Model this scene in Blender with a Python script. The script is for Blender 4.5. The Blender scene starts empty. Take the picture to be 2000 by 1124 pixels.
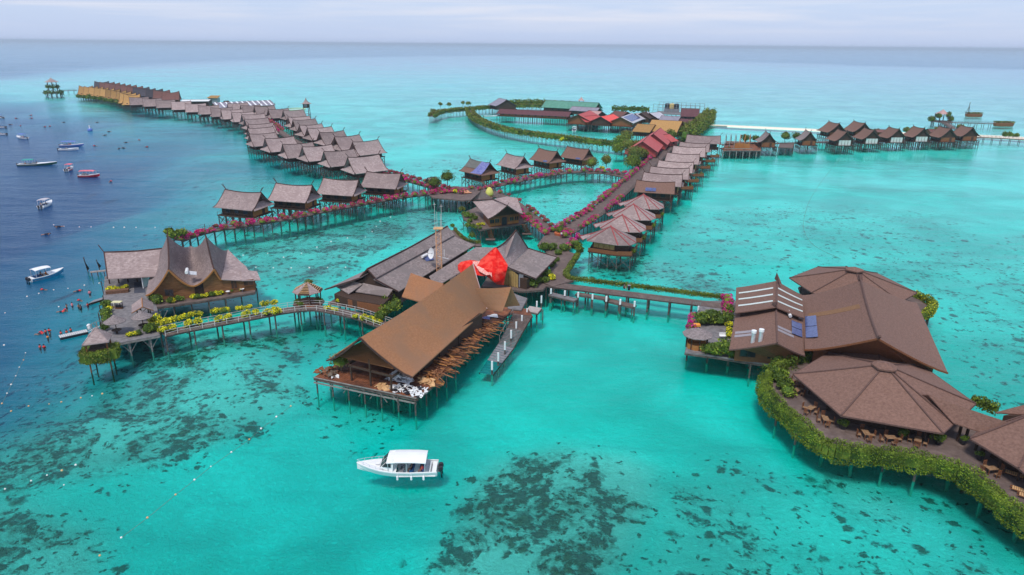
import bpy, math, random
import numpy as np
from mathutils import Vector, Matrix

SC = bpy.context.scene
COL = SC.collection
R = random.Random(11)
PI = math.pi
rad = math.radians

# ------------------------------------------------------------------ camera
CAM_H = 50.0
FPX, CXP, CYP = 1350.0, 1000.0, 562.0          # focal length and centre, in pixels of a 2000 px wide frame
_p = math.atan((CYP - 87.0) / FPX)
_a = rad(0.5)
_f = Vector((0, math.cos(_p), -math.sin(_p)))
_R0 = Vector((1, 0, 0)); _U0 = Vector((0, math.sin(_p), math.cos(_p)))
_r = _R0 * math.cos(_a) + _U0 * math.sin(_a)
_u = -_R0 * math.sin(_a) + _U0 * math.cos(_a)
cam_d = bpy.data.cameras.new('camera')
cam = bpy.data.objects.new('camera', cam_d); COL.objects.link(cam)
cam_d.sensor_width = 36.0
cam_d.lens = 36.0 * FPX / 2000.0
cam_d.clip_start = 0.5; cam_d.clip_end = 90000
cam.matrix_world = Matrix(((_r.x, _u.x, -_f.x, 0), (_r.y, _u.y, -_f.y, 0), (_r.z, _u.z, -_f.z, CAM_H), (0, 0, 0, 1)))
SC.camera = cam

# ------------------------------------------------------------------ sky, sun, exposure
SUN_EL, SUN_AZ = rad(60), rad(-158)            # azimuth measured clockwise from +Y (north = away from camera)
W = bpy.data.worlds.new('World'); SC.world = W; W.use_nodes = True
nt = W.node_tree; N = nt.nodes; L = nt.links
bg = N['Background']
sky = N.new('ShaderNodeTexSky'); sky.sky_type = 'NISHITA'; sky.sun_disc = False
sky.sun_elevation = SUN_EL; sky.sun_rotation = SUN_AZ
sky.altitude = 50; sky.air_density = 1.0; sky.dust_density = 1.0; sky.ozone_density = 1.5
tc = N.new('ShaderNodeTexCoord')
sep = N.new('ShaderNodeSeparateXYZ'); L.new(tc.outputs['Generated'], sep.inputs[0])
# veil of cloud: paler and slightly violet near the horizon, a little deeper blue higher up
rampz = N.new('ShaderNodeValToRGB')
rampz.color_ramp.elements[0].position = 0.0; rampz.color_ramp.elements[0].color = (5.1, 6.15, 8.7, 1)
rampz.color_ramp.elements[1].position = 1.0; rampz.color_ramp.elements[1].color = (3.6, 4.7, 7.0, 1)
e = rampz.color_ramp.elements.new(0.10); e.color = (5.9, 7.1, 9.2, 1)
e = rampz.color_ramp.elements.new(0.35); e.color = (3.9, 5.3, 8.2, 1)
L.new(sep.outputs['Z'], rampz.inputs[0])
mp = N.new('ShaderNodeMapping'); mp.inputs['Scale'].default_value = (1.6, 1.6, 26.0)
L.new(tc.outputs['Generated'], mp.inputs[0])
cn = N.new('ShaderNodeTexNoise'); cn.inputs['Scale'].default_value = 2.6; cn.inputs['Detail'].default_value = 7; cn.inputs['Roughness'].default_value = 0.55
cn.inputs['Distortion'].default_value = 0.4
L.new(mp.outputs[0], cn.inputs['Vector'])
cr = N.new('ShaderNodeValToRGB')
cr.color_ramp.elements[0].position = 0.42; cr.color_ramp.elements[0].color = (0, 0, 0, 1)
cr.color_ramp.elements[1].position = 0.75; cr.color_ramp.elements[1].color = (1, 1, 1, 1)
L.new(cn.outputs['Fac'], cr.inputs[0])
mixc = N.new('ShaderNodeMixRGB'); mixc.inputs[2].default_value = (8.2, 8.1, 9.1, 1)
mulc = N.new('ShaderNodeMath'); mulc.operation = 'MULTIPLY'; mulc.inputs[1].default_value = 0.8
mrz = N.new('ShaderNodeMapRange'); mrz.inputs['From Min'].default_value = 0.005; mrz.inputs['From Max'].default_value = 0.04
L.new(sep.outputs['Z'], mrz.inputs['Value'])
mulz = N.new('ShaderNodeMath'); mulz.operation = 'MULTIPLY'
L.new(cr.outputs[0], mulc.inputs[0]); L.new(mulc.outputs[0], mulz.inputs[0]); L.new(mrz.outputs[0], mulz.inputs[1])
L.new(mulz.outputs[0], mixc.inputs[0]); L.new(rampz.outputs[0], mixc.inputs[1])
mixs = N.new('ShaderNodeMixRGB'); mixs.inputs[0].default_value = 0.86
L.new(sky.outputs[0], mixs.inputs[1]); L.new(mixc.outputs[0], mixs.inputs[2])
L.new(mixs.outputs[0], bg.inputs['Color'])
bg.inputs['Strength'].default_value = 0.098

sun_d = bpy.data.lights.new('sun', 'SUN'); sun_d.energy = 2.5; sun_d.angle = rad(13); sun_d.color = (1, 0.95, 0.88)
sun = bpy.data.objects.new('sun', sun_d); COL.objects.link(sun)
sdir = Vector((math.sin(SUN_AZ) * math.cos(SUN_EL), math.cos(SUN_AZ) * math.cos(SUN_EL), math.sin(SUN_EL)))
sun.rotation_euler = sdir.to_track_quat('Z', 'Y').to_euler()
SC.view_settings.view_transform = 'Standard'; SC.view_settings.look = 'None'
SC.view_settings.gamma = 1; SC.view_settings.exposure = 0.16
SC.view_settings.use_curve_mapping = False
SC.cycles.transparent_max_bounces = 16
SC.cycles.max_bounces = 6

# ------------------------------------------------------------------ helpers
def P(px, py, z=0.0):
    """world point at height z that the photograph shows at pixel (px, py) of its 2000 px wide frame"""
    d = _f + _r * ((px - CXP) / FPX) - _u * ((py - CYP) / FPX)
    t = (z - CAM_H) / d.z
    return Vector((d.x * t, d.y * t, z))

def lerp(a, b, t): return a + (b - a) * t

class MB:
    def __init__(s): s.v = []; s.f = []; s.m = []
    def face(s, pts, mi=0):
        n = len(s.v); s.v += [tuple(p) for p in pts]; s.f.append(tuple(range(n, n + len(pts)))); s.m.append(mi)
    def mesh(s, vs, fs, mi=0):
        n = len(s.v); s.v += [tuple(p) for p in vs]
        for f in fs: s.f.append(tuple(i + n for i in f)); s.m.append(mi)
    def box(s, c, size, rz=0, mi=0, tilt=None):
        hx, hy, hz = size[0] / 2, size[1] / 2, size[2] / 2
        ca, sa = math.cos(rz), math.sin(rz)
        vs = []
        for z in (-hz, hz):
            for x, y in ((-hx, -hy), (hx, -hy), (hx, hy), (-hx, hy)):
                vs.append((c[0] + x * ca - y * sa, c[1] + x * sa + y * ca, c[2] + z))
        s.mesh(vs, [(0, 3, 2, 1), (4, 5, 6, 7), (0, 1, 5, 4), (1, 2, 6, 5), (2, 3, 7, 6), (3, 0, 4, 7)], mi)
    def beam(s, a, b, w, h=None, mi=0, n=4):
        a = Vector(a); b = Vector(b); h = h or w
        d = (b - a)
        if d.length < 1e-6: return
        d.normalize()
        up = Vector((0, 0, 1)) if abs(d.z) < 0.95 else Vector((1, 0, 0))
        x = d.cross(up).normalized(); y = x.cross(d)
        vs = []
        for q in (a, b):
            for k in range(n):
                t = 2 * PI * (k + .5) / n; f = 1 / math.cos(PI / n) if n == 4 else 1
                vs.append(q + x * (math.cos(t) * w / 2 * f) + y * (math.sin(t) * h / 2 * f))
        fs = [(k, (k + 1) % n, n + (k + 1) % n, n + k) for k in range(n)] + [tuple(range(n))[::-1], tuple(range(n, 2 * n))]
        s.mesh(vs, fs, mi)
    def tube(s, pts, r, mi=0, n=5):
        for a, b in zip(pts[:-1], pts[1:]): s.beam(a, b, 2 * r, n=n, mi=mi)
    def prism(s, poly, z0, z1, mi=0):
        n = len(poly)
        # keep counter-clockwise
        ar = sum(poly[i][0] * poly[(i + 1) % n][1] - poly[(i + 1) % n][0] * poly[i][1] for i in range(n))
        if ar < 0: poly = list(poly)[::-1]
        vs = [(p[0], p[1], z0) for p in poly] + [(p[0], p[1], z1) for p in poly]
        s.mesh(vs, [tuple(range(n))[::-1], tuple(range(n, 2 * n))] + [(i, (i + 1) % n, n + (i + 1) % n, n + i) for i in range(n)], mi)
    def lathe(s, c, prof, n=10, mi=0, a0=0, sx=1, sy=1):
        vs = []
        for (r, z) in prof:
            for k in range(n):
                t = a0 + 2 * PI * k / n
                vs.append((c[0] + r * math.cos(t) * sx, c[1] + r * math.sin(t) * sy, c[2] + z))
        fs = []
        for j in range(len(prof) - 1):
            for k in range(n):
                fs.append((j * n + k, j * n + (k + 1) % n, (j + 1) * n + (k + 1) % n, (j + 1) * n + k))
        fs.append(tuple(range(n))[::-1]); fs.append(tuple(range((len(prof) - 1) * n, len(prof) * n)))
        s.mesh(vs, fs, mi)
    def slope(s, A, B, C, D, k=1.3, sag=0.0, t=0.18, nu=8, nv=5, mi=0, esag=0.0):
        """a roof plane from ridge A-B down to eave C-D, hollow in section (k), with sagging ridge"""
        top = []
        for j in range(nv + 1):
            sv = j / nv
            row = []
            for i in range(nu + 1):
                u = i / nu
                a = lerp(A, B, u); c = lerp(C, D, u)
                q = lerp(a, c, sv)
                q.z = a.z + (c.z - a.z) * (1 - (1 - sv) ** k)
                q.z -= 4 * u * (1 - u) * (sag * (1 - sv) + esag * sv)
                row.append(q)
            top.append(row)
        vs = [p for r_ in top for p in r_]; m = len(vs)
        vs += [p - Vector((0, 0, t)) for p in vs[:m]]
        w = nu + 1; fs = []
        for j in range(nv):
            for i in range(nu):
                q = (j * w + i, (j + 1) * w + i, (j + 1) * w + i + 1, j * w + i + 1)
                fs.append(q); fs.append(tuple(x + m for x in q[::-1]))
        for i in range(nu):
            fs.append((nv * w + i, nv * w + i + m, nv * w + i + 1 + m, nv * w + i + 1))
            fs.append((i, i + 1, i + 1 + m, i + m))
        for j in range(nv):
            fs.append((j * w, j * w + m, (j + 1) * w + m, (j + 1) * w))
            fs.append((j * w + nu, (j + 1) * w + nu, (j + 1) * w + nu + m, j * w + nu + m))
        s.mesh(vs, fs, mi)
    def slab(s, pts, t=0.18, mi=0):
        pts = [Vector(p) for p in pts]; n = len(pts)
        vs = pts + [p - Vector((0, 0, t)) for p in pts]
        s.mesh(vs, [tuple(range(n)), tuple(range(n, 2 * n))[::-1]] + [(i, i + n, (i + 1) % n + n, (i + 1) % n) for i in range(n)], mi)
    def build(s, name, mats, parent=None, smooth=False, kind=None):
        me = bpy.data.meshes.new(name)
        off = root_off(parent) if parent else Vector((0, 0, 0))
        me.from_pydata([(v[0] - off.x, v[1] - off.y, v[2] - off.z) for v in s.v], [], s.f)
        if not isinstance(mats, (list, tuple)): mats = [mats]
        for m in mats: me.materials.append(m)
        if len(mats) > 1: me.polygons.foreach_set('material_index', s.m)
        if smooth: me.shade_smooth()
        me.update()
        o = bpy.data.objects.new(name, me); COL.objects.link(o)
        if parent: o.parent = parent
        if kind: o['kind'] = kind
        return o

def root_off(o):
    v = Vector((0, 0, 0))
    while o: v = v + Vector(o.location); o = o.parent
    return v

def np_mesh(name, verts, faces4, mats, mi=None, parent=None, kind=None, smooth=False):
    """fast mesh from numpy arrays, quads only"""
    me = bpy.data.meshes.new(name)
    nv, nf = len(verts), len(faces4)
    off = root_off(parent) if parent else Vector((0, 0, 0))
    verts = np.asarray(verts, dtype=np.float32) - np.array(off, dtype=np.float32)
    me.vertices.add(nv); me.vertices.foreach_set('co', verts.ravel())
    me.loops.add(nf * 4); me.loops.foreach_set('vertex_index', np.asarray(faces4, dtype=np.int32).ravel())
    me.polygons.add(nf); me.polygons.foreach_set('loop_start', np.arange(0, nf * 4, 4, dtype=np.int32))
    for m in mats: me.materials.append(m)
    if mi is not None: me.polygons.foreach_set('material_index', np.asarray(mi, dtype=np.int32))
    if smooth: me.shade_smooth()
    me.update(calc_edges=True); me.validate()
    o = bpy.data.objects.new(name, me); COL.objects.link(o)
    if parent: o.parent = parent
    if kind: o['kind'] = kind
    return o

def tag(o, label=None, cat=None, group=None, kind=None):
    if label: o['label'] = label
    if cat: o['category'] = cat
    if group: o['group'] = group
    if kind: o['kind'] = kind
    return o

def thing(name, label, cat, loc=(0, 0, 0), rz=0, group=None):
    o = bpy.data.objects.new(name, None); COL.objects.link(o)
    o.location = loc; o.rotation_euler = (0, 0, rz); o.empty_display_size = 0.5
    return tag(o, label, cat, group)

def copy_tree(o, parent=None):
    c = o.copy(); COL.objects.link(c)
    if parent: c.parent = parent
    for ch in list(o.children): copy_tree(ch, c)
    return c

ORD = ['first', 'second', 'third', 'fourth', 'fifth', 'sixth', 'seventh', 'eighth', 'ninth', 'tenth', 'eleventh', 'twelfth',
       'thirteenth', 'fourteenth', 'fifteenth', 'sixteenth', 'seventeenth', 'eighteenth', 'nineteenth', 'twentieth']
def nth(i):
    if i < 20: return ORD[i]
    t = {2: 'twenty', 3: 'thirty', 4: 'forty', 5: 'fifty', 6: 'sixty', 7: 'seventy', 8: 'eighty'}[(i + 1) // 10]
    u = (i + 1) % 10
    return (t[:-1] + 'ieth') if u == 0 else t + '-' + ORD[u - 1]

# ------------------------------------------------------------------ materials
MATS = {}
def mat(name, c1, c2=None, scale=2.0, rough=0.85, bump=0.0, bscale=None, stretch=(1, 1, 1), detail=5, var=0.0, metal=0.0, coord='pos',
        lo=0.35, hi=0.65, c3=None, s3=0.15, bdist=0.1, course=0.0, csize=3.0, spec=0.3):
    m = bpy.data.materials.new(name); m.use_nodes = True; MATS[name] = m
    nt = m.node_tree; N = nt.nodes; L = nt.links
    b = N['Principled BSDF']; b.inputs['Roughness'].default_value = rough; b.inputs['Metallic'].default_value = metal
    b.inputs['Specular IOR Level'].default_value = spec
    if c2 is None:
        c2 = tuple(min(1, x * 1.18) for x in c1); c1 = tuple(x * 0.85 for x in c1)
    g = N.new('ShaderNodeNewGeometry')
    src = g.outputs['Position']
    if coord == 'obj':
        t_ = N.new('ShaderNodeTexCoord'); src = t_.outputs['Object']
    mp = N.new('ShaderNodeMapping'); mp.inputs['Scale'].default_value = stretch; L.new(src, mp.inputs[0])
    n = N.new('ShaderNodeTexNoise'); n.inputs['Scale'].default_value = scale; n.inputs['Detail'].default_value = detail; n.inputs['Roughness'].default_value = 0.65
    L.new(mp.outputs[0], n.inputs['Vector'])
    r_ = N.new('ShaderNodeValToRGB'); r_.color_ramp.elements[0].position = lo; r_.color_ramp.elements[1].position = hi
    r_.color_ramp.elements[0].color = (*c1, 1); r_.color_ramp.elements[1].color = (*c2, 1)
    L.new(n.outputs['Fac'], r_.inputs[0]); out = r_.outputs[0]
    if c3:
        n3 = N.new('ShaderNodeTexNoise'); n3.inputs['Scale'].default_value = s3; n3.inputs['Detail'].default_value = 6; n3.inputs['Roughness'].default_value = .6
        n3.inputs['Distortion'].default_value = 0.6
        L.new(src, n3.inputs['Vector'])
        r3 = N.new('ShaderNodeMapRange'); r3.inputs['From Min'].default_value = .46; r3.inputs['From Max'].default_value = .60
        L.new(n3.outputs['Fac'], r3.inputs['Value'])
        mx = N.new('ShaderNodeMixRGB'); mx.inputs[2].default_value = (*c3, 1)
        L.new(r3.outputs[0], mx.inputs[0]); L.new(out, mx.inputs[1]); out = mx.outputs[0]
    if var:
        oi = N.new('ShaderNodeObjectInfo'); mr = N.new('ShaderNodeMapRange')
        mr.inputs['To Min'].default_value = 1 - var; mr.inputs['To Max'].default_value = 1 + var
        L.new(oi.outputs['Random'], mr.inputs['Value'])
        vm = N.new('ShaderNodeVectorMath'); vm.operation = 'SCALE'
        L.new(out, vm.inputs[0]); L.new(mr.outputs[0], vm.inputs['Scale']); out = vm.outputs[0]
    L.new(out, b.inputs['Base Color'])
    h = None
    if bump:
        n2 = N.new('ShaderNodeTexNoise'); n2.inputs['Scale'].default_value = bscale or scale * 3; n2.inputs['Detail'].default_value = 4
        L.new(mp.outputs[0], n2.inputs['Vector']); h = n2.outputs['Fac']
    if course:
        # courses of thatch or shingle: saw-tooth in height
        sp = N.new('ShaderNodeSeparateXYZ'); L.new(g.outputs['Position'], sp.inputs[0])
        nn = N.new('ShaderNodeTexNoise'); nn.inputs['Scale'].default_value = 1.2; nn.inputs['Detail'].default_value = 2; L.new(g.outputs['Position'], nn.inputs['Vector'])
        ma = N.new('ShaderNodeMath'); ma.operation = 'MULTIPLY_ADD'; ma.inputs[1].default_value = 0.5; L.new(nn.outputs['Fac'], ma.inputs[0]); 
        mz = N.new('ShaderNodeMath'); mz.operation = 'MULTIPLY'; mz.inputs[1].default_value = csize; L.new(sp.outputs['Z'], mz.inputs[0]); L.new(mz.outputs[0], ma.inputs[2])
        fr = N.new('ShaderNodeMath'); fr.operation = 'FRACT'; L.new(ma.outputs[0], fr.inputs[0])
        ad = N.new('ShaderNodeMath'); ad.operation = 'MULTIPLY_ADD'; ad.inputs[1].default_value = course; L.new(fr.outputs[0], ad.inputs[0])
        if h: L.new(h, ad.inputs[2])
        h = ad.outputs[0]
    if h is not None:
        bp = N.new('ShaderNodeBump'); bp.inputs['Strength'].default_value = bump or 0.3; bp.inputs['Distance'].default_value = bdist
        L.new(h, bp.inputs['Height']); L.new(bp.outputs[0], b.inputs['Normal'])
    return m

def pile_mat(name, c1, c2):
    m = mat(name, c1, c2, 1.5, .9, .3, 9, (1, 1, 2)); nt = m.node_tree; N = nt.nodes; L = nt.links; b = N['Principled BSDF']
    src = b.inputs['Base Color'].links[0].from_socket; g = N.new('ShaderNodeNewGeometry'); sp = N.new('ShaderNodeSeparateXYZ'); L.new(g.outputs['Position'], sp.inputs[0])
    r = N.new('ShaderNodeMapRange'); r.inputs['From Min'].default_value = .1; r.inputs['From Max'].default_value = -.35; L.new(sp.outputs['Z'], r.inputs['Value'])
    x = N.new('ShaderNodeMixRGB'); x.inputs[2].default_value = (.34, .38, .30, 1); L.new(r.outputs[0], x.inputs[0]); L.new(src, x.inputs[1]); L.new(x.outputs[0], b.inputs['Base Color'])   # painted veil of water: piles fade to a sand tone below the waterline
    return m

def leaf_mat(name, cols, rough=0.7, trans=0.0):
    m = bpy.data.materials.new(name); m.use_nodes = True; MATS[name] = m
    nt = m.node_tree; N = nt.nodes; L = nt.links
    b = N['Principled BSDF']; b.inputs['Roughness'].default_value = rough; b.inputs['Specular IOR Level'].default_value = 0.25
    g = N.new('ShaderNodeNewGeometry'); r_ = N.new('ShaderNodeValToRGB')
    L.new(g.outputs['Random Per Island'], r_.inputs[0])
    el = r_.color_ramp.elements
    el[0].color = (*cols[0], 1); el[1].color = (*cols[-1], 1)
    for i, c in enumerate(cols[1:-1]): e_ = el.new((i + 1) / (len(cols) - 1)); e_.color = (*c, 1)
    n = N.new('ShaderNodeTexNoise'); n.inputs['Scale'].default_value = 0.5; n.inputs['Detail'].default_value = 3
    L.new(g.outputs['Position'], n.inputs['Vector'])
    mr = N.new('ShaderNodeMapRange'); mr.inputs['From Min'].default_value = .3; mr.inputs['From Max'].default_value = .7
    mr.inputs['To Min'].default_value = .6; mr.inputs['To Max'].default_value = 1.4; L.new(n.outputs['Fac'], mr.inputs['Value'])
    vm = N.new('ShaderNodeVectorMath'); vm.operation = 'SCALE'; L.new(r_.outputs[0], vm.inputs[0]); L.new(mr.outputs[0], vm.inputs['Scale'])
    L.new(vm.outputs[0], b.inputs['Base Color'])
    return m

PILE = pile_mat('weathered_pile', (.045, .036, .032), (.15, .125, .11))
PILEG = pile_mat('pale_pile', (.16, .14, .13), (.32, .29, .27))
GREY = mat('grey_thatch', (.22, .16, .152), (.42, .325, .305), 1.6, .95, .5, 14, (1, 1, 2.5), var=.24, course=.5, csize=2.5, detail=10, c3=(.27,.20,.19), s3=.35)
DGREY = mat('dark_grey_thatch', (.18, .14, .132), (.35, .285, .27), 1.6, .95, .5, 14, (1, 1, 2.5), course=.6, csize=2.5, detail=10, c3=(.22,.18,.17), s3=.3)
BROWN = mat('brown_shingle', (.145, .079, .059), (.235, .132, .099), 3.2, .9, .6, 9, (1, 1, 1.5), var=.05, course=.7, csize=2.8, detail=12)
TAN = mat('tan_shingle', (.33, .145, .068), (.42, .19, .092), 2.5, .9, .45, 9, (1, 1, 2), c3=(.32, .160, .088), s3=.11, course=.6, csize=2.8, detail=10)
AMBER = mat('amber_shingle', (.30, .16, .05), (.44, .25, .09), 2, .9, .3, 8, var=.28, course=.5)
SLATE = mat('black_shingle', (.035, .032, .042), (.07, .062, .075), 2, .8, .3, 8, var=.2)
REDBR = mat('red_brown_shingle', (.12, .055, .045), (.20, .09, .075), 2, .9, .3, 8, var=.15)
REDROOF = mat('red_metal_roof', (.40, .06, .055), (.52, .10, .09), 1, .6, .2, 6)
BRED = mat('bright_red_roof', (.75, .06, .04), (.85, .10, .07), 1, .5)
MAROON = mat('maroon_roof', (.085, .032, .035), (.14, .05, .055), 1, .7)
GREENROOF = mat('green_metal_roof', (.07, .22, .16), (.12, .30, .22), .5, .6)
LGREY = mat('pale_metal_roof', (.40, .38, .42), (.55, .53, .56), .6, .5)
PURP = mat('grey_violet_roof', (.20, .18, .22), (.30, .27, .32), .6, .6)
WHITE = mat('white_paint', (.72, .72, .72), (.84, .84, .84), 1, .5)
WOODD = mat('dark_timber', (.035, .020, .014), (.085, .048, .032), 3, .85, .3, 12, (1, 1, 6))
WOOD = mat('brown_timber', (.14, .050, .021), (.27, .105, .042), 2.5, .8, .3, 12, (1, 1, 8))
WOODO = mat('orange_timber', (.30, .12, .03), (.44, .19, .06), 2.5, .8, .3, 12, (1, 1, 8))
RIDGE = mat('ridge_board', (.05, .026, .022), (.10, .05, .042), 3, .9)
RIDGER = mat('red_ridge_cap', (.28, .055, .055), (.38, .09, .09), 3, .8)
DECK = mat('weathered_deck', (.105, .072, .062), (.20, .145, .125), 1.1, .9, .4, 6, detail=9, c3=(.13, .092, .082), s3=.5)
DECKG = mat('grey_deck', (.13, .12, .125), (.24, .22, .22), 1.1, .9, .4, 6, detail=9)
DECKR = mat('red_brown_deck', (.17, .055, .025), (.32, .12, .055), 1.5, .75, .4, 8, detail=9, c3=(.10, .04, .025), s3=.4)
RAILW = mat('pale_rope_rail', (.5, .46, .44), (.66, .62, .6), 3, .7)
GLASSD = mat('dark_glass', (.015, .015, .018), (.03, .03, .035), 2, .15, spec=.6)
CURT = mat('pale_curtain', (.45, .47, .43), (.62, .64, .60), 3, .7)
SOLAR = mat('solar_panel', (.06, .08, .20), (.10, .13, .30), 2, .25, spec=.6)
ALU = mat('bare_aluminium', (.55, .55, .57), (.7, .7, .72), 2, .35, metal=.4)
SKYL = mat('translucent_strip', (.52, .60, .56), (.66, .72, .68), 3, .4)
SKYD = mat('dull_strip', (.26, .23, .25), (.34, .31, .33), 3, .5)
REDT = mat('red_tarpaulin', (.62, .004, .003), (.76, .014, .008), 1.2, .6, .6, 2.5, bdist=.3, c3=(.82, .07, .045), s3=.7, spec=.15)
BLUET = mat('blue_tarpaulin', (.05, .07, .30), (.28, .28, .48), 1.8, .5, .5, 3)
BAMBOO = mat('bamboo_wall', (.30, .19, .06), (.50, .34, .13), 3, .8, .3, 10, (4, 4, .6))
STEEL = mat('rusty_lattice', (.60, .26, .12), (.85, .55, .36), 2, .6)
ROPE = mat('rope', (.12, .17, .15), (.22, .26, .22), 2, .9)
BUOYW = mat('white_float', (.75, .72, .66), (.85, .82, .78), 4, .5)
BUOYO = mat('orange_float', (.70, .35, .12), (.8, .5, .25), 4, .5)
FRP = mat('white_gelcoat', (.78, .78, .77), (.84, .84, .83), .5, .25, spec=.5)
BBLUE = mat('blue_hull', (.03, .22, .42), (.05, .30, .5), 1, .35)
BGREEN = mat('green_hull', (.01, .10, .07), (.02, .16, .11), 1, .35)
BTEAL = mat('teal_canvas', (.02, .30, .26), (.04, .38, .32), 1, .6)
BRED2 = mat('red_hull', (.45, .01, .03), (.6, .02, .05), 1, .35)
BPINK = mat('red_canvas', (.65, .10, .14), (.78, .2, .24), 1, .6)
BCANV = mat('blue_canvas', (.08, .16, .5), (.14, .25, .62), 1, .6)
BLACKP = mat('black_plastic', (.012, .012, .016), (.03, .03, .04), 3, .3, spec=.5)
GREYP = mat('grey_plastic', (.18, .18, .20), (.26, .26, .28), 3, .4)
NAVY = mat('navy_cushion', (.01, .05, .16), (.02, .09, .24), 3, .6)
SKIN = mat('skin', (.32, .16, .09), (.40, .21, .13), 6, .6)
HAIR = mat('hair', (.010, .008, .007), (.02, .016, .014), 8, .6)
VEST = mat('red_life_vest', (.62, .015, .02), (.78, .05, .05), 5, .6)
VESTO = mat('orange_life_vest', (.8, .18, .02), (.9, .28, .05), 5, .6)
CLOTHD = mat('dark_cloth', (.02, .022, .04), (.05, .055, .08), 5, .9)
CLOTHW = mat('white_cloth', (.6, .6, .6), (.75, .74, .72), 5, .9)
CLOTHP = mat('pink_cloth', (.7, .2, .25), (.8, .3, .35), 5, .9)
SAND = mat('dry_sand', (.80, .70, .55), (.88, .80, .66), .5, 1)
CARD = mat('cardboard', (.50, .28, .12), (.66, .40, .20), 2, .9)
PLANKO = mat('fresh_split_timber', (.20, .075, .032), (.46, .21, .09), 2.0, .8, .3, 8, (1, 1, 1), c3=(.12, .05, .03), s3=.9, detail=8)
YELLOWB = mat('yellow_fibreglass', (.55, .52, .10), (.68, .64, .16), 1.5, .6)
ORANGEM = mat('orange_cloth', (.75, .28, .03), (.85, .38, .06), 2, .8)
STRIPEW = mat('white_lattice', (.66, .66, .66), (.8, .8, .8), 2, .6)
THATCH = mat('umbrella_thatch', (.16, .13, .125), (.32, .265, .26), 3, .95, .6, 14, (1, 1, 3), course=.5)
BLACKR = mat('black_roof_felt', (.03, .03, .035), (.06, .06, .065), 1, .8)
DUTCH = mat('sun_lounger_cushion', (.62, .25, .12), (.74, .36, .2), 2, .8)
LEAF = leaf_mat('green_leaves', [(.035, .070, .008), (.085, .140, .012), (.15, .21, .018), (.24, .29, .03)])
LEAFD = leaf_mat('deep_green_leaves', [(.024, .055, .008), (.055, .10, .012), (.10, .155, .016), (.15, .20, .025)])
LEAFO = leaf_mat('olive_leaves', [(.05, .060, .010), (.11, .125, .018), (.18, .19, .03), (.24, .21, .05)])
LEAFY = leaf_mat('yellow_leaves', [(.26, .28, .01), (.58, .54, .01), (.78, .70, .02), (.85, .78, .05)])
FLOWER = leaf_mat('magenta_flowers', [(.34, .005, .09), (.58, .008, .17), (.70, .012, .24), (.50, .015, .13)])
FLOWERR = leaf_mat('faded_red_flowers', [(.32, .010, .07), (.48, .012, .13), (.42, .02, .10), (.24, .06, .05)])
FLOWERM = leaf_mat('vivid_violet_flowers', [(.34, .006, .13), (.55, .008, .22), (.66, .014, .28), (.45, .015, .16)])
BARK = mat('bark', (.08, .055, .04), (.2, .16, .12), 4, .95)
POT = mat('planter_timber', (.10, .05, .03), (.2, .1, .06), 4, .9)
TERRA = mat('red_planter', (.4, .09, .03), (.5, .14, .05), 4, .8)
# ------------------------------------------------------------------ sea bed and water
def wpoly(pts, z=-1.5): return np.array([[*P(x, y, z)[:2]] for x, y in pts])

def sdist(X, Y, poly):
    """signed distance (inside positive) to a polygon, vectorised"""
    n = len(poly); d2 = np.full(X.shape, 1e18); ins = np.zeros(X.shape, bool)
    for i in range(n):
        ax, ay = poly[i]; bx, by = poly[(i + 1) % n]
        ex, ey = bx - ax, by - ay
        t = np.clip(((X - ax) * ex + (Y - ay) * ey) / (ex * ex + ey * ey + 1e-9), 0, 1)
        d2 = np.minimum(d2, (X - ax - t * ex) ** 2 + (Y - ay - t * ey) ** 2)
        c = ((ay > Y) != (by > Y)) & (X < (bx - ax) * (Y - ay) / (by - ay + 1e-12) + ax)
        ins ^= c
    return np.where(ins, 1, -1) * np.sqrt(d2)

def soft(X, Y, pts, w, grow=0.0):
    d = sdist(X, Y, wpoly(pts)) + grow
    t = np.clip(d / w * 0.5 + 0.5, 0, 1)
    return t * t * (3 - 2 * t)

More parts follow.
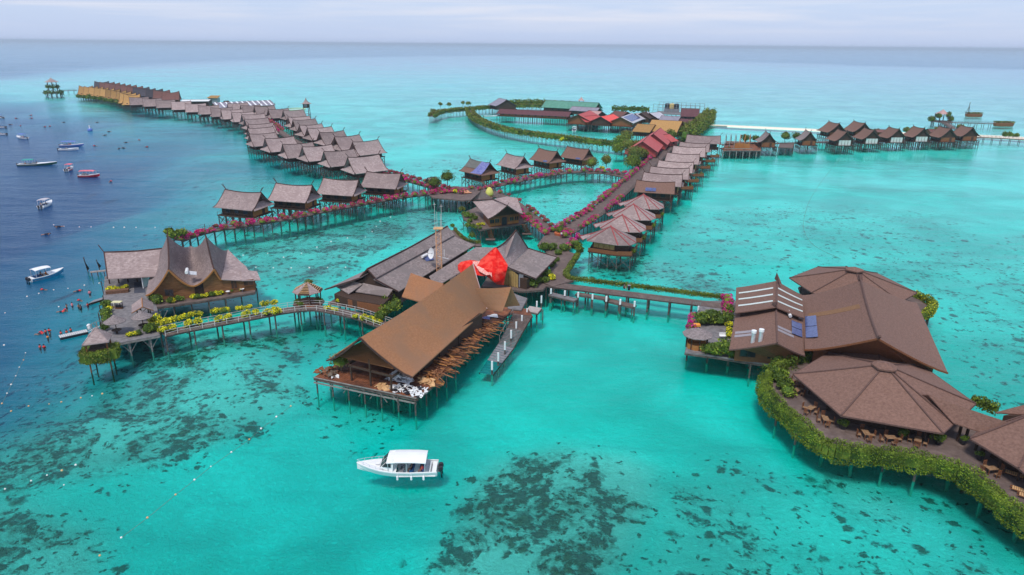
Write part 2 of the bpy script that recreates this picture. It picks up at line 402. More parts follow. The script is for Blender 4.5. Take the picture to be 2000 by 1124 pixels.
# the reef plateau is everything nearer than its far edge; beyond it, and left of the villas, the floor drops away
FAR_EDGE = [(-900, 172), (-300, 165), (0, 153), (120, 138), (250, 130), (450, 121), (600, 116), (850, 111), (1050, 110), (1250, 117), (1500, 124), (1750, 132), (2000, 138), (2600, 152),
            (2600, 1500), (-900, 1500)]
DROP = [(-900, 168), (-150, 196), (0, 203), (90, 216), (160, 224), (240, 240), (300, 262), (350, 285), (385, 315), (390, 350), (345, 395), (285, 430), (215, 470), (165, 520), (140, 570), (120, 620),
        (70, 680), (20, 735), (-40, 790), (-300, 900), (-1800, 1300)]
CORAL = [  # polygon, density, softness in metres
    ([(905, 950), (960, 905), (1090, 880), (1230, 895), (1290, 930), (1300, 990), (1270, 1060), (1240, 1124), (1180, 1200), (820, 1200), (830, 1110), (870, 1040)], .92, 4.5),
    ([(1290, 930), (1400, 950), (1490, 1000), (1540, 1080), (1560, 1200), (1180, 1200), (1240, 1080)], .56, 4),
    ([(1280, 930), (1420, 900), (1560, 940), (1650, 1000), (1700, 1200), (1450, 1200), (1400, 1040)], .42, 5),
    ([(-200, 700), (180, 676), (345, 655), (480, 668), (610, 745), (600, 800), (540, 830), (440, 875), (330, 912), (225, 938), (130, 960), (-200, 990)], .78, 4),
    ([(420, 880), (545, 826), (600, 790), (540, 800), (420, 850), (320, 880), (215, 935), (320, 918)], .95, 4),
    ([(-200, 960), (70, 985), (130, 1020), (200, 1040), (215, 1080), (200, 1200), (-200, 1200)], .78, 4),
    ([(410, 490), (520, 455), (700, 430), (860, 400), (890, 440), (790, 480), (650, 560), (600, 570), (520, 555), (430, 600)], .72, 8),
    ([(600, 590), (800, 560), (700, 600), (660, 690), (520, 740), (400, 650)], .5, 6),
    ([(960, 470), (1040, 470), (1040, 430), (880, 440)], .6, 6),
    ([(985, 395), (1090, 350), (1215, 352), (1130, 440), (1080, 440)], .40, 8),
    ([(1140, 498), (1245, 500), (1310, 512), (1440, 560), (1400, 585), (1200, 545), (1120, 545)], .72, 6),
    ([(1260, 420), (1600, 400), (1900, 430), (1800, 560), (1620, 520), (1440, 560), (1300, 520)], .36, 12),
    ([(1620, 520), (2050, 460), (2300, 700), (1960, 830), (1870, 720), (1790, 580)], .40, 8),
    ([(1560, 930), (1640, 915), (1720, 950), (1780, 990), (1830, 1070), (1740, 1060), (1620, 1010)], .60, 3),
    ([(1580, 940), (1900, 930), (2100, 1010), (2200, 1300), (1500, 1300)], .40, 5),
    ([(190, 475), (330, 470), (430, 480), (400, 540), (230, 560), (170, 600)], .5, 8),
    ([(320, 300), (470, 320), (560, 340), (430, 390), (400, 450), (230, 470), (330, 410)], .44, 12),
    ([(700, 350), (900, 300), (1000, 300), (900, 370)], .36, 12),
    ([(1050, 150), (2100, 150), (2100, 230), (1300, 225)], .30, 60),
    ([(740, 180), (1000, 170), (900, 260), (720, 300)], .28, 50),
    ([(150, 720), (260, 700), (240, 780), (180, 790)], .95, 4),  # dense patch painted in for the shade and reflection under the corner gazebo
    ([(180, 640), (330, 655), (500, 640), (600, 650), (600, 700), (350, 700), (200, 700)], .8, 5),
    ([(820, 780), (900, 700), (760, 800), (640, 790), (620, 850), (720, 880)], .38, 4),
]
DEEPER = [  # turquoise darker where the lagoon is a few metres deeper
    ([(200, 1000), (420, 890), (600, 800), (830, 800), (900, 880), (880, 1000), (800, 1200), (200, 1200)], 1.0, 18),
    ([(600, 590), (700, 560), (1050, 600), (1000, 760), (820, 860), (560, 840), (500, 700)], .75, 12),
    ([(-300, 700), (200, 690), (400, 740), (350, 860), (100, 960), (-300, 1000)], .6, 15),
    ([(410, 480), (880, 380), (900, 440), (560, 480), (420, 520)], .7, 8),
    ([(400, 200), (480, 240), (520, 290), (720, 340), (690, 400), (480, 330), (440, 300), (150, 200)], .85, 8),
    ([(1040, 590), (1450, 650), (1420, 760), (1080, 760)], .25, 12),
    ([(1480, 780), (1620, 880), (1850, 930), (2000, 1040), (1700, 1000), (1450, 860)], .6, 8),
]
def sea_fields(X, Y):
    rr = np.hypot(X, Y)
    d = sdist(X, Y, wpoly(FAR_EDGE)); w = np.clip(rr * .10, 8, 160)
    t = np.clip(-d / w * .5 + .5, 0, 1); out = t * t * (3 - 2 * t)
    wob = 8 * np.sin(X * .06 + 1.3 * np.sin(Y * .045)) + 3 * np.sin(Y * .11 + X * .05)
    d = sdist(X, Y, wpoly(DROP)) + wob * np.clip(rr / 250, .3, 3); w = np.clip(rr * .20, 16, 80)
    t = np.clip(d / w * .5 + .5, 0, 1); out = np.maximum(out, t * t * (3 - 2 * t))
    cor = np.zeros_like(X)
    for pts, den, sw in CORAL: cor = np.maximum(cor, den * soft(X, Y, pts, sw))
    mid = np.zeros_like(X)
    for pts, den, sw in DEEPER: mid = np.maximum(mid, den * soft(X, Y, pts, sw))
    return out, cor * (1 - out), mid

def polar(angs, rads):
    A, Rr = np.meshgrid(angs, rads)
    X = Rr * np.sin(A); Y = Rr * np.cos(A)
    nr, na = X.shape
    idx = np.arange(nr * na).reshape(nr, na)
    f = np.stack([idx[:-1, :-1], idx[:-1, 1:], idx[1:, 1:], idx[1:, :-1]], -1).reshape(-1, 4)
    return X.ravel(), Y.ravel(), f

def add_attr(o, name, arr):
    a = o.data.attributes.new(name, 'FLOAT', 'POINT'); a.data.foreach_set('value', arr.astype(np.float32))

angs = np.concatenate([np.linspace(-PI, -1.0, 30)[:-1], np.linspace(-1.0, 1.0, 520), np.linspace(1.0, PI, 30)[1:]])
rads = np.concatenate([[0.5, 15, 30], np.geomspace(42, 900, 420), np.geomspace(910, 40000, 70)])
X, Y, Fq = polar(angs, rads)
deep, coral, mid = sea_fields(X, Y)
Z = -1.35 - 12 * deep ** 2 - 1.6 * mid + 0.12 * np.sin(X * .5) * np.sin(Y * .43)
bed = np_mesh('seabed', np.stack([X, Y, Z], 1), Fq, [], smooth=True)
add_attr(bed, 'deep', deep); add_attr(bed, 'coral', coral)
bed['kind'] = 'structure'

m = bpy.data.materials.new('seabed'); m.use_nodes = True
nt = m.node_tree; N = nt.nodes; L = nt.links; b = N['Principled BSDF']; b.inputs['Roughness'].default_value = 1; b.inputs['Specular IOR Level'].default_value = 0
def nd(t, **k):
    n = N.new(t)
    for a, v in k.items():
        if a in n.inputs: n.inputs[a].default_value = v
        else: setattr(n, a, v)
    return n
def math_(op, a, b_=None, c_=None, clamp=False):
    n = N.new('ShaderNodeMath'); n.operation = op; n.use_clamp = clamp
    for i, x in enumerate((a, b_, c_)):
        if x is None: continue
        if isinstance(x, (int, float)): n.inputs[i].default_value = x
        else: L.new(x, n.inputs[i])
    return n.outputs[0]
def noise_(scale, detail=6, rough=.6, dist=0, vec=None):
    n = nd('ShaderNodeTexNoise', Scale=scale, Detail=detail, Roughness=rough, Distortion=dist); L.new(vec, n.inputs['Vector']); return n.outputs['Fac']
def mr_(v, a, b_, c=0., d=1.):
    n = N.new('ShaderNodeMapRange'); n.interpolation_type = 'SMOOTHSTEP'
    n.inputs['From Min'].default_value = a; n.inputs['From Max'].default_value = b_; n.inputs['To Min'].default_value = c; n.inputs['To Max'].default_value = d
    L.new(v, n.inputs['Value']); return n.outputs[0]
def mix_(f, a, b_, mode='MIX'):
    n = N.new('ShaderNodeMixRGB'); n.blend_type = mode
    for i, x in enumerate((f, a, b_)):
        if isinstance(x, (int, float)): n.inputs[i].default_value = x
        elif isinstance(x, tuple): n.inputs[i].default_value = (*x, 1)
        else: L.new(x, n.inputs[i])
    return n.outputs[0]
g = N.new('ShaderNodeNewGeometry'); pos = g.outputs['Position']
mpf = N.new('ShaderNodeMapping'); mpf.inputs['Scale'].default_value = (1, 1, 0); L.new(pos, mpf.inputs[0]); pos = mpf.outputs[0]
ac = nd('ShaderNodeAttribute', attribute_name='coral'); ad_ = nd('ShaderNodeAttribute', attribute_name='deep')
cor = ac.outputs['Fac']; dp = ad_.outputs['Fac']
sand = mix_(mr_(noise_(.035, 5, .55, .5, pos), .35, .65), (.52, .62, .57), (.94, .92, .85))
sand = mix_(mr_(noise_(.9, 8, .75, .3, pos), .35, .7, 0, .35), sand, (.58, .62, .52))
mps = N.new('ShaderNodeMapping'); mps.inputs['Scale'].default_value = (.35, 1.4, 1); mps.inputs['Rotation'].default_value = (0, 0, .35); L.new(pos, mps.inputs[0])
sand = mix_(mr_(noise_(.16, 7, .7, .6, mps.outputs[0]), .50, .66, 0, .34), sand, (.40, .52, .50))
# ragged patches of coral at three sizes; the density attribute slides their threshold
n1 = noise_(.22, 7, .66, .35, pos); n2 = noise_(.62, 6, .66, .25, pos); n3 = noise_(2.2, 5, .65, .2, pos)
# coral heads: cells of three sizes, ragged by noise, more of them where a broad noise and the density say so
vd = N.new('ShaderNodeVectorMath'); vd.operation = 'MULTIPLY_ADD'
nv = nd('ShaderNodeTexNoise', Scale=.75, Detail=7., Roughness=.62); L.new(pos, nv.inputs['Vector']); L.new(nv.outputs['Color'], vd.inputs[0]); vd.inputs[1].default_value = (2.6, 2.6, 0); L.new(pos, vd.inputs[2])
loc = math_('MULTIPLY', cor, mr_(noise_(.10, 5, .7, .8, pos), .34, .62, .12, 1.15))
thr = math_('MULTIPLY_ADD', loc, -.165, .645)
cm = mr_(math_('SUBTRACT', math_('ADD', math_('MULTIPLY', n1, .45), math_('MULTIPLY', n2, .55)), thr), -.03, .045)
for sc_, kk, rr_, off_ in ((.30, .26, .40, 3.1), (.62, .62, .48, 7.7), (1.35, .66, .46, 1.9)):
    mo = N.new('ShaderNodeVectorMath'); mo.operation = 'ADD'; mo.inputs[1].default_value = (off_ * 11, off_ * 5, 0); L.new(vd.outputs[0], mo.inputs[0])
    vo = nd('ShaderNodeTexVoronoi', Scale=sc_); L.new(mo.outputs[0], vo.inputs['Vector'])
    spc = N.new('ShaderNodeSeparateColor'); L.new(vo.outputs['Color'], spc.inputs[0])
    rad_h = math_('MULTIPLY', math_('GREATER_THAN', math_('MULTIPLY', loc, kk), spc.outputs[0]), math_('MULTIPLY_ADD', spc.outputs[1], rr_ * .55, rr_ * .5))
    cm = math_('MAXIMUM', cm, mr_(math_('SUBTRACT', rad_h, vo.outputs['Distance']), -.08, .18))
cm = math_('MULTIPLY', cm, mr_(cor, .02, .12))
fine = mr_(noise_(1.7, 8, .78, .3, pos), .34, .66)
ccol = mix_(fine, (.035, .035, .022), (.26, .175, .10))
ccol = mix_(mr_(n1, .4, .65, 0, .6), ccol, (.20, .13, .13))
rub = math_('MULTIPLY', mr_(loc, .2, .9, 0, .78), mr_(noise_(1.1, 8, .8, .2, pos), .35, .62))
base = mix_(rub, sand, (.22, .24, .19))
base = mix_(math_('MULTIPLY', cm, .86), base, ccol)
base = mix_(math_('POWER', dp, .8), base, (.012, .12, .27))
L.new(base, b.inputs['Base Color'])
bp = nd('ShaderNodeBump', Strength=.8, Distance=.8); L.new(math_('MULTIPLY_ADD', fine, .3, cm), bp.inputs['Height']); L.new(bp.outputs[0], b.inputs['Normal'])
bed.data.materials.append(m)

# water: one sheet that reflects the sky and tints what lies below it; the tint depends on the depth of water under it
angs = np.concatenate([np.linspace(-PI, -1.0, 20)[:-1], np.linspace(-1.0, 1.0, 200), np.linspace(1.0, PI, 20)[1:]])
rads = np.concatenate([[0.5, 15, 30], np.geomspace(42, 900, 180), np.geomspace(910, 40000, 60)])
X, Y, Fq = polar(angs, rads)
deep, coral, mid = sea_fields(X, Y)
sea = np_mesh('sea', np.stack([X, Y, X * 0], 1), Fq, [], smooth=True)
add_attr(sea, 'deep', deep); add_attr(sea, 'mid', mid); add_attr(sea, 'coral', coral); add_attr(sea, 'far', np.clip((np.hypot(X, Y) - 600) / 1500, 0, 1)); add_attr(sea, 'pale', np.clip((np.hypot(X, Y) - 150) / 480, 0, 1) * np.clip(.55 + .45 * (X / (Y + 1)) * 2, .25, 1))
sea['kind'] = 'structure'
m = bpy.data.materials.new('sea_water'); m.use_nodes = True
nt = m.node_tree; N = nt.nodes; L = nt.links; N.remove(N['Principled BSDF'])
g = N.new('ShaderNodeNewGeometry'); pos = g.outputs['Position']
ad_ = nd('ShaderNodeAttribute', attribute_name='deep'); am = nd('ShaderNodeAttribute', attribute_name='mid')
dp = ad_.outputs['Fac']
mpw = N.new('ShaderNodeMapping'); mpw.inputs['Scale'].default_value = (.55, 1.25, 1); mpw.inputs['Rotation'].default_value = (0, 0, .22); L.new(pos, mpw.inputs[0])
w1 = noise_(.9, 5, .6, .3, mpw.outputs[0]); w2 = noise_(.09, 3, .5, .2, mpw.outputs[0]); w3 = noise_(.012, 4, .5, .4, mpw.outputs[0])
amp = math_('ADD', math_('MULTIPLY_ADD', dp, .75, .20), mr_(w3, .4, .65, 0, .8))
hgt = math_('MULTIPLY', math_('ADD', math_('MULTIPLY', w1, .20), math_('MULTIPLY', w2, .75)), amp)
bp = nd('ShaderNodeBump', Strength=.85, Distance=1.0); L.new(hgt, bp.inputs['Height'])
gl = N.new('ShaderNodeBsdfGlossy'); gl.inputs['Color'].default_value = (.76, .92, 1, 1); L.new(bp.outputs[0], gl.inputs['Normal'])
L.new(mr_(w3, .35, .7, .10, .22), gl.inputs['Roughness'])
tr = N.new('ShaderNodeBsdfTransparent')
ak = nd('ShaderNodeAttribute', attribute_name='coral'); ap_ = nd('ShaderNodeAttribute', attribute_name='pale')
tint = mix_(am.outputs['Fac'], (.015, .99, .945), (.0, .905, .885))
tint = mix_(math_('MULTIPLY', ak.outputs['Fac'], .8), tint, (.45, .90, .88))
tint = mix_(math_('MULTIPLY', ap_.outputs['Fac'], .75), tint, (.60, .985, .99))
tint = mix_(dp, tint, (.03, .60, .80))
L.new(tint, tr.inputs['Color'])
fr = nd('ShaderNodeFresnel', IOR=1.33); L.new(bp.outputs[0], fr.inputs['Normal'])
mxs = N.new('ShaderNodeMixShader'); L.new(math_('MULTIPLY', fr.outputs[0], math_('ADD', math_('MULTIPLY_ADD', dp, -.24, .95), math_('MULTIPLY', nd('ShaderNodeAttribute', attribute_name='far').outputs['Fac'], .36))), mxs.inputs[0]); L.new(tr.outputs[0], mxs.inputs[1]); L.new(gl.outputs[0], mxs.inputs[2])
L.new(mxs.outputs[0], N['Material Output'].inputs['Surface'])
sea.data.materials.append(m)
# the low sandbar that breaks the surface beyond the right-hand villas
sb = MB()
edge_n = [(1376, 247), (1420, 250), (1500, 254), (1580, 258), (1660, 262), (1760, 265), (1880, 268), (2010, 277), (2100, 281)]
edge_f = [(1376, 243), (1420, 243), (1500, 246.5), (1580, 250), (1660, 254), (1760, 257), (1880, 261), (2010, 266), (2100, 273)]
mids = [P((a[0] + c[0]) / 2, (a[1] + c[1]) / 2, 0.55) for a, c in zip(edge_n, edge_f)]
for i in range(len(mids) - 1):
    a, c = P(*edge_n[i], -.4), P(*edge_n[i + 1], -.4); e_, f_ = P(*edge_f[i], -.4), P(*edge_f[i + 1], -.4)
    sb.face([a, c, mids[i + 1], mids[i]]); sb.face([mids[i], mids[i + 1], f_, e_])
o = sb.build('sandbar', SAND, smooth=True); o['kind'] = 'structure'
# ------------------------------------------------------------------ building kit
def stilts(mb, pts, z1, z0=-2.0, r=.11, n=5):
    for p in pts: mb.beam((p[0], p[1], z0), (p[0] + R.uniform(-.06, .06), p[1] + R.uniform(-.06, .06), z1), 2 * r, n=n)

def braces(mb, a, b, zt, zb=.3, r=.05):
    mb.beam((a[0], a[1], zb), (b[0], b[1], zt), 2 * r); mb.beam((b[0], b[1], zb), (a[0], a[1], zt), 2 * r)

def profile(A, C, k, s): # point on slope line from ridge A to eave C
    q = lerp(A, C, s); q.z = A.z + (C.z - A.z) * (1 - (1 - s) ** k); return q

def gable_house(root, A, B, C, D, zf, roof_m, wall_m, k=1.35, sag=.35, t=.16, send=.10, sside=.72, ridge_m=None, finial=1.6, skirt=True,
                rear=None, zbase=None, wall_name='wall', roof_name='roof', esag=0, cap=.14):
    """house under a gabled roof: ridge A-B, front eave C-D (rear mirrored unless given)"""
    A, B, C, D = map(Vector, (A, B, C, D))
    if rear: C2, D2 = map(Vector, rear)
    else:
        C2 = Vector((2 * A.x - C.x, 2 * A.y - C.y, C.z)); D2 = Vector((2 * B.x - D.x, 2 * B.y - D.y, D.z))
    mb = MB(); mb.slope(A, B, C, D, k, sag, t, esag=esag); mb.slope(A, B, C2, D2, k, sag, t, esag=esag)
    ro = mb.build(roof_name, roof_m, root)
    mb = MB(); pts = []
    for i in range(9):
        q = lerp(A, B, i / 8); q.z -= 4 * (i / 8) * (1 - i / 8) * sag; q.z += .05; pts.append(q)
    mb.tube(pts, cap / 2 + .03, n=4)
    if finial:
        d = (B - A).normalized(); s_ = Vector((-d.y, d.x, 0))
        for e, sg in ((A, -1), (B, 1)):
            for q in (-1, 1):
                mb.beam(e - d * sg * .5 + Vector((0, 0, -.1)), e + d * sg * finial * .45 + s_ * q * finial * .16 + Vector((0, 0, finial)), .10)
    mb.build('ridge_beam', ridge_m or RIDGE, ro)
    # bargeboards along the gable edges
    for (a, c, c2) in ((A, C, C2), (B, D, D2)):
        mb = MB()
        for e in (c, c2):
            ps = [profile(a, e, k, s / 5) + Vector((0, 0, -.06)) for s in range(6)]
            mb.tube(ps, .09, n=4)
        mb.build('bargeboard', ridge_m or RIDGE, ro)
    # walls: cross section under the roof, swept end to end
    secs = []
    for u in (send, 1 - send):
        a = lerp(A, B, u); c = lerp(C, D, u); c2 = lerp(C2, D2, u); sg = 4 * u * (1 - u) * sag
        row = []
        sg = sag
        for e in (c, c2):
            for s in ((sside, sside * .66, sside * .33) if e is c else (sside * .33, sside * .66, sside)):
                q = profile(a, e, k, s); q.z -= t + .05 + sg * (1 - s); row.append(q)
            if e is c:
                q = a.copy(); q.z -= t + .05 + sg; row.append(q)
        row = [Vector((row[0].x, row[0].y, zf))] + row + [Vector((row[-1].x, row[-1].y, zf))]
        secs.append(row)
    mb = MB(); n = len(secs[0])
    mb.mesh(secs[0] + secs[1], [tuple(range(n)), tuple(range(n, 2 * n))[::-1]] + [(i, i + n, (i + 1) % n + n, (i + 1) % n) for i in range(n)])
    wl = mb.build(wall_name, wall_m, root)
    if skirt:
        for (a, c, c2, o_, u) in ((A, C, C2, B, send), (B, D, D2, A, 1 - send)):
            out = (a - o_).normalized(); out.z = 0
            w0 = lerp(A, B, u) + out * .02
            p1 = profile(a, c, k, .5); p2 = profile(a, c2, k, .5)
            q1 = lerp(w0, p1, 1); q1 = Vector((w0.x + (p1.x - a.x), w0.y + (p1.y - a.y), p1.z - t - .05)); q2 = Vector((w0.x + (p2.x - a.x), w0.y + (p2.y - a.y), p2.z - t - .05))
            e1 = c + out * .55; e2 = c2 + out * .55
            e1.z -= .12; e2.z -= .12
            mb = MB(); mb.slab([q1, q2, e2, e1], .1); mb.build('gable_skirt', roof_m, ro)
    return dict(roof=ro, wall=wl, A=A, B=B, C=C, D=D, C2=C2, D2=D2, secs=secs)

def wall_panel(parent, name, O, U, u, z, w, h, m, proud=.04, frame=None, depth=.08):
    """window or door: box on the wall line O->O+U, centred u metres along it, sill height z (absolute)"""
    U = Vector(U).normalized(); nrm = Vector((U.y, -U.x, 0))
    c = Vector(O) + U * u + nrm * (depth / 2 + proud - .04); c.z = z + h / 2
    mb = MB(); rz = math.atan2(U.y, U.x)
    mb.box(c, (w, depth, h), rz)
    o = mb.build(name, m, parent)
    if frame:
        mb = MB()
        for du, dz, ww, hh in ((0, h / 2 + .05, w + .2, .1), (0, -h / 2 - .05, w + .2, .1), (-w / 2 - .05, 0, .1, h), (w / 2 + .05, 0, .1, h), (0, 0, .06, h)):
            q = c + U * du + Vector((0, 0, dz)) + nrm * .03
            mb.box(q, (ww, depth, hh), rz)
        f = mb.build('frame', frame, o)
    return o

# --- leaves
def leaf_cloud(pts, size, rng, flat=.0):
    n = len(pts); a = rng.normal(size=(n, 3)); a /= np.linalg.norm(a, axis=1)[:, None]
    b_ = rng.normal(size=(n, 3)); b_ -= (b_ * a).sum(1)[:, None] * a; b_ /= np.linalg.norm(b_, axis=1)[:, None] + 1e-9
    s = size * rng.uniform(.6, 1.3, size=(n, 1))
    a = a * s * .5; b_ = b_ * s * .32
    v = np.stack([pts - a, pts - b_, pts + a, pts + b_], 1).reshape(-1, 3)
    f = np.arange(4 * n).reshape(n, 4)
    return v, f

def blob_pts(n, rx, ry, rz, rng, lumps=7, low=-.3):
    """points on the skin of a few overlapping lumps filling an ellipsoid"""
    c = rng.normal(size=(lumps, 3)); c /= np.linalg.norm(c, axis=1)[:, None]; c *= rng.uniform(.25, .6, size=(lumps, 1))
    c[:, 2] = np.abs(c[:, 2]) * .9 + low * .3
    r = rng.uniform(.38, .58, size=lumps)
    k = rng.integers(0, lumps, size=n)
    d = rng.normal(size=(n, 3)); d /= np.linalg.norm(d, axis=1)[:, None]
    p = c[k] + d * (r[k] * rng.uniform(.75, 1.05, size=n))[:, None]
    return p * np.array([rx, ry, rz])

def core_mb(rx, ry, rz, rng, c=(0, 0, 0), f=.62):
    mb = MB(); mb.lathe(c, [(.25 * rx * f, -.7 * rz * f), (rx * f, -.25 * rz * f), (rx * f * .95, .3 * rz * f), (.5 * rx * f, .85 * rz * f), (.05, rz * f)], 8, sy=ry / rx)
    return mb

def bush_mesh(name, seed, n, rx, ry, rz, mats, frac=0.0, size=.3, lumps=7):
    """a foliage mesh centred on its base; frac of the outer leaves take the second material (blossom)"""
    rng = np.random.default_rng(seed)
    p = blob_pts(n, rx, ry, rz, rng, lumps); p[:, 2] += rz * .55
    v, f = leaf_cloud(p, size, rng)
    mi = np.zeros(n, int)
    if frac:
        hgt = p[:, 2] / (rz * 1.2)
        mi[(rng.uniform(size=n) < frac * np.clip(hgt * 1.4 + .25, .35, 1.15))] = 1
    cm = core_mb(rx, ry, rz, rng, (0, 0, rz * .55))
    cv = np.array(cm.v); nb = len(v); fs = []; 
    me = bpy.data.meshes.new(name)
    faces = f.tolist() + [tuple(i + nb for i in q) for q in cm.f]
    me.from_pydata(np.vstack([v, cv]).tolist(), [], faces)
    for m in mats: me.materials.append(m)
    cmi = [0] * len(cm.f)
    me.polygons.foreach_set('material_index', mi.tolist() + cmi)
    me.update()
    return me

BUSH = {
    'magenta': [bush_mesh('flower_mass', 10 + i, 330, 1.15, 1.0, .75, [LEAF, FLOWER], 1.05, .26) for i in range(4)],
    'red': [bush_mesh('flower_mass', 20 + i, 300, 1.1, .95, .7, [LEAFO, FLOWERR], .95, .26) for i in range(3)],
    'violet': [bush_mesh('flower_mass', 30 + i, 330, 1.15, 1.0, .95, [LEAF, FLOWERM], 1.1, .26) for i in range(3)],
    'yellow': [bush_mesh('leaf_mass', 40 + i, 420, 1.0, .85, .75, [LEAF, LEAFY], .85, .24) for i in range(4)],
    'green': [bush_mesh('leaf_mass', 50 + i, 420, 1.1, 1.0, .95, [LEAF, LEAFD], .4, .26) for i in range(4)],
    'olive': [bush_mesh('leaf_mass', 60 + i, 420, 1.1, 1.0, .95, [LEAFO, LEAF], .3, .26) for i in range(3)],
}
def bush(x, y, z, kind, label, s=1.0, group=None, name=None, pot=None, sz=None, cat=None):
    me = R.choice(BUSH[kind])
    flower = kind in ('magenta', 'red', 'violet')
    nm = name or ('flower_bush' if flower else 'leafy_bush')
    cat = cat or ('flower bush' if flower else 'bush')
    if pot:
        t = thing(nm, label, cat, (x, y, z), R.uniform(0, 6.28), group)
        mb = MB(); mb.box((0, 0, .25), (1.5 * s * .7, .9 * s * .7, .5)); o = mb.build('planter', pot, None); o.parent = t
        f = bpy.data.objects.new('foliage', me); COL.objects.link(f); f.parent = t; f.location = (0, 0, .35); f.scale = (s, s, sz or s)
        return t
    o = bpy.data.objects.new(nm, me); COL.objects.link(o); o.location = (x, y, z); o.rotation_euler = (0, 0, R.uniform(0, 6.28)); o.scale = (s, s * R.uniform(.85, 1.1), sz or s * R.uniform(.85, 1.1))
    return tag(o, label, cat, group)

def tree(x, y, z, h, r, label, leaf, group=None, n=1500, size=.34, name='mangrove_tree', z0=None, seed=None, lean=0, rzf=.8):
    seed = seed or R.randint(1, 99999); rng = np.random.default_rng(seed)
    t = thing(name, label, 'tree', (x, y, z), 0, group)
    mb = MB(); zt = h - r * rzf
    top = Vector((x + lean, y, z + zt * .75))
    mb.beam((x, y, z), top, .28, n=6)
    for k in range(5):
        a = k * 1.26 + R.random(); mb.beam(top, (x + lean + math.cos(a) * r * .5, y + math.sin(a) * r * .5, z + zt + R.uniform(-.1, .4) * r), .13, n=5)
    if z0 is not None:
        for k in range(4): mb.beam((x, y, z + .3), (x + R.uniform(-.7, .7), y + R.uniform(-.7, .7), z0), .1)
    mb.build('trunk', BARK, t)
    p = blob_pts(n, r, r, r * rzf, rng, 11); p += np.array([x + lean, y, z + zt])
    v, f = leaf_cloud(p, size, rng)
    np_mesh('crown', v, f, [leaf], None, t)
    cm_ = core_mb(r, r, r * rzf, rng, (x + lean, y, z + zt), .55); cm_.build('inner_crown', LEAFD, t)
    return t

def hedge(name, label, pts, zc, w, h, n_per_m, leaf, size=.28, group=None, core=.5, jitter=.25, kind2=None, frac=0):
    """clipped or shaggy hedge following 3-D points pts (Vectors); zc = centre height"""
    rng = np.random.default_rng(R.randint(1, 99999))
    pts = [Vector((p[0], p[1], zc)) for p in pts]
    segs = list(zip(pts[:-1], pts[1:])); Ls = [(b - a).length for a, b in segs]; tot = sum(Ls)
    n = int(tot * n_per_m)
    root = thing(name, label, 'hedge', tuple(pts[0]), 0, group)
    k = rng.choice(len(segs), size=n, p=np.array(Ls) / tot); u = rng.uniform(size=n)
    A = np.array([list(s[0]) for s in segs]); B = np.array([list(s[1]) for s in segs])
    base = A[k] + (B[k] - A[k]) * u[:, None]
    d = B[k] - A[k]; d /= np.linalg.norm(d, axis=1)[:, None]; nrm = np.stack([-d[:, 1], d[:, 0], d[:, 2] * 0], 1)
    along = np.concatenate([[0], np.cumsum(Ls)])[k] + u * np.array(Ls)[k]
    ph = rng.uniform(0, 6, 4)
    lump = 1 + jitter * (.5 * np.sin(along * .9 + ph[0]) + .35 * np.sin(along * 2.1 + ph[1]) + .3 * np.sin(along * 4.3 + ph[2]))
    t = rng.uniform(0, 2 * PI, n); rr = rng.uniform(.72, 1.08, n) * lump
    # rounded-box section
    cx = np.sign(np.cos(t)) * np.abs(np.cos(t)) ** .6; cz = np.sign(np.sin(t)) * np.abs(np.sin(t)) ** .6
    p = base + nrm * (cx * rr * w / 2)[:, None]; p[:, 2] += cz * rr * h / 2 + rng.normal(size=n) * .05
    v, f = leaf_cloud(p, size, rng)
    mi = None; mats = [leaf]
    if kind2: mats.append(kind2); mi = (rng.uniform(size=n) < frac).astype(int)
    np_mesh('foliage', v, f, mats, mi, root)
    if core:
        mb = MB()
        for (a, b) in segs: mb.beam(a, b, w * core, h * core)
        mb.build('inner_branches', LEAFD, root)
    return root

# --- walkways on piles
def offset_line(pts, off):
    out = []
    for i, p in enumerate(pts):
        a = pts[max(0, i - 1)]; b = pts[min(len(pts) - 1, i + 1)]; d = (b - a); d.z = 0; d.normalize()
        out.append(Vector((p.x - d.y * off, p.y + d.x * off, p.z)))
    return out
def resample(pts, step):
    out = [pts[0].copy()]; acc = 0
    for a, b in zip(pts[:-1], pts[1:]):
        Ls = (b - a).length; q = step - acc
        while q <= Ls: out.append(lerp(a, b, q / Ls)); q += step
        acc = Ls - (q - step)
    return out

def smooth_line(pts, n=6):
    out = []
    m = len(pts)
    for i in range(m - 1):
        p0 = pts[max(0, i - 1)]; p1 = pts[i]; p2 = pts[i + 1]; p3 = pts[min(m - 1, i + 2)]
        for j in range(n):
            t = j / n
            out.append(.5 * ((2 * p1) + (p2 - p0) * t + (2 * p0 - 5 * p1 + 4 * p2 - p3) * t * t + (3 * p1 - p0 - 3 * p2 + p3) * t ** 3))
    out.append(pts[-1].copy()); return out

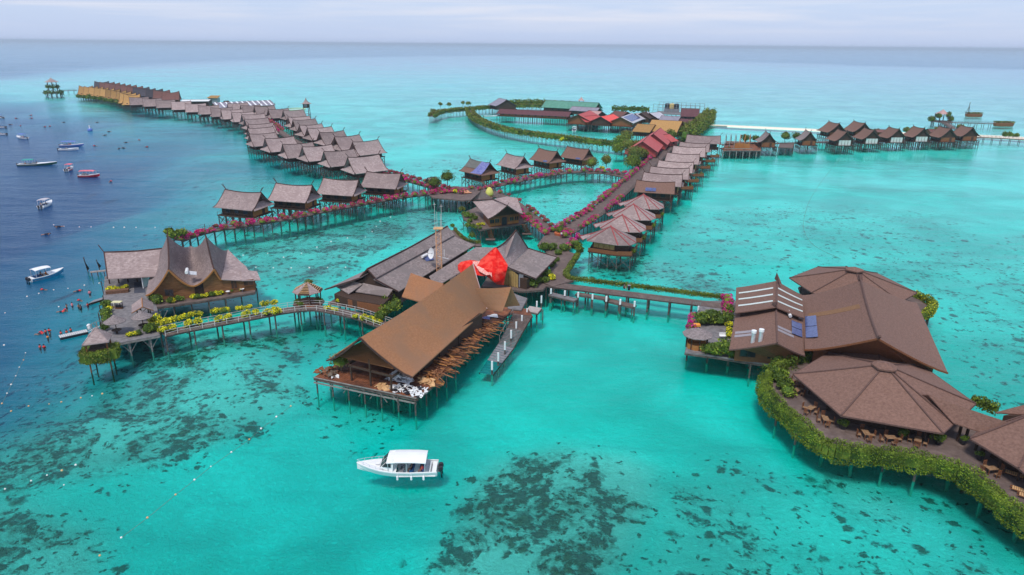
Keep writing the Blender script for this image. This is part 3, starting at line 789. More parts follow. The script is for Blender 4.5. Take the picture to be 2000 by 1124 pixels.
def walkway(name, label, px, z=3.0, w=3.0, m=DECK, planks=False, rail=True, post=3.0, pm=PILE, rail_m=None, cat='boardwalk', pr=.10, smooth=True, parts=False, lean=0, world=False, rows=2, brace=False):
    pts = list(px) if world else [P(x, y, z) for x, y in px]
    if smooth and len(pts) > 2: pts = smooth_line(pts)
    root = thing(name, label, cat, (pts[0].x, pts[0].y, z))
    Lp = offset_line(pts, w / 2); Rp = offset_line(pts, -w / 2)
    if planks:
        mb = MB(); cs = resample(pts, .32)
        for i in range(len(cs) - 1):
            d = cs[i + 1] - cs[i]; a_ = math.atan2(d.y, d.x)
            c = (cs[i] + cs[i + 1]) / 2
            mb.box((c.x, c.y, z - .04 + R.uniform(-.012, .012)), (.285, w + R.uniform(-.05, .08), .07), a_)
        mb.build('planking', m, root, kind='stuff')
    else:
        mb = MB()
        for i in range(len(pts) - 1):
            mb.slab([Lp[i], Lp[i + 1], Rp[i + 1], Rp[i]], .12)
        mb.build('deck_boards', m, root)
    mb = MB()
    for line in (offset_line(pts, w / 2 - .15), offset_line(pts, -w / 2 + .15)):
        for a, b in zip(line[:-1], line[1:]): mb.beam(a - Vector((0, 0, .22)), b - Vector((0, 0, .22)), .14, .22)
    mb.build('side_beam', pm, root)
    cs = resample(pts, post); mb = MB()
    offs = [w / 2 - .2, -w / 2 + .2] if rows == 2 else [w / 2 - .2, 0, -w / 2 + .2]
    for off in offs:
        for q in resample(offset_line(pts, off), post):
            if parts:
                m1 = MB(); m1.beam((q.x, q.y, -2.2), (q.x, q.y, z - .1), 2 * pr, n=6); m1.build('pile', pm, root)
            else: mb.beam((q.x, q.y, -2.2), (q.x, q.y, z - .1), 2 * pr, n=4)
    if brace:
        l1 = resample(offset_line(pts, w / 2 - .2), post); l2 = resample(offset_line(pts, -w / 2 + .2), post)
        for a, b in zip(l1, l2): mb.beam((a.x, a.y, .4), (b.x, b.y, z - .4), .09)
    if mb.v: mb.build('piles', pm, root, kind='stuff')
    if rail:
        for off in (w / 2 - .06, -w / 2 + .06):
            mb = MB(); line = resample(offset_line(pts, off), 2.0)
            for q in line: mb.beam(q, q + Vector((0, 0, 1.0)), .08)
            for a, b in zip(line[:-1], line[1:]):
                for hh in (.5, .95): mb.beam(a + Vector((0, 0, hh)), b + Vector((0, 0, hh)), .05)
            mb.build('railing', rail_m or pm, root)
    return root, pts

def bushes_along(pts, off, step, kinds, fmt, group, s=(.8, 1.2), z=0.0, prob=1, jit=.3, pot=None, start=0, skip=None):
    line = resample(offset_line(pts, off), step); i = start; out = []
    for q in line:
        if R.random() > prob or (skip and skip(q)): continue
        k = R.choice(kinds); w_ = {'magenta': 'magenta', 'red': 'reddish', 'violet': 'violet-pink', 'yellow': 'yellow-leaved', 'green': 'green', 'olive': 'olive-green'}[k]
        bush(q.x + R.uniform(-jit, jit), q.y + R.uniform(-jit, jit), q.z + z, k, fmt.format(n=nth(i), c=w_), R.uniform(*s) * 1.32, group, pot=pot)
        i += 1
    return i

def platform(root, poly, z, m=DECK, t=.14, name='deck', pm=PILE, step=3.0, pr=.1, parts=False, zb=-2.2, beams=True, diag=False):
    """deck slab over a polygon of world points, edge beams, and a grid of piles"""
    mb = MB(); mb.prism(poly, z - t, z); dk = mb.build(name, m, root)
    n = len(poly)
    if beams:
        mb = MB()
        for i in range(n):
            a, b = poly[i], poly[(i + 1) % n]
            mb.beam((a[0], a[1], z - t - .14), (b[0], b[1], z - t - .14), .16, .26)
        mb.build('edge_beam', pm, root)
    xs = [p[0] for p in poly]; ys = [p[1] for p in poly]
    # align grid to the first edge
    a, b = Vector(poly[0][:2]), Vector(poly[1][:2]); ux = (b - a).normalized(); uy = Vector((-ux.y, ux.x))
    loc = [((Vector(p[:2]) - a).dot(ux), (Vector(p[:2]) - a).dot(uy)) for p in poly]
    mn = min(q[0] for q in loc); mx = max(q[0] for q in loc); ny = min(q[1] for q in loc); my = max(q[1] for q in loc)
    pa = np.array([[p[0], p[1]] for p in poly])
    mb = MB(); i0 = max(1, round((mx - mn - .5) / step)); j0 = max(1, round((my - ny - .5) / step))
    for i in range(i0 + 1):
        for j in range(j0 + 1):
            gx = mn + .25 + (mx - mn - .5) * i / i0; gy = ny + .25 + (my - ny - .5) * j / j0
            q = a + ux * gx + uy * gy
            if sdist(np.array([q.x]), np.array([q.y]), pa)[0] < -.35: continue
            edge = sdist(np.array([q.x]), np.array([q.y]), pa)[0] < 1.2
            if parts and edge:
                m1 = MB(); m1.beam((q.x, q.y, zb), (q.x, q.y, z - t), 2 * pr, n=6); m1.build('pile', pm, root)
            else: mb.beam((q.x, q.y, zb), (q.x, q.y, z - t), 2 * pr, n=4)
            if diag and edge:
                for sg in (-1, 1): mb.beam((q.x, q.y, .6), (q.x + ux.x * sg * 1.3, q.y + ux.y * sg * 1.3, z - t - .1), .1)
    if mb.v: mb.build('piles', pm, root, kind='stuff')
    return dk

# --- the common over-water villa (local coordinates: ridge along X, front towards -Y)
def villa(roof_m, label, zf=3.3, Lr=12.0, hw=5.0, ze=5.6, zr=9.7, group=None, front='panel', wall_m=WOODD, end_m=WOODO, finial=1.5, stairs=True, solar=False, glass=False, skirt=True, k=1.4, sag=.4, deckside=1, yellowend=True):
    t = thing('stilt_villa', label, 'villa', (0, 0, 0), 0, group)
    h = Lr / 2
    g = gable_house(t, (-h, 0, zr), (h, 0, zr), (-h - .3, -hw, ze), (h + .3, -hw, ze), zf, roof_m, wall_m, k=k, sag=sag, finial=finial, skirt=skirt, sside=.70)
    ws = g['secs']; yf = ws[0][0].y; xe = ws[1][0].x; xs = ws[0][0].x
    # veranda deck round the house
    mb = MB(); mb.box((0, 0, zf - .12), (2 * xe + 1.6, 2 * abs(yf) + 2.2, .24)); dk = mb.build('veranda_deck', WOODD, t)
    yy = abs(yf) + 1.05; xx = xe + .75
    for s_ in (-1, 1):
        mb = MB(); mb.beam((-xx, s_ * yy, zf + .9), (xx, s_ * yy, zf + .9), .07)
        for i in range(9): mb.beam((-xx + 2 * xx * i / 8, s_ * yy, zf), (-xx + 2 * xx * i / 8, s_ * yy, zf + .9), .07)
        mb.build('balustrade', WOODD, dk)
    # timber end wall with door, its lit look put into the panel colour
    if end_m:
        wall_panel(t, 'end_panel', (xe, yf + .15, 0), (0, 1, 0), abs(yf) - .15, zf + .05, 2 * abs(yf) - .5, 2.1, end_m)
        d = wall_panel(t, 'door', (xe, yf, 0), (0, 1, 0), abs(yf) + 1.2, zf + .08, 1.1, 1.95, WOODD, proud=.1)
    for u in (.22, .5, .78):
        wall_panel(t, 'window', (xs, yf, 0), (1, 0, 0), (xe - xs) * u, zf + .7, 1.3, 1.2, GLASSD, frame=None)
    if glass:
        for i in range(4):
            wall_panel(t, 'glass_door', (xe, yf, 0), (0, 1, 0), abs(yf) + (i - 1.5) * 1.4, zf + .06, 1.2, 2.5, CURT, proud=.12)
    mb = MB(); nx, ny = 6, 4
    for i in range(nx):
        for j in range(ny):
            x = -xx + .2 + (2 * xx - .4) * i / (nx - 1); y = -yy + .2 + (2 * yy - .4) * j / (ny - 1)
            mb.beam((x, y, -2), (x, y, zf - .2), .2)
            if j in (0, ny - 1) and i < nx - 1:
                x2 = -xx + .2 + (2 * xx - .4) * (i + 1) / (nx - 1)
                braces(mb, (x, y), (x2, y), zf - .4, .5)
            if i in (0, nx - 1) and j < ny - 1:
                y2 = -yy + .2 + (2 * yy - .4) * (j + 1) / (ny - 1)
                braces(mb, (x, y), (x, y2), zf - .4, .5)
    mb.build('piles', PILE, t, kind='stuff')
    if stairs:
        mb = MB()
        x0, y0 = xe + .5, -abs(yf) + .3
        for s_ in (0, .9):
            mb.beam((x0, y0 - s_, zf), (x0 + 3.2, y0 - s_ - .6, zf - 1.1), .1, .18)
            mb.beam((x0, y0 - s_, zf + .9), (x0 + 3.2, y0 - s_ - .6, zf - .2), .07)
        for i in range(9): mb.box((x0 + .35 * i, y0 - .45 - .065 * i, zf - .12 * i), (.28, 1.0, .05))
        mb.build('steps', WOOD, t)
    if solar:
        q = profile(g['A'], g['C'], k, .80); q2 = profile(g['A'], g['C'], k, .97)
        mb = MB(); x = 1.0
        for i in range(2):
            xa = 2.4 + i * 1.15
            mb.slab([(xa, q.y, q.z + .2), (xa + 1.05, q.y, q.z + .2), (xa + 1.05, q2.y, q2.z + .2), (xa, q2.y, q2.z + .2)], .06)
        mb.build('solar_panel', SOLAR, t)
    return t

_used = set()
def put(proto, A, B, z, label, group=None, scale=None, yaw=None, Lr=12.0, zs=1.0, flip=False):
    """stand a copy of proto so that its ridge runs between what the photograph shows at A and B"""
    a, b = P(*A, z), P(*B, z); c = (a + b) / 2
    d = b - a
    y = math.atan2(d.y, d.x) if yaw is None else yaw
    if flip: y += PI
    o = proto if proto.name not in _used else copy_tree(proto)
    if proto.name not in _used: _used.add(proto.name)
    s = scale or d.length / Lr
    o.location = (c.x, c.y, 0); o.rotation_euler = (0, 0, y + R.uniform(-.035, .035)); s *= R.uniform(.97, 1.03); o.scale = (s, s * R.uniform(.96, 1.04), zs * R.uniform(.97, 1.03))
    o['label'] = label
    if group: o['group'] = group
    return o
# ------------------------------------------------------------------ the villa rows
grey_v = villa(GREY, 'x', stairs=False, hw=5.6, ze=4.9, zr=10.1, k=1.5)
grey_v2 = villa(GREY, 'x')
amber_v = villa(AMBER, 'x', finial=0, stairs=False, hw=5.8, ze=4.2, zr=11.8, k=1.8, sag=1.5)
redbr_v = villa(REDBR, 'x', finial=0, stairs=False, ze=5, zr=11.4, k=1.7, sag=1.3)
slate_v = villa(SLATE, 'x', finial=0, stairs=False, ze=5, zr=11.4, k=1.7, sag=1.3)
brown_v = villa(BROWN, 'x', solar=True, finial=1.2)

rowA = [((679.4, 310), (740, 303.6)), ((634, 298.4), (690, 293)), ((591.6, 288.4), (647, 284)), ((553.6, 283), (608.6, 278)), ((519.4, 273), (572, 268.4)), ((487.4, 262.4), (538, 259.4)),
        ((483.6, 252.4), (533.6, 249)), ((486, 245), (532, 241.6)), ((477.6, 234), (523, 231.2)), ((472.4, 226.4), (516, 223.6)), ((452.4, 220.4), (495, 219)), ((432, 216), (473, 214.6)),
        ((414, 211.6), (451, 210.6)), ((389, 207.6), (425, 206.6)), ((364.4, 203.6), (399, 203)), ((337.4, 200), (370, 199.2)), ((307, 196), (339, 195.4)), ((280.6, 194.2), (313, 193.2)), ((255, 191.8), (287, 190.8))]
rowB = [((688, 279), (739, 274)), ((653.6, 270.6), (702, 266)), ((624, 261.4), (671, 257)), ((600.4, 252), (647, 248.4)), ((584, 245.6), (629, 242.4)), ((572, 236.6), (616, 233.6)),
        ((563, 230.6), (604, 228)), ((551.4, 217), (594, 215)), ((525.6, 214.4), (561, 212.6)), ((499.4, 210), (533, 208.6)), ((472.4, 207), (505, 205.6)), ((448, 203.4), (480, 202.4))]
def yaw_px(A, B, z=9.7):
    a, b = P(*A, z), P(*B, z); return math.atan2(b.y - a.y, b.x - a.x)
ys = [yaw_px(*r) for r in rowA]
for i, (A, B) in enumerate(rowA):
    lab = f'grey thatched villa, {nth(i)} from the near end of the outer row beside blue water'
    y = sum(ys[max(0, i - 2):i + 3]) / len(ys[max(0, i - 2):i + 3])
    put(grey_v, A, B, 9.7, lab, 'grey villas of the outer row', scale=1.08, yaw=y)
ys = [yaw_px(*r) for r in rowB]
for i, (A, B) in enumerate(rowB):
    lab = f'grey thatched villa, {nth(i)} from the near end of the inner row behind the boardwalk'
    y = sum(ys[max(0, i - 2):i + 3]) / len(ys[max(0, i - 2):i + 3])
    put(grey_v, A, B, 9.7, lab, 'grey villas of the inner row', scale=1.08, yaw=y)
gold = [(151, 168.5), (161, 169.4), (171, 170.4), (181.5, 171.6), (193, 173.4), (204, 175.4), (215.5, 177.6), (225.5, 180), (233.5, 182.6), (241.5, 185.4)]
for i, (x, y) in enumerate(gold):
    put(amber_v, (x, y), (x + 33, y - .9), 11.5, f'amber-roofed villa, {nth(i)} from the far left tip of the long jetty village', 'amber roofed villas', scale=1.0, yaw=rad(2))
back = [(213, 162.8), (223.6, 164.4), (234, 165.8), (244, 167.2), (255, 168.8), (266, 170.4), (278, 172.2), (290, 174.2), (302, 176.2), (316, 178.4), (330, 180.2), (348, 182.8)]
bk = [slate_v, redbr_v, redbr_v, redbr_v, redbr_v, redbr_v, redbr_v, slate_v, slate_v, slate_v, redbr_v, redbr_v]
nb_ = {id(slate_v): 'black-roofed', id(redbr_v): 'red-brown roofed'}
for i, (x, y) in enumerate(back):
    put(bk[i], (x - 28, y + .2), (x, y), 9.7, f'{nb_[id(bk[i])]} villa, {nth(i)} from the far end of the rear row behind the amber roofs', 'dark roofed villas of the rear row', scale=1.10, yaw=rad(12))
# four villas in front of the left boardwalk
for i, (A, B) in enumerate([((439, 371), (511, 377)), ((539, 359.6), (610, 363.6)), ((631, 347), (700.6, 351.6)), ((716, 336.5), (783, 340))]):
    w_ = ['leftmost of the four', 'second from the left of the four', 'third from the left of the four', 'rightmost of the four'][i]
    o = put(grey_v2, A, B, 9.7, f'large grey villa with steps, {w_} above the left boardwalk', 'four grey villas above the left boardwalk', scale=1.02)
# four villas in the middle distance
mids_ = [((918, 308.5), (957, 316)), ((989, 298), (1024, 306)), ((1054, 289), (1087, 296.6)), ((1109.6, 284), (1149, 289.6))]
tarp_v = villa(BROWN, 'x', finial=1.3)
o = put(tarp_v, *mids_[0], 9.9, 'brown-roofed villa with blue and green tarpaulins over its roof, leftmost behind the middle boardwalk', 'four villas behind the middle boardwalk', scale=.97, yaw=rad(-50))
mb = MB(); Av, Bv = Vector((-6, 0, 9.7)), Vector((6, 0, 9.7)); Cv, Dv = Vector((-6.3, -5, 5.6)), Vector((6.3, -5, 5.6))
mb.slope(lerp(Av, Bv, .0) + Vector((0, 0, .10)), lerp(Av, Bv, .62) + Vector((0, 0, -.05)), profile(Av, Cv, 1.4, .55) + Vector((0, 0, .14)), profile(lerp(Av, Bv, .62), lerp(Cv, Dv, .62), 1.4, .52) + Vector((0, 0, .1)), 1.15, .25, .06, 6, 4)
c_ = mb.build('green_tarpaulin', mat('faded_green_tarpaulin', (.10, .10, .09), (.17, .17, .15), 1.5, .7), None); c_.parent = o
mb = MB(); mb.slope(lerp(Av, Bv, .62) + Vector((0, 0, -.02)), Bv + Vector((0, 0, .12)), profile(lerp(Av, Bv, .52), lerp(Cv, Dv, .52), 1.4, .97) + Vector((0, 0, .12)), profile(Bv, Dv, 1.4, .9) + Vector((0, 0, .14)), 1.3, .2, .06, 6, 5)
c_ = mb.build('blue_tarpaulin', BLUET, None); c_.parent = o
put(grey_v2, *mids_[1], 9.9, 'grey-pink thatched villa, second from the left behind the middle boardwalk', 'four villas behind the middle boardwalk', scale=.97, yaw=rad(-53))
put(brown_v, *mids_[2], 9.9, 'brown-roofed villa with a solar panel, third from the left behind the middle boardwalk', 'four villas behind the middle boardwalk', scale=.97, yaw=rad(-53))
put(brown_v, *mids_[3], 9.9, 'brown-roofed villa with a solar panel, rightmost behind the middle boardwalk', 'four villas behind the middle boardwalk', scale=.97, yaw=rad(-45))
# the row along the right boardwalk
rowR = [((1260, 336.4), (1331, 341.4)), ((1275, 324), (1342.4, 327.6)), ((1288.6, 312.4), (1353, 316.4)), ((1304, 298), (1366, 301.6)), ((1317.6, 286), (1376, 289)), ((1330.4, 276.4), (1385, 279.6)), ((1341, 262.4), (1408.6, 265))]
long_v = villa(GREY, 'x', Lr=13.0, hw=4.0, stairs=False, zr=9.4, ze=6.0, k=1.5, skirt=True, wall_m=WOODD)
for i, (A, B) in enumerate(rowR):
    put(long_v, A, B, 9.4, f'pale grey villa, {nth(i)} from the near end of the row right of the straight boardwalk', 'pale grey villas right of the straight boardwalk', Lr=13.0, scale=1.03 if i < 6 else 1.22)
b_v = villa(BROWN, 'x', Lr=13.0, hw=4.9, finial=0, stairs=False, zr=8.6, ze=5.6, k=1.1, skirt=False)
o = put(b_v, (1243, 352), (1319, 356), 8.6, 'plain brown-roofed villa between the red-hipped villas and the grey row', None, Lr=13.0)
mb = MB()
for i in range(3): 
    x = -3 + i * 1.2; mb.slab([(x, -3.4, 6.95), (x + 1.1, -3.4, 6.95), (x + 1.1, -4.5, 6.1), (x, -4.5, 6.1)], .06)
c_ = mb.build('solar_panel', SOLAR, None); c_.parent = o

# four villas with hipped grey roofs and red ridge caps
def hip_villa():
    t = thing('hipped_villa', 'x', 'villa', (0, 0, 0)); zf = 3.4; ap = Vector((0, 0, 9.2)); ze = 5.9
    c = [Vector(q) for q in ((-5.3, -2.3, ze), (2.2, -4.6, ze), (4.9, -4.0, ze), (6.3, -1.4, ze), (6.0, 3.6, ze), (1.5, 5.2, ze), (-4.2, 4.8, ze), (-6.0, 1.8, ze))]
    mb = MB(); n = len(c)
    for i in range(n):
        a, b = c[i], c[(i + 1) % n]
        mb.slab([ap, a, b], .14)
    ro = mb.build('roof', GREY, t)
    mb = MB()
    for i in (0, 1, 2, 3, 7): mb.beam(ap + Vector((0, 0, .04)), c[i] + Vector((0, 0, .04)), .26, .12)
    mb.lathe(ap, [(.35, -.1), (.2, .12), (.02, .3)], 8); mb.build('ridge_cap', RIDGER, ro)
    # lower skirt roof on the far left corner
    mb = MB(); mb.slab([(-3.0, 1.5, 7.35), (-6.6, -.6, 5.55), (-7.6, 3.0, 5.4), (-3.2, 5.6, 5.7)], .12); pr_ = mb.build('porch_roof', GREY, t)
    mb = MB(); mb.beam((-3.0, 1.5, 7.4), (-7.6, 3.0, 5.5), .22, .12); mb.beam((-6.6, -.6, 5.6), (-7.6, 3.0, 5.45), .18, .1); mb.build('porch_ridge_cap', RIDGER, pr_)
    mb = MB(); mb.prism([(-4.0, -1.6), (2.0, -3.5), (4.6, -3.0), (5.0, 2.8), (-3.4, 3.8)], zf, 6.15); mb.build('wall', WOODD, t)
    for i in range(4):
        U = Vector((6.0, -1.9, 0)); O = Vector((-4.0, -1.6, 0))
        wall_panel(t, 'bamboo_screen', O, U, .95 + i * 1.35, zf + .9, 1.25, 1.15, BAMBOO)
    mb = MB(); mb.prism([(-5.0, -2.6), (2.2, -4.6), (5.6, -4.0), (6.6, 3.8), (-4.6, 4.6)], zf - .25, zf); mb.build('veranda_deck', WOODD, t)
    mb = MB(); mb.prism([(-4.9, -2.55), (2.2, -4.5), (2.2, -4.38), (-4.9, -2.43)], zf, zf + .85); mb.prism([(2.2, -4.5), (5.5, -3.9), (5.5, -3.75), (2.2, -4.35)], zf, zf + .95); mb.prism([(5.5, -3.9), (6.5, 3.7), (6.35, 3.7), (5.35, -3.8)], zf, zf + .95); mb.build('balcony_screen', WOOD, t)
    mb = MB()
    for x, y in ((-4.6, -2.2), (-2.4, -2.9), (-.1, -3.6), (2.1, -4.3), (5.2, -3.8), (5.7, -1), (6.1, 1.5), (6.3, 3.6), (-4.4, 4.4), (-4.4, 1), (0, 0), (2.5, 3.8), (-1, 4), (2.8, 0), (-2, 1)):
        mb.beam((x, y, -2), (x, y, zf - .2), .2)
    braces(mb, (-4.6, -2.2), (-.1, -3.6), zf - .4, .3); braces(mb, (2.1, -4.3), (5.2, -3.8), zf - .4, .3); braces(mb, (5.2, -3.8), (6.3, 3.6), zf - .4, .3); braces(mb, (-.1, -3.6), (2.1, -4.3), zf - .4, .3)
    mb.build('piles', PILE, t, kind='stuff')
    f = bpy.data.objects.new('balcony_plants', BUSH['green'][0]); COL.objects.link(f); f.parent = t; f.location = (5.9, -2.6, zf + .3); f.scale = (.7, 1.1, 1)
    return t
hv = hip_villa()
for i, (ax, ay, s) in enumerate([(1193, 442.4, 1.0), (1215.6, 419.8, .99), (1237.6, 399, .985), (1257, 380, .97)]):
    q = P(ax, ay, 9.2); o = hv if i == 0 else copy_tree(hv); o.location = (q.x, q.y, 0); o.rotation_euler = (0, 0, rad(-12)); o.scale = (s, s, 1)
    tag(o, f'grey hipped villa with red ridge caps, {["nearest", "second", "third", "farthest"][i]} of the four beside the boardwalk', None, 'hipped villas with red ridge caps')

# villas with glazed fronts far on the right, and two behind them
gl_v = villa(BROWN, 'x', glass=True, finial=.7, stairs=False, Lr=9.0, hw=5.2, zr=10.4, end_m=None, k=1.5, skirt=False)
gd_v = villa(BROWN, 'x', finial=.7, stairs=False, Lr=9.0, hw=5.2, zr=10.4, end_m=WOOD, k=1.5, skirt=False)
def put_end(proto, ax, ay, lab, yaw, s=1.0, Lr=9.0, zr=10.4):
    q = P(ax, ay, zr); d = Vector((math.cos(yaw), math.sin(yaw), 0)); c = q - d * (Lr / 2 * s)
    o = proto if proto.name not in _used else copy_tree(proto); _used.add(proto.name)
    o.location = (c.x, c.y, 0); o.rotation_euler = (0, 0, yaw); o.scale = (s, s, 1)
    tag(o, lab, None, 'villas at the far right'); return o
for i, (x, y, g_) in enumerate([(1653, 257, 1), (1706, 254, 1), (1755, 252, 1), (1804, 250.6, 1), (1856, 251, 0), (1899, 249, 0)]):
    put_end(gl_v if g_ else gd_v, x + 2, y, f'{"glass-fronted" if g_ else "open-fronted"} brown villa, {nth(i)} from the left in the front row at the far right', rad(-88), 1.12)
put_end(gd_v, 1640, 241.6, 'brown villa behind the front row, left one of the rear pair at the far right', rad(-84), 1.25)
put_end(gd_v, 1690, 240.6, 'brown villa behind the front row, right one of the rear pair at the far right', rad(-84), 1.25)
gg_v = villa(DGREY, 'x', finial=1.2, stairs=False, Lr=11.0, hw=5.0, zr=10.0, end_m=WOOD, k=1.6, skirt=False)
put_end(gg_v, 1504, 261, 'grey steep-gabled villa just right of the unfinished timber frame', rad(-98), .95, 11, 10)
put_end(gg_v, 1584, 258, 'grey steep-gabled villa between the round-topped trees and the glass-fronted row', rad(-98), .95, 11, 10)
# ------------------------------------------------------------------ boardwalks and what lines them
fl_g = 'flowering bushes along the boardwalks'
# left boardwalk in front of the four villas
_, pl = walkway('boardwalk', 'boardwalk on many piles below the four grey villas, lined with magenta flowers', [(348, 470), (405, 452), (480, 440), (560, 427), (640, 411), (720, 396), (800, 383), (880, 375)], 3.0, 3.2, post=2.6, brace=True)
bushes_along(pl, -1.5, 3.3, ['magenta', 'magenta', 'magenta', 'red'], '{c} flower bush, {n} from the left on the near edge of the left boardwalk', fl_g, (.95, 1.3), .1, .92)
bushes_along(pl, 1.6, 4.6, ['magenta', 'magenta', 'red'], '{c} flower bush, {n} from the left on the villa side of the left boardwalk', fl_g, (.8, 1.1), .1, .8)
# from the crossing up behind the outer row
_, pl = walkway('boardwalk', 'boardwalk climbing left from the crossing behind the outer villa row', [(880, 376), (835, 362), (790, 350), (750, 338), (700, 322), (640, 303), (590, 283), (555, 263), (530, 243), (505, 229)], 3.0, 4.2, post=3.5)
def hid(q): return -75 > q.x > -128
bushes_along(pl, 2.0, 4.0, ['magenta', 'magenta', 'red'], '{c} flower bush, {n} from the crossing, left side of the long rear boardwalk', fl_g, (1.0, 1.3), .1, 1, skip=hid)
bushes_along(pl, -2.0, 4.0, ['magenta', 'magenta', 'red'], '{c} flower bush, {n} from the crossing, right side of the long rear boardwalk', fl_g, (1.0, 1.3), .1, 1, skip=hid)
_, pl = walkway('boardwalk', 'far boardwalk running between amber roofs and dark roofs', [(505, 229), (470, 217), (410, 208), (350, 199), (300, 188), (255, 178), (205, 170.5), (190, 170)], 3.0, 5.0, post=4, rail=False)
# middle boardwalk
_, pl = walkway('boardwalk', 'boardwalk on piles in front of the four middle villas, lined with magenta flowers', [(895, 378), (930, 371), (985, 359), (1050, 346), (1110, 337), (1165, 335), (1222, 342)], 3.0, 3.4, post=2.8, brace=True)
bushes_along(pl, -1.6, 3.0, ['magenta', 'magenta', 'violet'], '{c} flower bush, {n} from the left on the near edge of the middle boardwalk', fl_g, (.8, 1.25), .1, .8)
bushes_along(pl, 1.6, 4.0, ['magenta', 'magenta', 'red'], '{c} flower bush, {n} from the left on the far edge of the middle boardwalk', fl_g, (.8, 1.1), .1, .8)
# crossing deck with loungers
cr_ = thing('crossing_deck', 'wide deck where the boardwalks cross, with sun loungers and trees', 'deck', tuple(P(900, 378, 3)))
platform(cr_, [P(x, y, 3.02) for x, y in ((845, 386), (905, 392), (962, 386), (985, 378), (950, 368), (885, 364), (830, 374))], 3.02, DECK, step=3)
for i in range(3):
    q = P(905 + i * 6, 378.5 - i * .3, 3.05); t = thing('sun_lounger', f'orange sun lounger, {["left", "middle", "right"][i]} one of three on the crossing deck', 'lounger', tuple(q), .6, 'sun loungers on the crossing deck')
    mb = MB(); mb.box((0, 0, .3), (.8, 1.9, .12)); o = mb.build('cushion', DUTCH, None); o.parent = t
    mb = MB(); mb.slab([(-.4, .95, .34), (.4, .95, .34), (.4, 1.5, .75), (-.4, 1.5, .75)], .1); o = mb.build('backrest', DUTCH, None); o.parent = t
    mb = MB(); [mb.beam((sx * .35, sy * .8, 0), (sx * .35, sy * .8, .3), .07) for sx in (-1, 1) for sy in (-1, 1)]; o = mb.build('legs', WOOD, None, kind='stuff'); o.parent = t
# yellow egg-shaped shelter
q = P(956, 384, 3); t = thing('egg_shelter', 'pale yellow egg-shaped shelter behind the grey hut with the plants', 'shelter', tuple(q))
mb = MB(); mb.lathe(q, [(.9, 0), (1.3, .8), (1.25, 1.6), (.9, 2.4), (.45, 2.9), (.05, 3.1)], 14); mb.build('shell', YELLOWB, t, smooth=True)
mb = MB(); mb.lathe(q, [(1.0, -.02), (1.0, .12)], 14); mb.build('base_ring', WOOD, t)
# curve from the crossing to the round plaza
_, pl = walkway('boardwalk', 'curving boardwalk from the crossing past the grey hut to the main junction', [(950, 376), (985, 386), (1010, 402), (1035, 422), (1060, 441), (1083, 461)], 3.0, 4.6, DECK, True, post=3)
bushes_along(pl, 2.3, 4.6, ['red', 'red', 'magenta'], '{c} flower bush, {n} from the crossing on the lagoon side of the curving boardwalk', fl_g, (.75, 1.15), .1, .9)
bushes_along(pl[-14:], -2.3, 2.6, ['violet', 'magenta'], '{c} flower bush, {n} from the top on the inner side of the curving boardwalk', fl_g, (.9, 1.2), .1, 1)
# straight boardwalk to the upper right
_, pl = walkway('boardwalk', 'broad straight boardwalk running to the upper right beside the hipped villas', [(1085, 462), (1125, 440), (1165, 414), (1205, 381), (1240, 350), (1275, 318), (1305, 289), (1318, 276)], 3.0, 5.6, DECK, True, post=3.2, smooth=True)
bushes_along(pl, 2.7, 3.4, ['violet', 'magenta', 'violet'], '{c} flower bush, {n} from the junction on the lagoon side of the straight boardwalk', fl_g, (.85, 1.2), .1, .95)
bushes_along(pl[:18], -2.7, 3.8, ['violet', 'magenta'], '{c} flower bush, {n} from the junction on the villa side of the straight boardwalk', fl_g, (.85, 1.2), .1, .85)
# plaza and path down to the bridge
pz = thing('junction_deck', 'grey-brown deck area where all boardwalks meet above the red tarpaulin', 'deck', tuple(P(1090, 480, 3)))
platform(pz, [P(x, y, 3.03) for x, y in ((1050, 478), (1062, 462), (1085, 455), (1120, 452), (1108, 478), (1112, 492), (1132, 499), (1108, 536), (1120, 548), (1078, 560), (1062, 552), (1077, 520), (1066, 490))], 3.03, DECK, step=3.2)
br, brp = walkway('bridge', 'wooden bridge deck on dark piles leading to the brown restaurant complex', [(1070, 555), (1130, 562), (1200, 571), (1290, 582), (1400, 596), (1436, 602)], 2.9, 3.0, DECK, True, rail=False, post=4.2, parts=True, pr=.17)
# low hedge edging path and bridge
hp = [P(x, y, 3) for x, y in ((1130, 497), (1118, 515), (1104, 538), (1112, 546), (1160, 552), (1220, 559), (1290, 568), (1360, 577), (1422, 585))]
hedge('low_hedge', 'long low green hedge edging the junction path and the bridge', hp, 3.35, 1.1, 1.0, 150, LEAF, .26, kind2=LEAFO, frac=.45)
# person at the junction is added with the people
bt = ['round green bush left of the path below the junction', 'green clipped bush right of the path below the junction']
for i, (x, y, s_) in enumerate([(1063, 490, 1.7), (1079, 488, 1.7), (1090, 498, 1.3)]): bush(*P(x, y, 3), 'green', f'green bush, {["left", "middle", "right"][i]} one of the cluster left of the path below the junction', s_, 'green bushes by the junction path')
for i, (x, y, s_) in enumerate([(1102, 490, 1.7), (1125, 486, 1.8), (1133, 496, 1.5)]): bush(*P(x, y, 3), 'green', f'green bush, {["left", "middle", "right"][i]} one of the cluster right of the path below the junction', s_, 'green bushes by the junction path')
for i, (x, y) in enumerate([(1119, 478), (1111, 486), (1130, 468)]): bush(*P(x, y, 3), 'violet', f'violet-pink flower bush, {["upper", "lower", "topmost"][i]} one at the foot of the straight boardwalk', 1.3, fl_g)
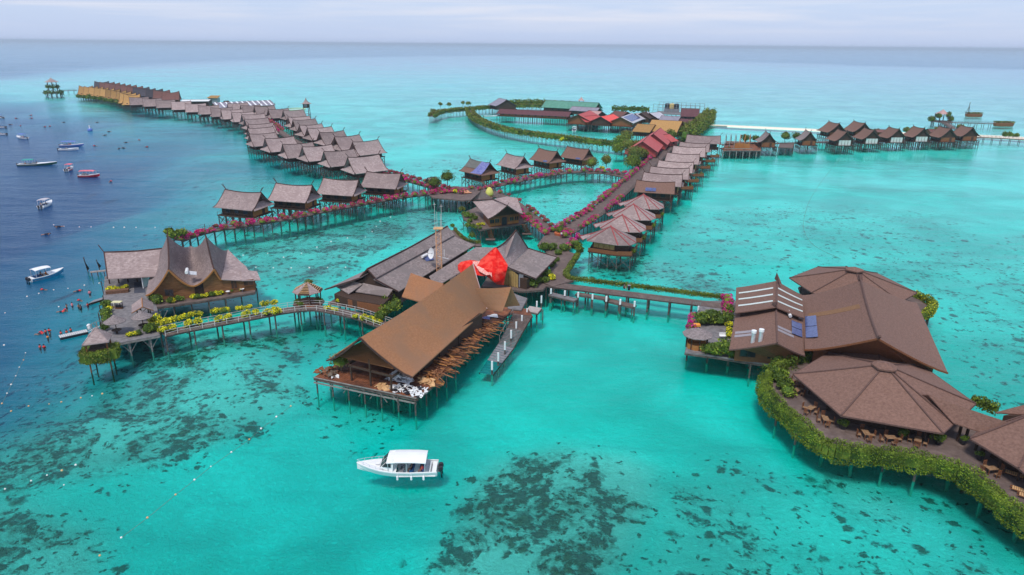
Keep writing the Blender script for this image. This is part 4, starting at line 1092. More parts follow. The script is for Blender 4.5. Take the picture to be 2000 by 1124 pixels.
# planter in the fork
q = P(1094, 459, 3); t = thing('fork_planter', 'red planter with a dark green shrub where the boardwalks fork', 'planter', tuple(q))
mb = MB(); mb.lathe(q, [(1.5, 0), (1.6, .6), (1.45, .7)], 10); mb.build('tub', TERRA, t)
f = bpy.data.objects.new('shrub', BUSH['green'][2]); COL.objects.link(f); f.parent = t; f.location = (0, 0, .5); f.scale = (1.1, 1.1, 1.7)
for i, (x, y) in enumerate([(1081, 452), (1086, 451), (1104, 452), (1111, 452)]): bush(*P(x, y, 3), 'red' if i % 2 else 'magenta', f'flower bush behind the red planter, {["leftmost", "second from left", "third from left", "rightmost"][i]}', 1.05, fl_g)
# landing stages below the bridge
for i, (a, c_) in enumerate([((1078, 572), (1128, 584)), ((1186, 583), (1242, 596))]):
    t = thing('landing_stage', f'{["left", "right"][i]} wooden landing stage with white-topped piles below the bridge', 'jetty', tuple(P(*a, 1.7)))
    A, B = P(*a, 1.7), P(*c_, 1.7); d = (B - A).normalized(); nrm = Vector((d.y, -d.x, 0))
    platform(t, [A - nrm * .2, B - nrm * .2, B + nrm * 1.4, A + nrm * 1.4], 1.7, DECKG if not i else DECK, step=3, beams=True)
t = thing('landing_stage', 'middle stretch of landing between the two stages below the bridge', 'jetty', tuple(P(1150, 578, 2.1)))
A, B = P(1128, 571, 2.3), P(1190, 581, 2.3); d = (B - A).normalized(); nrm = Vector((d.y, -d.x, 0))
platform(t, [A, B, B + nrm * 1.3, A + nrm * 1.3], 2.3, DECK, step=3)
for i, (x, y) in enumerate([(1076, 577), (1103, 581), (1129, 584), (1157, 588), (1184, 592), (1211, 598), (1239, 602)]):
    q = P(x, y - 1, 1.7); t = thing('mooring_post', f'white-topped mooring post, {nth(i)} from the left along the landing below the bridge', 'mooring post', (q.x, q.y, -2), 0, 'mooring posts below the bridge')
    mb = MB(); mb.beam((q.x, q.y, -2), (q.x, q.y, 1.9), .34, n=8); mb.build('pile', PILE, t)
    mb = MB(); mb.beam((q.x, q.y, 1.9), (q.x, q.y, 3.0), .40, n=8); mb.build('white_sleeve', WHITE, t)
q = P(1364, 605, 2.2); t = thing('mooring_post', 'single white-topped mooring post at the right end of the bridge', 'mooring post', (q.x, q.y, -2), 0)
mb = MB(); mb.beam((q.x, q.y, -2), (q.x, q.y, 1.9), .3, n=8); mb.build('pile', PILE, t)
mb = MB(); mb.beam((q.x, q.y, 1.9), (q.x, q.y, 2.9), .36, n=8); mb.build('white_sleeve', WHITE, t)

# left boardwalk with yellow shrubs, between the reception deck and the long building
_, yl = walkway('boardwalk', 'boardwalk with white rope rails and yellow shrubs running right from the reception deck', [(318, 653), (350, 645), (420, 632), (500, 617), (560, 606), (612, 601), (650, 606), (700, 617), (742, 632), (790, 648)], 2.8, 2.7, DECK, True, rail=True, rail_m=RAILW, post=4.6, pm=PILE, pr=.15, parts=True)
yg = 'yellow-leaved shrubs on the rope-railed boardwalk'
yc = [(343, 640, 1.4), (330, 653, 1.5), (380, 637, 1.1), (437, 625, 1.15), (491, 612, 1.1), (530, 606, 1.25)]
for i, (x, y, s_) in enumerate([(315, 640, 1.5), (340, 629, 1.3), (376, 620, 1.2), (430, 612, 1.2), (478, 605, 1.05), (527, 597, 1.15)]):
    for j in (0, 1):
        bush(*P(x + 9 * (j * 2 - 1), y - 1.5 * (j * 2 - 1), 2.9), 'yellow', f'yellow shrub on the far rail, {nth(i)} cluster from the left, {["left", "right"][j]} plant', s_ * .98, yg)
for i, (x, y) in enumerate([(328, 645), (378, 633), (437, 624), (491, 614), (531, 610), (549, 608)]):
    for j in (0, 1):
        if i == 5 and j: continue
        bush(*P(x + 9 * (j * 2 - 1), y - 1.5 * (j * 2 - 1) + 3, 2.9), 'yellow', f'yellow shrub on the near rail, {nth(i)} cluster from the left, {["left", "right"][j]} plant', 1.25, yg)
for i, (x, y, s_) in enumerate([(640, 604, .85), (654, 607, .85), (696, 622, 1.0), (710, 625, 1.05), (724, 628, 1.1), (738, 632, 1.0)]):
    bush(*P(x, y, 2.9), 'yellow', f'yellow shrub between the striped gazebo and the big brown roof, {nth(i)} from the left', s_, yg)
for i, (x, y, s_) in enumerate([(664, 590, 1.0), (676, 590, 1.0)]):
    bush(*P(x, y, 3), 'yellow', f'yellow shrub at the foot of the long grey building, {["left", "right"][i]} one', s_, yg)
for i, (x, y, s_) in enumerate([(695, 590, .9), (708, 592, .9), (722, 600, 1.5), (732, 604, 1.2), (752, 596, 1.4), (765, 590, 1.3), (770, 606, 1.5), (756, 616, 1.5), (744, 625, 1.4), (775, 596, 1.2)]):
    bush(*P(x, y, 3), 'green', f'green shrub between the long grey building and the big brown roof, {nth(i)} from the left', s_, 'green shrubs beside the long grey building')
# hedged arc in the distance
arc = [P(x, y, 3.2) for x, y in ((917, 216), (922, 226), (940, 239), (975, 252), (1020, 261), (1070, 268), (1120, 274), (1170, 281), (1222, 284))]
_, pa_ = walkway('boardwalk', 'distant curved boardwalk on pale piles, overgrown with hedges on both sides', arc, 3.2, 3.0, DECK, post=3.2, pm=PILEG, world=True, brace=True)
hedge('tall_hedge', 'shaggy olive hedge on the near side of the distant curved boardwalk', offset_line(pa_, -2.1), 4.1, 2.2, 3.0, 26, LEAFO, .85, kind2=LEAF, frac=.4)
hedge('tall_hedge', 'shaggy olive hedge on the far side of the distant curved boardwalk', offset_line(pa_, 2.1), 3.9, 2.0, 2.4, 22, LEAFO, .85, kind2=LEAF, frac=.3)
arc2 = [P(x, y, 3.2) for x, y in ((842, 228), (858, 221), (885, 217), (920, 214), (960, 211), (1010, 209), (1060, 209), (1110, 210), (1160, 213))]
_, pb_ = walkway('boardwalk', 'farther walkway on pale piles reaching left from the red-roofed hamlet', arc2, 3.2, 3.0, DECK, post=3.4, pm=PILEG, world=True)
hedge('tall_hedge', 'olive hedge along the farther walkway at the back left of the hamlet', offset_line(pb_, -1.8), 3.9, 2.0, 3.0, 20, LEAFO, .9, kind2=LEAF, frac=.4)
hedge('tall_hedge', 'thin hedge on the seaward side of the farther walkway', offset_line(pb_, 1.8), 4.2, 1.6, 2.2, 14, LEAFO, .9)
for i, (x, y) in enumerate([(846, 222), (860, 211), (877, 210), (904, 208), (914, 208), (1060, 206), (1072, 205), (1100, 207), (1115, 208)]):
    q = P(x, y, 3.2); tree(q.x, q.y, 3.2, R.uniform(3.2, 4.4), R.uniform(1.8, 2.8), f'small palm-like tree, {nth(i)} from the left along the farther walkway', LEAFO, 'trees along the farther walkway', 260, .9)
# ------------------------------------------------------------------ big brown hall
V = Vector
hall = thing('brown_hall', 'long hall under a steep tan-brown roof, standing over a littered timber deck', 'hall', tuple(P(700, 740, 2.6)))
A = P(703, 660, 11); B = P(923, 516, 13)
Cr, Dr = P(804, 737, 4.9), P(951, 604, 5.3)
Cl, Dl = P(638, 704, 4.6), None
axis = (B - A); axis.z = 0; axis.normalize(); side = V((-axis.y, axis.x, 0))
wl_ = (A - Cl).dot(side * -1); Dl = B + side * abs((Cl - A).dot(side)); Dl.z = 5.6
mb = MB()
mb.slope(A, B, Cr, Dr, 1.12, .45, .2, 16, 8); mb.slope(A, B, Cl, Dl, 1.0, .45, .2, 16, 8)
hr = mb.build('roof', TAN, hall)
# right cross wing
wr0 = P(928, 563, 9.3); wr1 = P(998.6, 560.6, 9.3); we0 = P(951, 603.6, 5.3); we1 = P(981, 608, 5.3)
mb = MB(); mb.slope(wr0, wr1, we0, we1, 1.1, .15, .2, 6, 4)
bk0 = V((2 * wr0.x - we0.x, 2 * wr0.y - we0.y, 5.3)); bk1 = V((2 * wr1.x - we1.x, 2 * wr1.y - we1.y, 5.3))
mb.slope(wr0, wr1, bk0, bk1, 1.1, .15, .2, 6, 4); mb.build('cross_wing_roof', TAN, hr)
# left cross wing
a0, a1 = P(866, 554, 9.0), P(802.5, 533.4, 9.4); e1, e0 = P(784.7, 579, 5.3), P(812, 583, 5.3)
e0b = a0 + (e1 - a1); e0b.z = 5.3
mb = MB(); mb.slope(a1, a0, e1, e0b, 1.1, .1, .2, 6, 4)
r1 = V((2 * a1.x - e1.x, 2 * a1.y - e1.y, 5.3)); r0 = V((2 * a0.x - e0b.x, 2 * a0.y - e0b.y, 5.3)); mb.slope(a1, a0, r1, r0, 1.1, .1, .2, 6, 4)
mb.build('cross_wing_roof', TAN, hr)
# edge boards: dark on the near gable, pale pink on the far gable rim
mb = MB()
for e_ in (Cr, Cl):
    ps = [profile(A, e_, 1.25, s / 6) + V((0, 0, -.05)) for s in range(7)]; mb.tube(ps, .12, n=4)
mb.build('bargeboard', RIDGE, hr)
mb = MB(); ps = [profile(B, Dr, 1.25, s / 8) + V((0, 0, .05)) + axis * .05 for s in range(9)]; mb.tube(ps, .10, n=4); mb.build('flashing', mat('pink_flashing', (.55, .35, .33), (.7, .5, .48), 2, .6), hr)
# gable screen under the near peak, set back, and the posts
def at_(al, sd, z): return V((A.x, A.y, 0)) + axis * al + side * sd + V((0, 0, z))
mb = MB(); mb.slab([at_(1.6, 0, 10.2), at_(1.6, -4.1, 6.6), at_(1.6, 6.3, 6.3)], .1)
mb.face([at_(1.6, -4.2, 6.4), at_(1.6, 6.4, 6.2), at_(1.6, 0, 10.3)]); mb.face([at_(1.75, -4.2, 6.4), at_(1.75, 0, 10.3), at_(1.75, 6.4, 6.2)])
mb.mesh([at_(1.6, -4.2, 6.4), at_(1.6, 6.4, 6.2), at_(1.75, 6.4, 6.2), at_(1.75, -4.2, 6.4)], [(0, 1, 2, 3)])
mb.build('gable_screen', WOOD, hall)
for al, sd in [(1.8, -3.6), (1.8, 3.6), (8, -4.1), (14, -4.1), (20, -4.1), (8, 4.6), (14, 4.6), (20, 4.6), (26, 4.6), (8, 0), (1.7, 0)]:
    mb = MB(); mb.beam(at_(al, sd, 2.6), at_(al, sd, 5.2 if abs(sd) > 1 else 7), .32, n=6); mb.build('post', WOODD, hall)
mb = MB()
for al in (1.9, 8, 14, 20): mb.beam(at_(al, -4.0, 5.0), at_(al, 4.2, 5.0), .25, .3)
for sd in (-4.0, 4.2): mb.beam(at_(1.5, sd, 5.1), at_(23, sd, 5.1), .25, .3)
mb.build('roof_beams', WOODD, hall, kind='stuff')
mb = MB(); mb.prism([at_(9, -4, 0)[:2], at_(28, -4, 0)[:2], at_(28, 4.2, 0)[:2], at_(9, 4.2, 0)[:2]], 2.65, 5.6); mb.build('inner_wall', WOODD, hall)
# deck
dpx = [(613, 738), (640, 744), (720, 760), (814, 779), (842, 756), (885, 713), (930, 668), (985, 621), (1000, 604), (960, 590), (880, 575), (800, 618), (684, 694)]
poly = [P(x, y, 2.6) for x, y in dpx]
platform(hall, poly, 2.6, DECKR, .16, 'deck', PILE, 3.0, .12, parts=True, zb=-2.6)
mb = MB()
for k in range(1, 7):
    q_ = lerp(P(613, 738, 2.6), P(814, 779, 2.6), k / 7 + R.uniform(-.02, .02)); mb.beam((q_.x, q_.y, 1.0), (q_.x + R.choice([-1, 1]) * .9, q_.y + .1, 2.3), .09)
mb.build('knee_brace', PILEG, hall, kind='stuff')
# single deck boards nearest the camera
e0_, e1_ = P(613, 738, 2.6), P(814, 779, 2.6); dd = (e1_ - e0_); n_ = 46
dv = dd.normalized(); inn = V((-dv.y, dv.x, 0))
for i in range(n_):
    q = e0_ + dd * ((i + .5) / n_) + inn * 2.0; q.z = 2.635 + R.uniform(0, .012)
    mb = MB(); mb.box(q, (.30, 3.9 + R.uniform(-.2, .2), .05), math.atan2(dv.y, dv.x)); mb.build('deck_board', DECKR, hall)
mb = MB(); mb.beam(e0_ + V((0, 0, -.75)) - inn * .1, e1_ + V((0, 0, -.75)) - inn * .1, .12, .22); mb.beam(e0_ + V((0, 0, .08)) - inn * .1, e1_ + V((0, 0, .08)) - inn * .1, .14, .14); mb.build('edge_rail', PILEG, hall)
# debris: piles of salvaged timber out along the right side, each board a piece of its own
tb = [bpy.data.meshes.new('x') for _ in range(0)]
def board_mesh(w, h, l, m):
    mb = MB(); mb.box((0, 0, 0), (l, w, h)); o = mb.build('b', m); me = o.data; bpy.data.objects.remove(o); return me
BM = [board_mesh(.16, .07, 2.6, PLANKO), board_mesh(.10, .08, 3.4, PLANKO), board_mesh(.22, .05, 1.8, WOODO), board_mesh(.12, .06, 2.2, WOOD), board_mesh(.14, .09, 3.0, WOODD)]
rightdir = -side
PILES = [('near', (842, 738), 60), ('second', (868, 712), 60), ('third', (888, 690), 62), ('fourth', (906, 670), 62), ('fifth', (924, 652), 60), ('farthest', (944, 634), 50)]
for nm, (x, y), cnt in PILES:
    c = P(x, y, 2.65); t = thing('timber_pile', f'heap of torn salvaged boards beside the brown hall, {nm} along its right side' if nm != 'near' else 'heap of torn pale boards nearest the front right corner of the hall deck', 'timber pile', tuple(c), 0, 'heaps of salvaged timber')
    base = math.atan2(rightdir.y, rightdir.x)
    for k in range(cnt - 18):
        me = R.choice(BM[:4]) if nm in ('near', 'second') else R.choice(BM)
        o = bpy.data.objects.new('loose_board', me); COL.objects.link(o); o.parent = t
        u_, v_ = R.gauss(0, .8), R.gauss(0, .95)
        q = axis * v_ + rightdir * u_; hgt = max(.05, .95 - .38 * abs(u_) - .30 * abs(v_)) * R.random() + .05
        o.location = (q.x, q.y, hgt); o.rotation_euler = (R.uniform(-.15, .15), R.uniform(-.18, .18), base + R.gauss(0, .28 if nm not in ('near',) else .9))
        o.scale = (R.uniform(.7, 1.25), 1, 1)
# broken edge of boards sticking out over the water: parts of the hall deck
for k in range(60):
    f_ = R.random(); a_ = lerp(P(842, 756, 2.62), P(985, 621, 2.62), f_)
    o = bpy.data.objects.new('torn_board', R.choice(BM)); COL.objects.link(o); o.parent = hall
    q = a_ + rightdir * R.uniform(-.6, .7) - V(hall.location); o.location = (q.x, q.y, q.z + R.uniform(.03, .3)); o.rotation_euler = (0, R.uniform(-.12, .22), math.atan2(rightdir.y, rightdir.x) + R.gauss(0, .16))
# white scraps heap, sheets, cardboard at the front right corner
def scrap_heap(name, label, x, y, n, mats, sx, sz=.7, spread=1.2, cat='rubbish heap'):
    c = P(x, y, 2.68); t = thing(name, label, cat, tuple(c)); vs = {}
    for m_ in mats:
        mb = MB(); mb.mesh([(-.3, -.1, 0), (.1, -.22, .04), (.34, .05, 0), (.12, .2, .05), (-.2, .16, -.02), (-.3, -.1, .05), (.1, -.22, .09), (.34, .05, .05), (.12, .2, .1), (-.2, .16, .03)],
                           [(4, 3, 2, 1, 0), (5, 6, 7, 8, 9), (0, 1, 6, 5), (1, 2, 7, 6), (2, 3, 8, 7), (3, 4, 9, 8), (4, 0, 5, 9)])
        o = mb.build('x', m_); vs[m_.name] = o.data; bpy.data.objects.remove(o)
    for k in range(n):
        m_ = R.choice(mats); o = bpy.data.objects.new('scrap', vs[m_.name]); COL.objects.link(o); o.parent = t
        u_, v_ = R.uniform(-1, 1), R.uniform(-1, 1); q = dv * u_ * spread + inn * v_ * spread * .55
        o.location = (q.x, q.y, .04 + R.random() * sz * max(0, 1 - u_ * u_) * .6); o.rotation_euler = (R.uniform(-.5, .5), R.uniform(-.5, .5), R.uniform(0, 6.3)); s_ = R.uniform(.6, 1.3) * sx; o.scale = (s_, s_, s_)
    return t
scrap_heap('scrap_heap', 'broad spread of black-and-white broken scraps on the front corner of the deck', 800, 764, 120, [STRIPEW, STRIPEW, BLACKP], 1.0, .35, 2.5)
scrap_heap('scrap_heap', 'heap of white sacks and sheets just under the near eave of the brown roof', 783, 742, 46, [WHITE, GREYP, STRIPEW, WHITE], 2.1, 1.9, 1.5)
scrap_heap('scrap_heap', 'small grey heap left of the white sacks on the hall deck', 763, 742, 22, [GREYP, STRIPEW, ALU], 1.3, .9, .8)
scrap_heap('cardboard_heap', 'torn cardboard sheets beside the black-and-white scraps on the deck', 830, 748, 18, [CARD], 2.0, .5, 1.2)
scrap_heap('cardboard_heap', 'flattened tan cardboard left of the white sacks on the deck', 746, 758, 10, [CARD], 2.0, .3, .9)
scrap_heap('branch_heap', 'heap of dry branches and broken boards at the left front corner of the deck', 640, 728, 60, [WOOD, BARK, PLANKO], 1.3, .8, 2.0)
def bent_sheet(name, label, x, y, w, d, m_, z=2.7, rz=.2, cat='sheet', rim=.12):
    c = P(x, y, z); t = MB(); vs = []
    for j in range(5):
        for i in range(5): vs.append((c.x + (i / 4 - .5) * w * math.cos(rz) - (j / 4 - .5) * d * math.sin(rz), c.y + (i / 4 - .5) * w * math.sin(rz) + (j / 4 - .5) * d * math.cos(rz), z + .06 + .12 * math.sin(i * 1.3 + j) * rim / .12))
    m2 = len(vs); vs2 = vs + [(v[0], v[1], v[2] - .04) for v in vs]
    fs = []
    for j in range(4):
        for i in range(4): q = (j * 5 + i, j * 5 + i + 1, (j + 1) * 5 + i + 1, (j + 1) * 5 + i); fs += [q, tuple(k_ + m2 for k_ in q[::-1])]
    t.mesh(vs2, fs); o = t.build(name, m_); tag(o, label, cat); return o
bent_sheet('white_sheet', 'white sheet lying on the deck left of the scraps', 764, 757, 1.6, 1.1, WHITE)
bent_sheet('foam_block', 'cream foam slab at the left front edge of the hall deck', 655, 738, 1.1, .8, CLOTHW, rim=.3)
bent_sheet('white_sheet', 'white sheet beside the blue one under the far wing of the brown roof', 962, 618, 1.9, 1.4, WHITE)
bent_sheet('blue_tarpaulin', 'small blue tarpaulin under the far wing of the brown roof', 948, 622, 1.6, 1.2, BLUET)
o = bent_sheet('hanging_bundle', 'white wrapped bundle hanging at the gable of the brown hall', 746, 705, .9, .7, CLOTHW, z=5.0, rim=.2)
# small tree on deck
q = P(667, 728, 2.6); tree(q.x, q.y, 2.6, 3.6, 2.1, 'small bushy tree in front of the left gable corner of the brown hall', LEAFO, None, 900, .24, name='potted_tree')

# ------------------------------------------------------------------ jetty beside the hall: flights of steps down into the water
jt = thing('stepped_jetty', 'stepped wooden jetty running down into the water beside the brown hall', 'jetty', tuple(P(1000, 630, 2)))
j1 = [P(936, 728, -.35), P(962, 733, -.35)]; j2 = [P(973, 672, .5), P(1003, 680, .5)]; j3 = [P(990, 640, 1.6), P(1022, 646, 1.6)]; j4 = [P(1003, 612, 2.4), P(1040, 616, 2.4)]
def steps(a, b, n, m_, gap=.72):
    for i in range(n):
        f0, f1 = i / n, (i + gap) / n; l0, l1 = lerp(a[0], b[0], f0), lerp(a[0], b[0], f1); r0, r1 = lerp(a[1], b[1], f0), lerp(a[1], b[1], f1)
        z = lerp(a[0].z, b[0].z, (i + .5) / n)
        for q_ in (l0, l1, r0, r1): q_.z = z
        mb = MB(); mb.slab([l0, r0, r1, l1], .07); mb.build('step_board', m_, jt)
steps(j1, j2, 12, GREYP, .92); steps(j2, j3, 13, DECKG, .7); steps(j3, j4, 14, DECK, .85)
mb = MB()
for a, b in ((j1, j2), (j2, j3), (j3, j4)):
    for k in (0, 1): mb.beam(a[k] - V((0, 0, .2)), b[k] - V((0, 0, .2)), .12, .2)
mb.build('side_beam', WOODD, jt)
for k, (a, b) in enumerate(((j1, j2), (j2, j3), (j3, j4))):
    mb = MB()
    for f_ in (0.15, .95): q = lerp(a[0], b[0], f_); mb.beam(q, q + V((0, 0, 1.2)), .09)
    mb.beam(lerp(a[0], b[0], .15) + V((0, 0, 1.1)), lerp(a[0], b[0], .95) + V((0, 0, 1.1)), .07)
    if k: mb.build('handrail', PILEG, jt)
head = [P(995, 613, 2.4), P(1010, 598, 2.4), P(1055, 606, 2.4), P(1040, 619, 2.4)]
platform(jt, [P(x, y, 2.42) for x, y in ((962, 606), (1005, 612), (1040, 617), (1032, 604), (1003, 600))], 2.42, DECKR, step=2.5)
jh = thing('landing_stage', 'pale landing at the head of the stepped jetty', 'jetty', tuple(P(1040, 605, 2.2)))
platform(jh, [P(x, y, 2.3) for x, y in ((1028, 607), (1050, 612), (1058, 602), (1034, 598))], 2.3, mat('pale_deck', (.34, .28, .26), (.46, .40, .37), 2, .9), step=2)
wp = [(961, 728, 2), (973, 711, 2), (986, 692, 2.3), (998, 672, 2.6), (1008, 655, 2.6), (1019, 644, 2.8), (1029, 630, 2.8), (1048, 617, 3), (1057, 606, 3)]
for i, (x, y, zt) in enumerate(wp):
    q = P(x, y, .3); t = thing('mooring_post', f'white-sleeved mooring post, {nth(i)} from the sunken end of the stepped jetty', 'mooring post', (q.x, q.y, -2.3), 0, 'mooring posts of the stepped jetty')
    mb = MB(); mb.beam((q.x, q.y, -2.3), (q.x, q.y, zt - 1.2), .3, n=8); mb.build('pile', PILE, t)
    mb = MB(); mb.beam((q.x, q.y, zt - 1.2), (q.x, q.y, zt + .3), .34, n=8); mb.build('white_sleeve', WHITE, t)
sd_ = thing('side_deck', 'small grey deck with an old tub right of the far wing of the hall', 'deck', tuple(P(1010, 590, 2.7)))
platform(sd_, [P(x, y, 2.7) for x, y in ((992, 603), (1018, 606), (1030, 583), (1010, 576), (998, 570), (990, 585))], 2.7, DECKG, step=2.5)
q = P(997, 592, 2.7); mb = MB(); mb.lathe(q, [(.5, 0), (.62, .35), (.55, .42), (.05, .38)], 12); tag(mb.build('wooden_tub', CARD), 'round wooden tub on the small grey deck by the far wing', 'tub')

# ------------------------------------------------------------------ long grey building with two-tier roof
lb = thing('long_building', 'long low building under a two-tier dark grey thatched roof behind the brown hall', 'building', tuple(P(720, 600, 2.8)))
A1, B1 = P(717, 526, 9.4), P(874, 442, 9.6); C1, D1 = P(733, 544, 7.7), P(888, 459, 7.8)
ax2 = (B1 - A1); ax2.z = 0; ax2.normalize(); sd2 = V((ax2.y, -ax2.x, 0))   # towards the camera/right
C2_, D2_ = P(778, 570, 5.2), P(928, 478, 5.2)
mb = MB(); mb.slope(A1, B1, C1, D1, 1.0, .25, .16)
rA = V((2 * A1.x - C1.x, 2 * A1.y - C1.y, C1.z)); rB = V((2 * B1.x - D1.x, 2 * B1.y - D1.y, D1.z)); mb.slope(A1, B1, rA, rB, 1.0, .25, .16)
rt = mb.build('upper_roof', DGREY, lb)
mb = MB(); dz = V((0, 0, -.22)); mb.slope(C1 + dz - sd2 * .4, D1 + dz - sd2 * .4, C2_, D2_, 1.15, 0, .16)
Cc = A1 + (A1 - C2_) ; Cc.z = 5.2; Dc = B1 + (B1 - D2_); Dc.z = 5.2; Cl_ = P(634, 566, 4.9)
mb.slope(rA + dz, rB + dz, Cl_, V((Dc.x, Dc.y, 5.0)), 1.1, 0, .16)
lr = mb.build('lower_roof', DGREY, lb)
mb = MB(); mb.tube([A1, lerp(A1, B1, .5) - V((0, 0, .25)), B1], .13, n=4); mb.tube([profile(A1, C1, 1, s / 3) for s in range(4)], .1, n=4); mb.tube([A1, rA], .1, n=4); mb.tube([C1 + dz, C2_], .1, n=4)
mb.tube([rA + dz, Cl_], .1, n=4); mb.build('ridge_beam', RIDGE, rt)
# gable ends
mb = MB(); g0 = A1 + ax2 * .8; 
def lbp(al, s_, z): return V((A1.x, A1.y, 0)) + ax2 * al + sd2 * s_ + V((0, 0, z))
wR = (C2_ - A1).dot(sd2) - 1.2; wL = (Cl_ - A1).dot(sd2) + 1.4; LL = (B1 - A1).length - .8; wM = (C1 - A1).dot(sd2) - .1
mb.mesh([lbp(.7, wL, 2.8), lbp(.7, wR, 2.8), lbp(.7, wR, 4.9), lbp(.7, wM, 6.9), lbp(.7, 0, 8.7), lbp(.7, -wM, 6.9), lbp(.7, wL, 4.7), lbp(LL, wL, 2.8), lbp(LL, wR, 2.8), lbp(LL, wR, 4.9), lbp(LL, wM, 6.9), lbp(LL, 0, 8.7), lbp(LL, -wM, 6.9), lbp(LL, wL, 4.7)],
        [tuple(range(7)), tuple(range(13, 6, -1))] + [(i, i + 7, (i + 1) % 7 + 7, (i + 1) % 7) for i in range(7)])
mb.build('wall', WOODD, lb)
# two porch roofs at the near gable
mb = MB()
mb.slab([P(657, 560, 5.0), P(684, 547, 6.4), P(708, 555, 6.2), P(681, 574, 4.8)], .14); mb.slab([P(693, 569.5, 4.9), P(709, 553, 6.25), P(767, 565.5, 6.2), P(757, 579, 4.9)], .14)
pr_ = mb.build('porch_roofs', DGREY, lb, kind='stuff')
fw = [P(654, 590, 2.9), P(690, 602, 2.9), P(748, 612, 2.9), P(770, 590, 2.9), P(700, 565, 2.9)]
mb = MB(); mb.prism(fw, 2.85, 4.55); mb.build('front_room', WOODD, lb)
mb = MB(); q0, q1 = P(680, 599.5, 2.9), P(748, 612.5, 2.9); mb.slab([q0 + V((0, 0, 1.5)), q1 + V((0, 0, 1.5)), q1 + V((.1, -.15, 1.5)), q0 + V((.1, -.15, 1.5))], 1.5); mb.build('timber_screen', MATS['maroon_roof'] if 0 else WOOD, lb)
mb = MB(); lo_ = lbp(0, 0, 0)
base_poly = [lbp(-3.5, wL, 0), lbp(-3.0, wR + 1, 0), lbp(LL, wR + 1, 0), lbp(LL, wL, 0)]
platform(lb, [V((p.x, p.y, 2.8)) for p in base_poly], 2.8, DECK, step=3.5)
# water heater with solar collector on the roof, and the dish
def heater(label, x0, y0, pts, z, tank, cat='water heater', m_=SOLAR):
    t = thing('solar_water_heater', label, cat, tuple(P(x0, y0, z)))
    mb = MB(); mb.slab([P(px, py, zz) for px, py, zz in pts], .1); mb.build('collector', m_, t)
    a, b = P(*tank[0]), P(*tank[1]); mb = MB(); mb.beam(a, b, .62, n=10); mb.build('tank', WHITE, t, smooth=False); return t
heater('solar water heater with white tank on the long grey roof, left of the mast', 835, 505, [(826, 503, 7.1), (833, 510.5, 6.4), (848, 506.5, 6.4), (841, 499.5, 7.1)], 6.6, ((824.5, 502, 7.4), (834, 497.5, 7.4)))

# ------------------------------------------------------------------ radio mast
q = P(858, 521, 5.6); ms = thing('radio_mast', 'rust-orange lattice radio mast rising behind the brown hall', 'radio mast', tuple(P(858, 521, 5.4)))
zt, hb = 16.5, .52
def mastp(k, z, s_=1.0): return V((q.x + [-1, 1, 1, -1][k] * hb * s_, q.y + [-1, -1, 1, 1][k] * hb * s_, z))
zb = 3.0; topz = P(858, 446, 0); 
# height from the photograph: the platform of the mast shows at y = 446
import mathutils
def z_at(px, py, x, y):
    lo, hi = 0., 49.
    for _ in range(40):
        m_ = (lo + hi) / 2; v = V((x, y, m_ - CAM_H)); yy = CYP - FPX * v.dot(_u) / v.dot(_f)
        if yy > py: lo = m_
        else: hi = m_
    return lo
ztop = z_at(858, 447, q.x, q.y)
mb = MB()
for k in range(4): mb.beam(mastp(k, zb), mastp(k, ztop), .13)
mb.build('leg_frame', STEEL, ms)
mb = MB(); nb = 12
for j in range(nb):
    z0, z1 = zb + (ztop - zb) * j / nb, zb + (ztop - zb) * (j + 1) / nb
    for k in range(4):
        mb.beam(mastp(k, z0), mastp((k + 1) % 4, z1), .05); mb.beam(mastp(k, z1), mastp((k + 1) % 4, z1), .05)
mb.build('lattice', STEEL, ms)
mb = MB(); mb.box((q.x, q.y, ztop + .1), (1.9, 1.9, .12)); mb.build('top_platform', CARD, ms)
for k, (dx, dy, hh) in enumerate([(-.6, -.5, 5.6), (.75, -.3, 5.2), (-.3, .7, 3.4), (.4, .8, 3.0)]):
    mb = MB(); mb.beam((q.x + dx, q.y + dy, ztop), (q.x + dx, q.y + dy, ztop + hh), .07)
    if k < 2: mb.beam((q.x + dx - .3, q.y + dy, ztop + hh - .4), (q.x + dx + .3, q.y + dy, ztop + hh - .4), .06)
    mb.build('antenna', RAILW, ms)
ds = thing('satellite_dish', 'white satellite dish fixed to the side of the radio mast', 'satellite dish', (q.x - 1.5, q.y - .6, z_at(850, 494, q.x, q.y)))
dz_ = ds.location.z; dm = MB(); prof = [(0.02, .25), (.5, .18), (.85, .05), (1.05, -.12), (1.08, -.12), (.88, .0), (.5, .13), (.02, .2)]
ax_ = V((-.75, -.62, .22)).normalized(); xx_ = ax_.cross(V((0, 0, 1))).normalized(); yy_ = xx_.cross(ax_)
vs = []; n_ = 18
for (r_, h_) in prof:
    for k in range(n_): a_ = 2 * PI * k / n_; vs.append(V(ds.location) + ax_ * (-h_) + xx_ * math.cos(a_) * r_ + yy_ * math.sin(a_) * r_ * 1.1)
fs = [(j * n_ + k, j * n_ + (k + 1) % n_, (j + 1) * n_ + (k + 1) % n_, (j + 1) * n_ + k) for j in range(len(prof) - 1) for k in range(n_)]
dm.mesh(vs, fs); dm.build('reflector', WHITE, ds, smooth=True)
mb = MB(); mb.beam(V(ds.location), V(ds.location) + V((1.0, .5, 0)), .1); mb.beam(V(ds.location), V(ds.location) + ax_ * .9, .06); mb.build('arm', GREYP, ds)
q2 = V(ds.location) + V((2.6, .6, -.8)); t = thing('side_antenna', 'small white whip antenna on an arm right of the radio mast', 'antenna', tuple(q2))
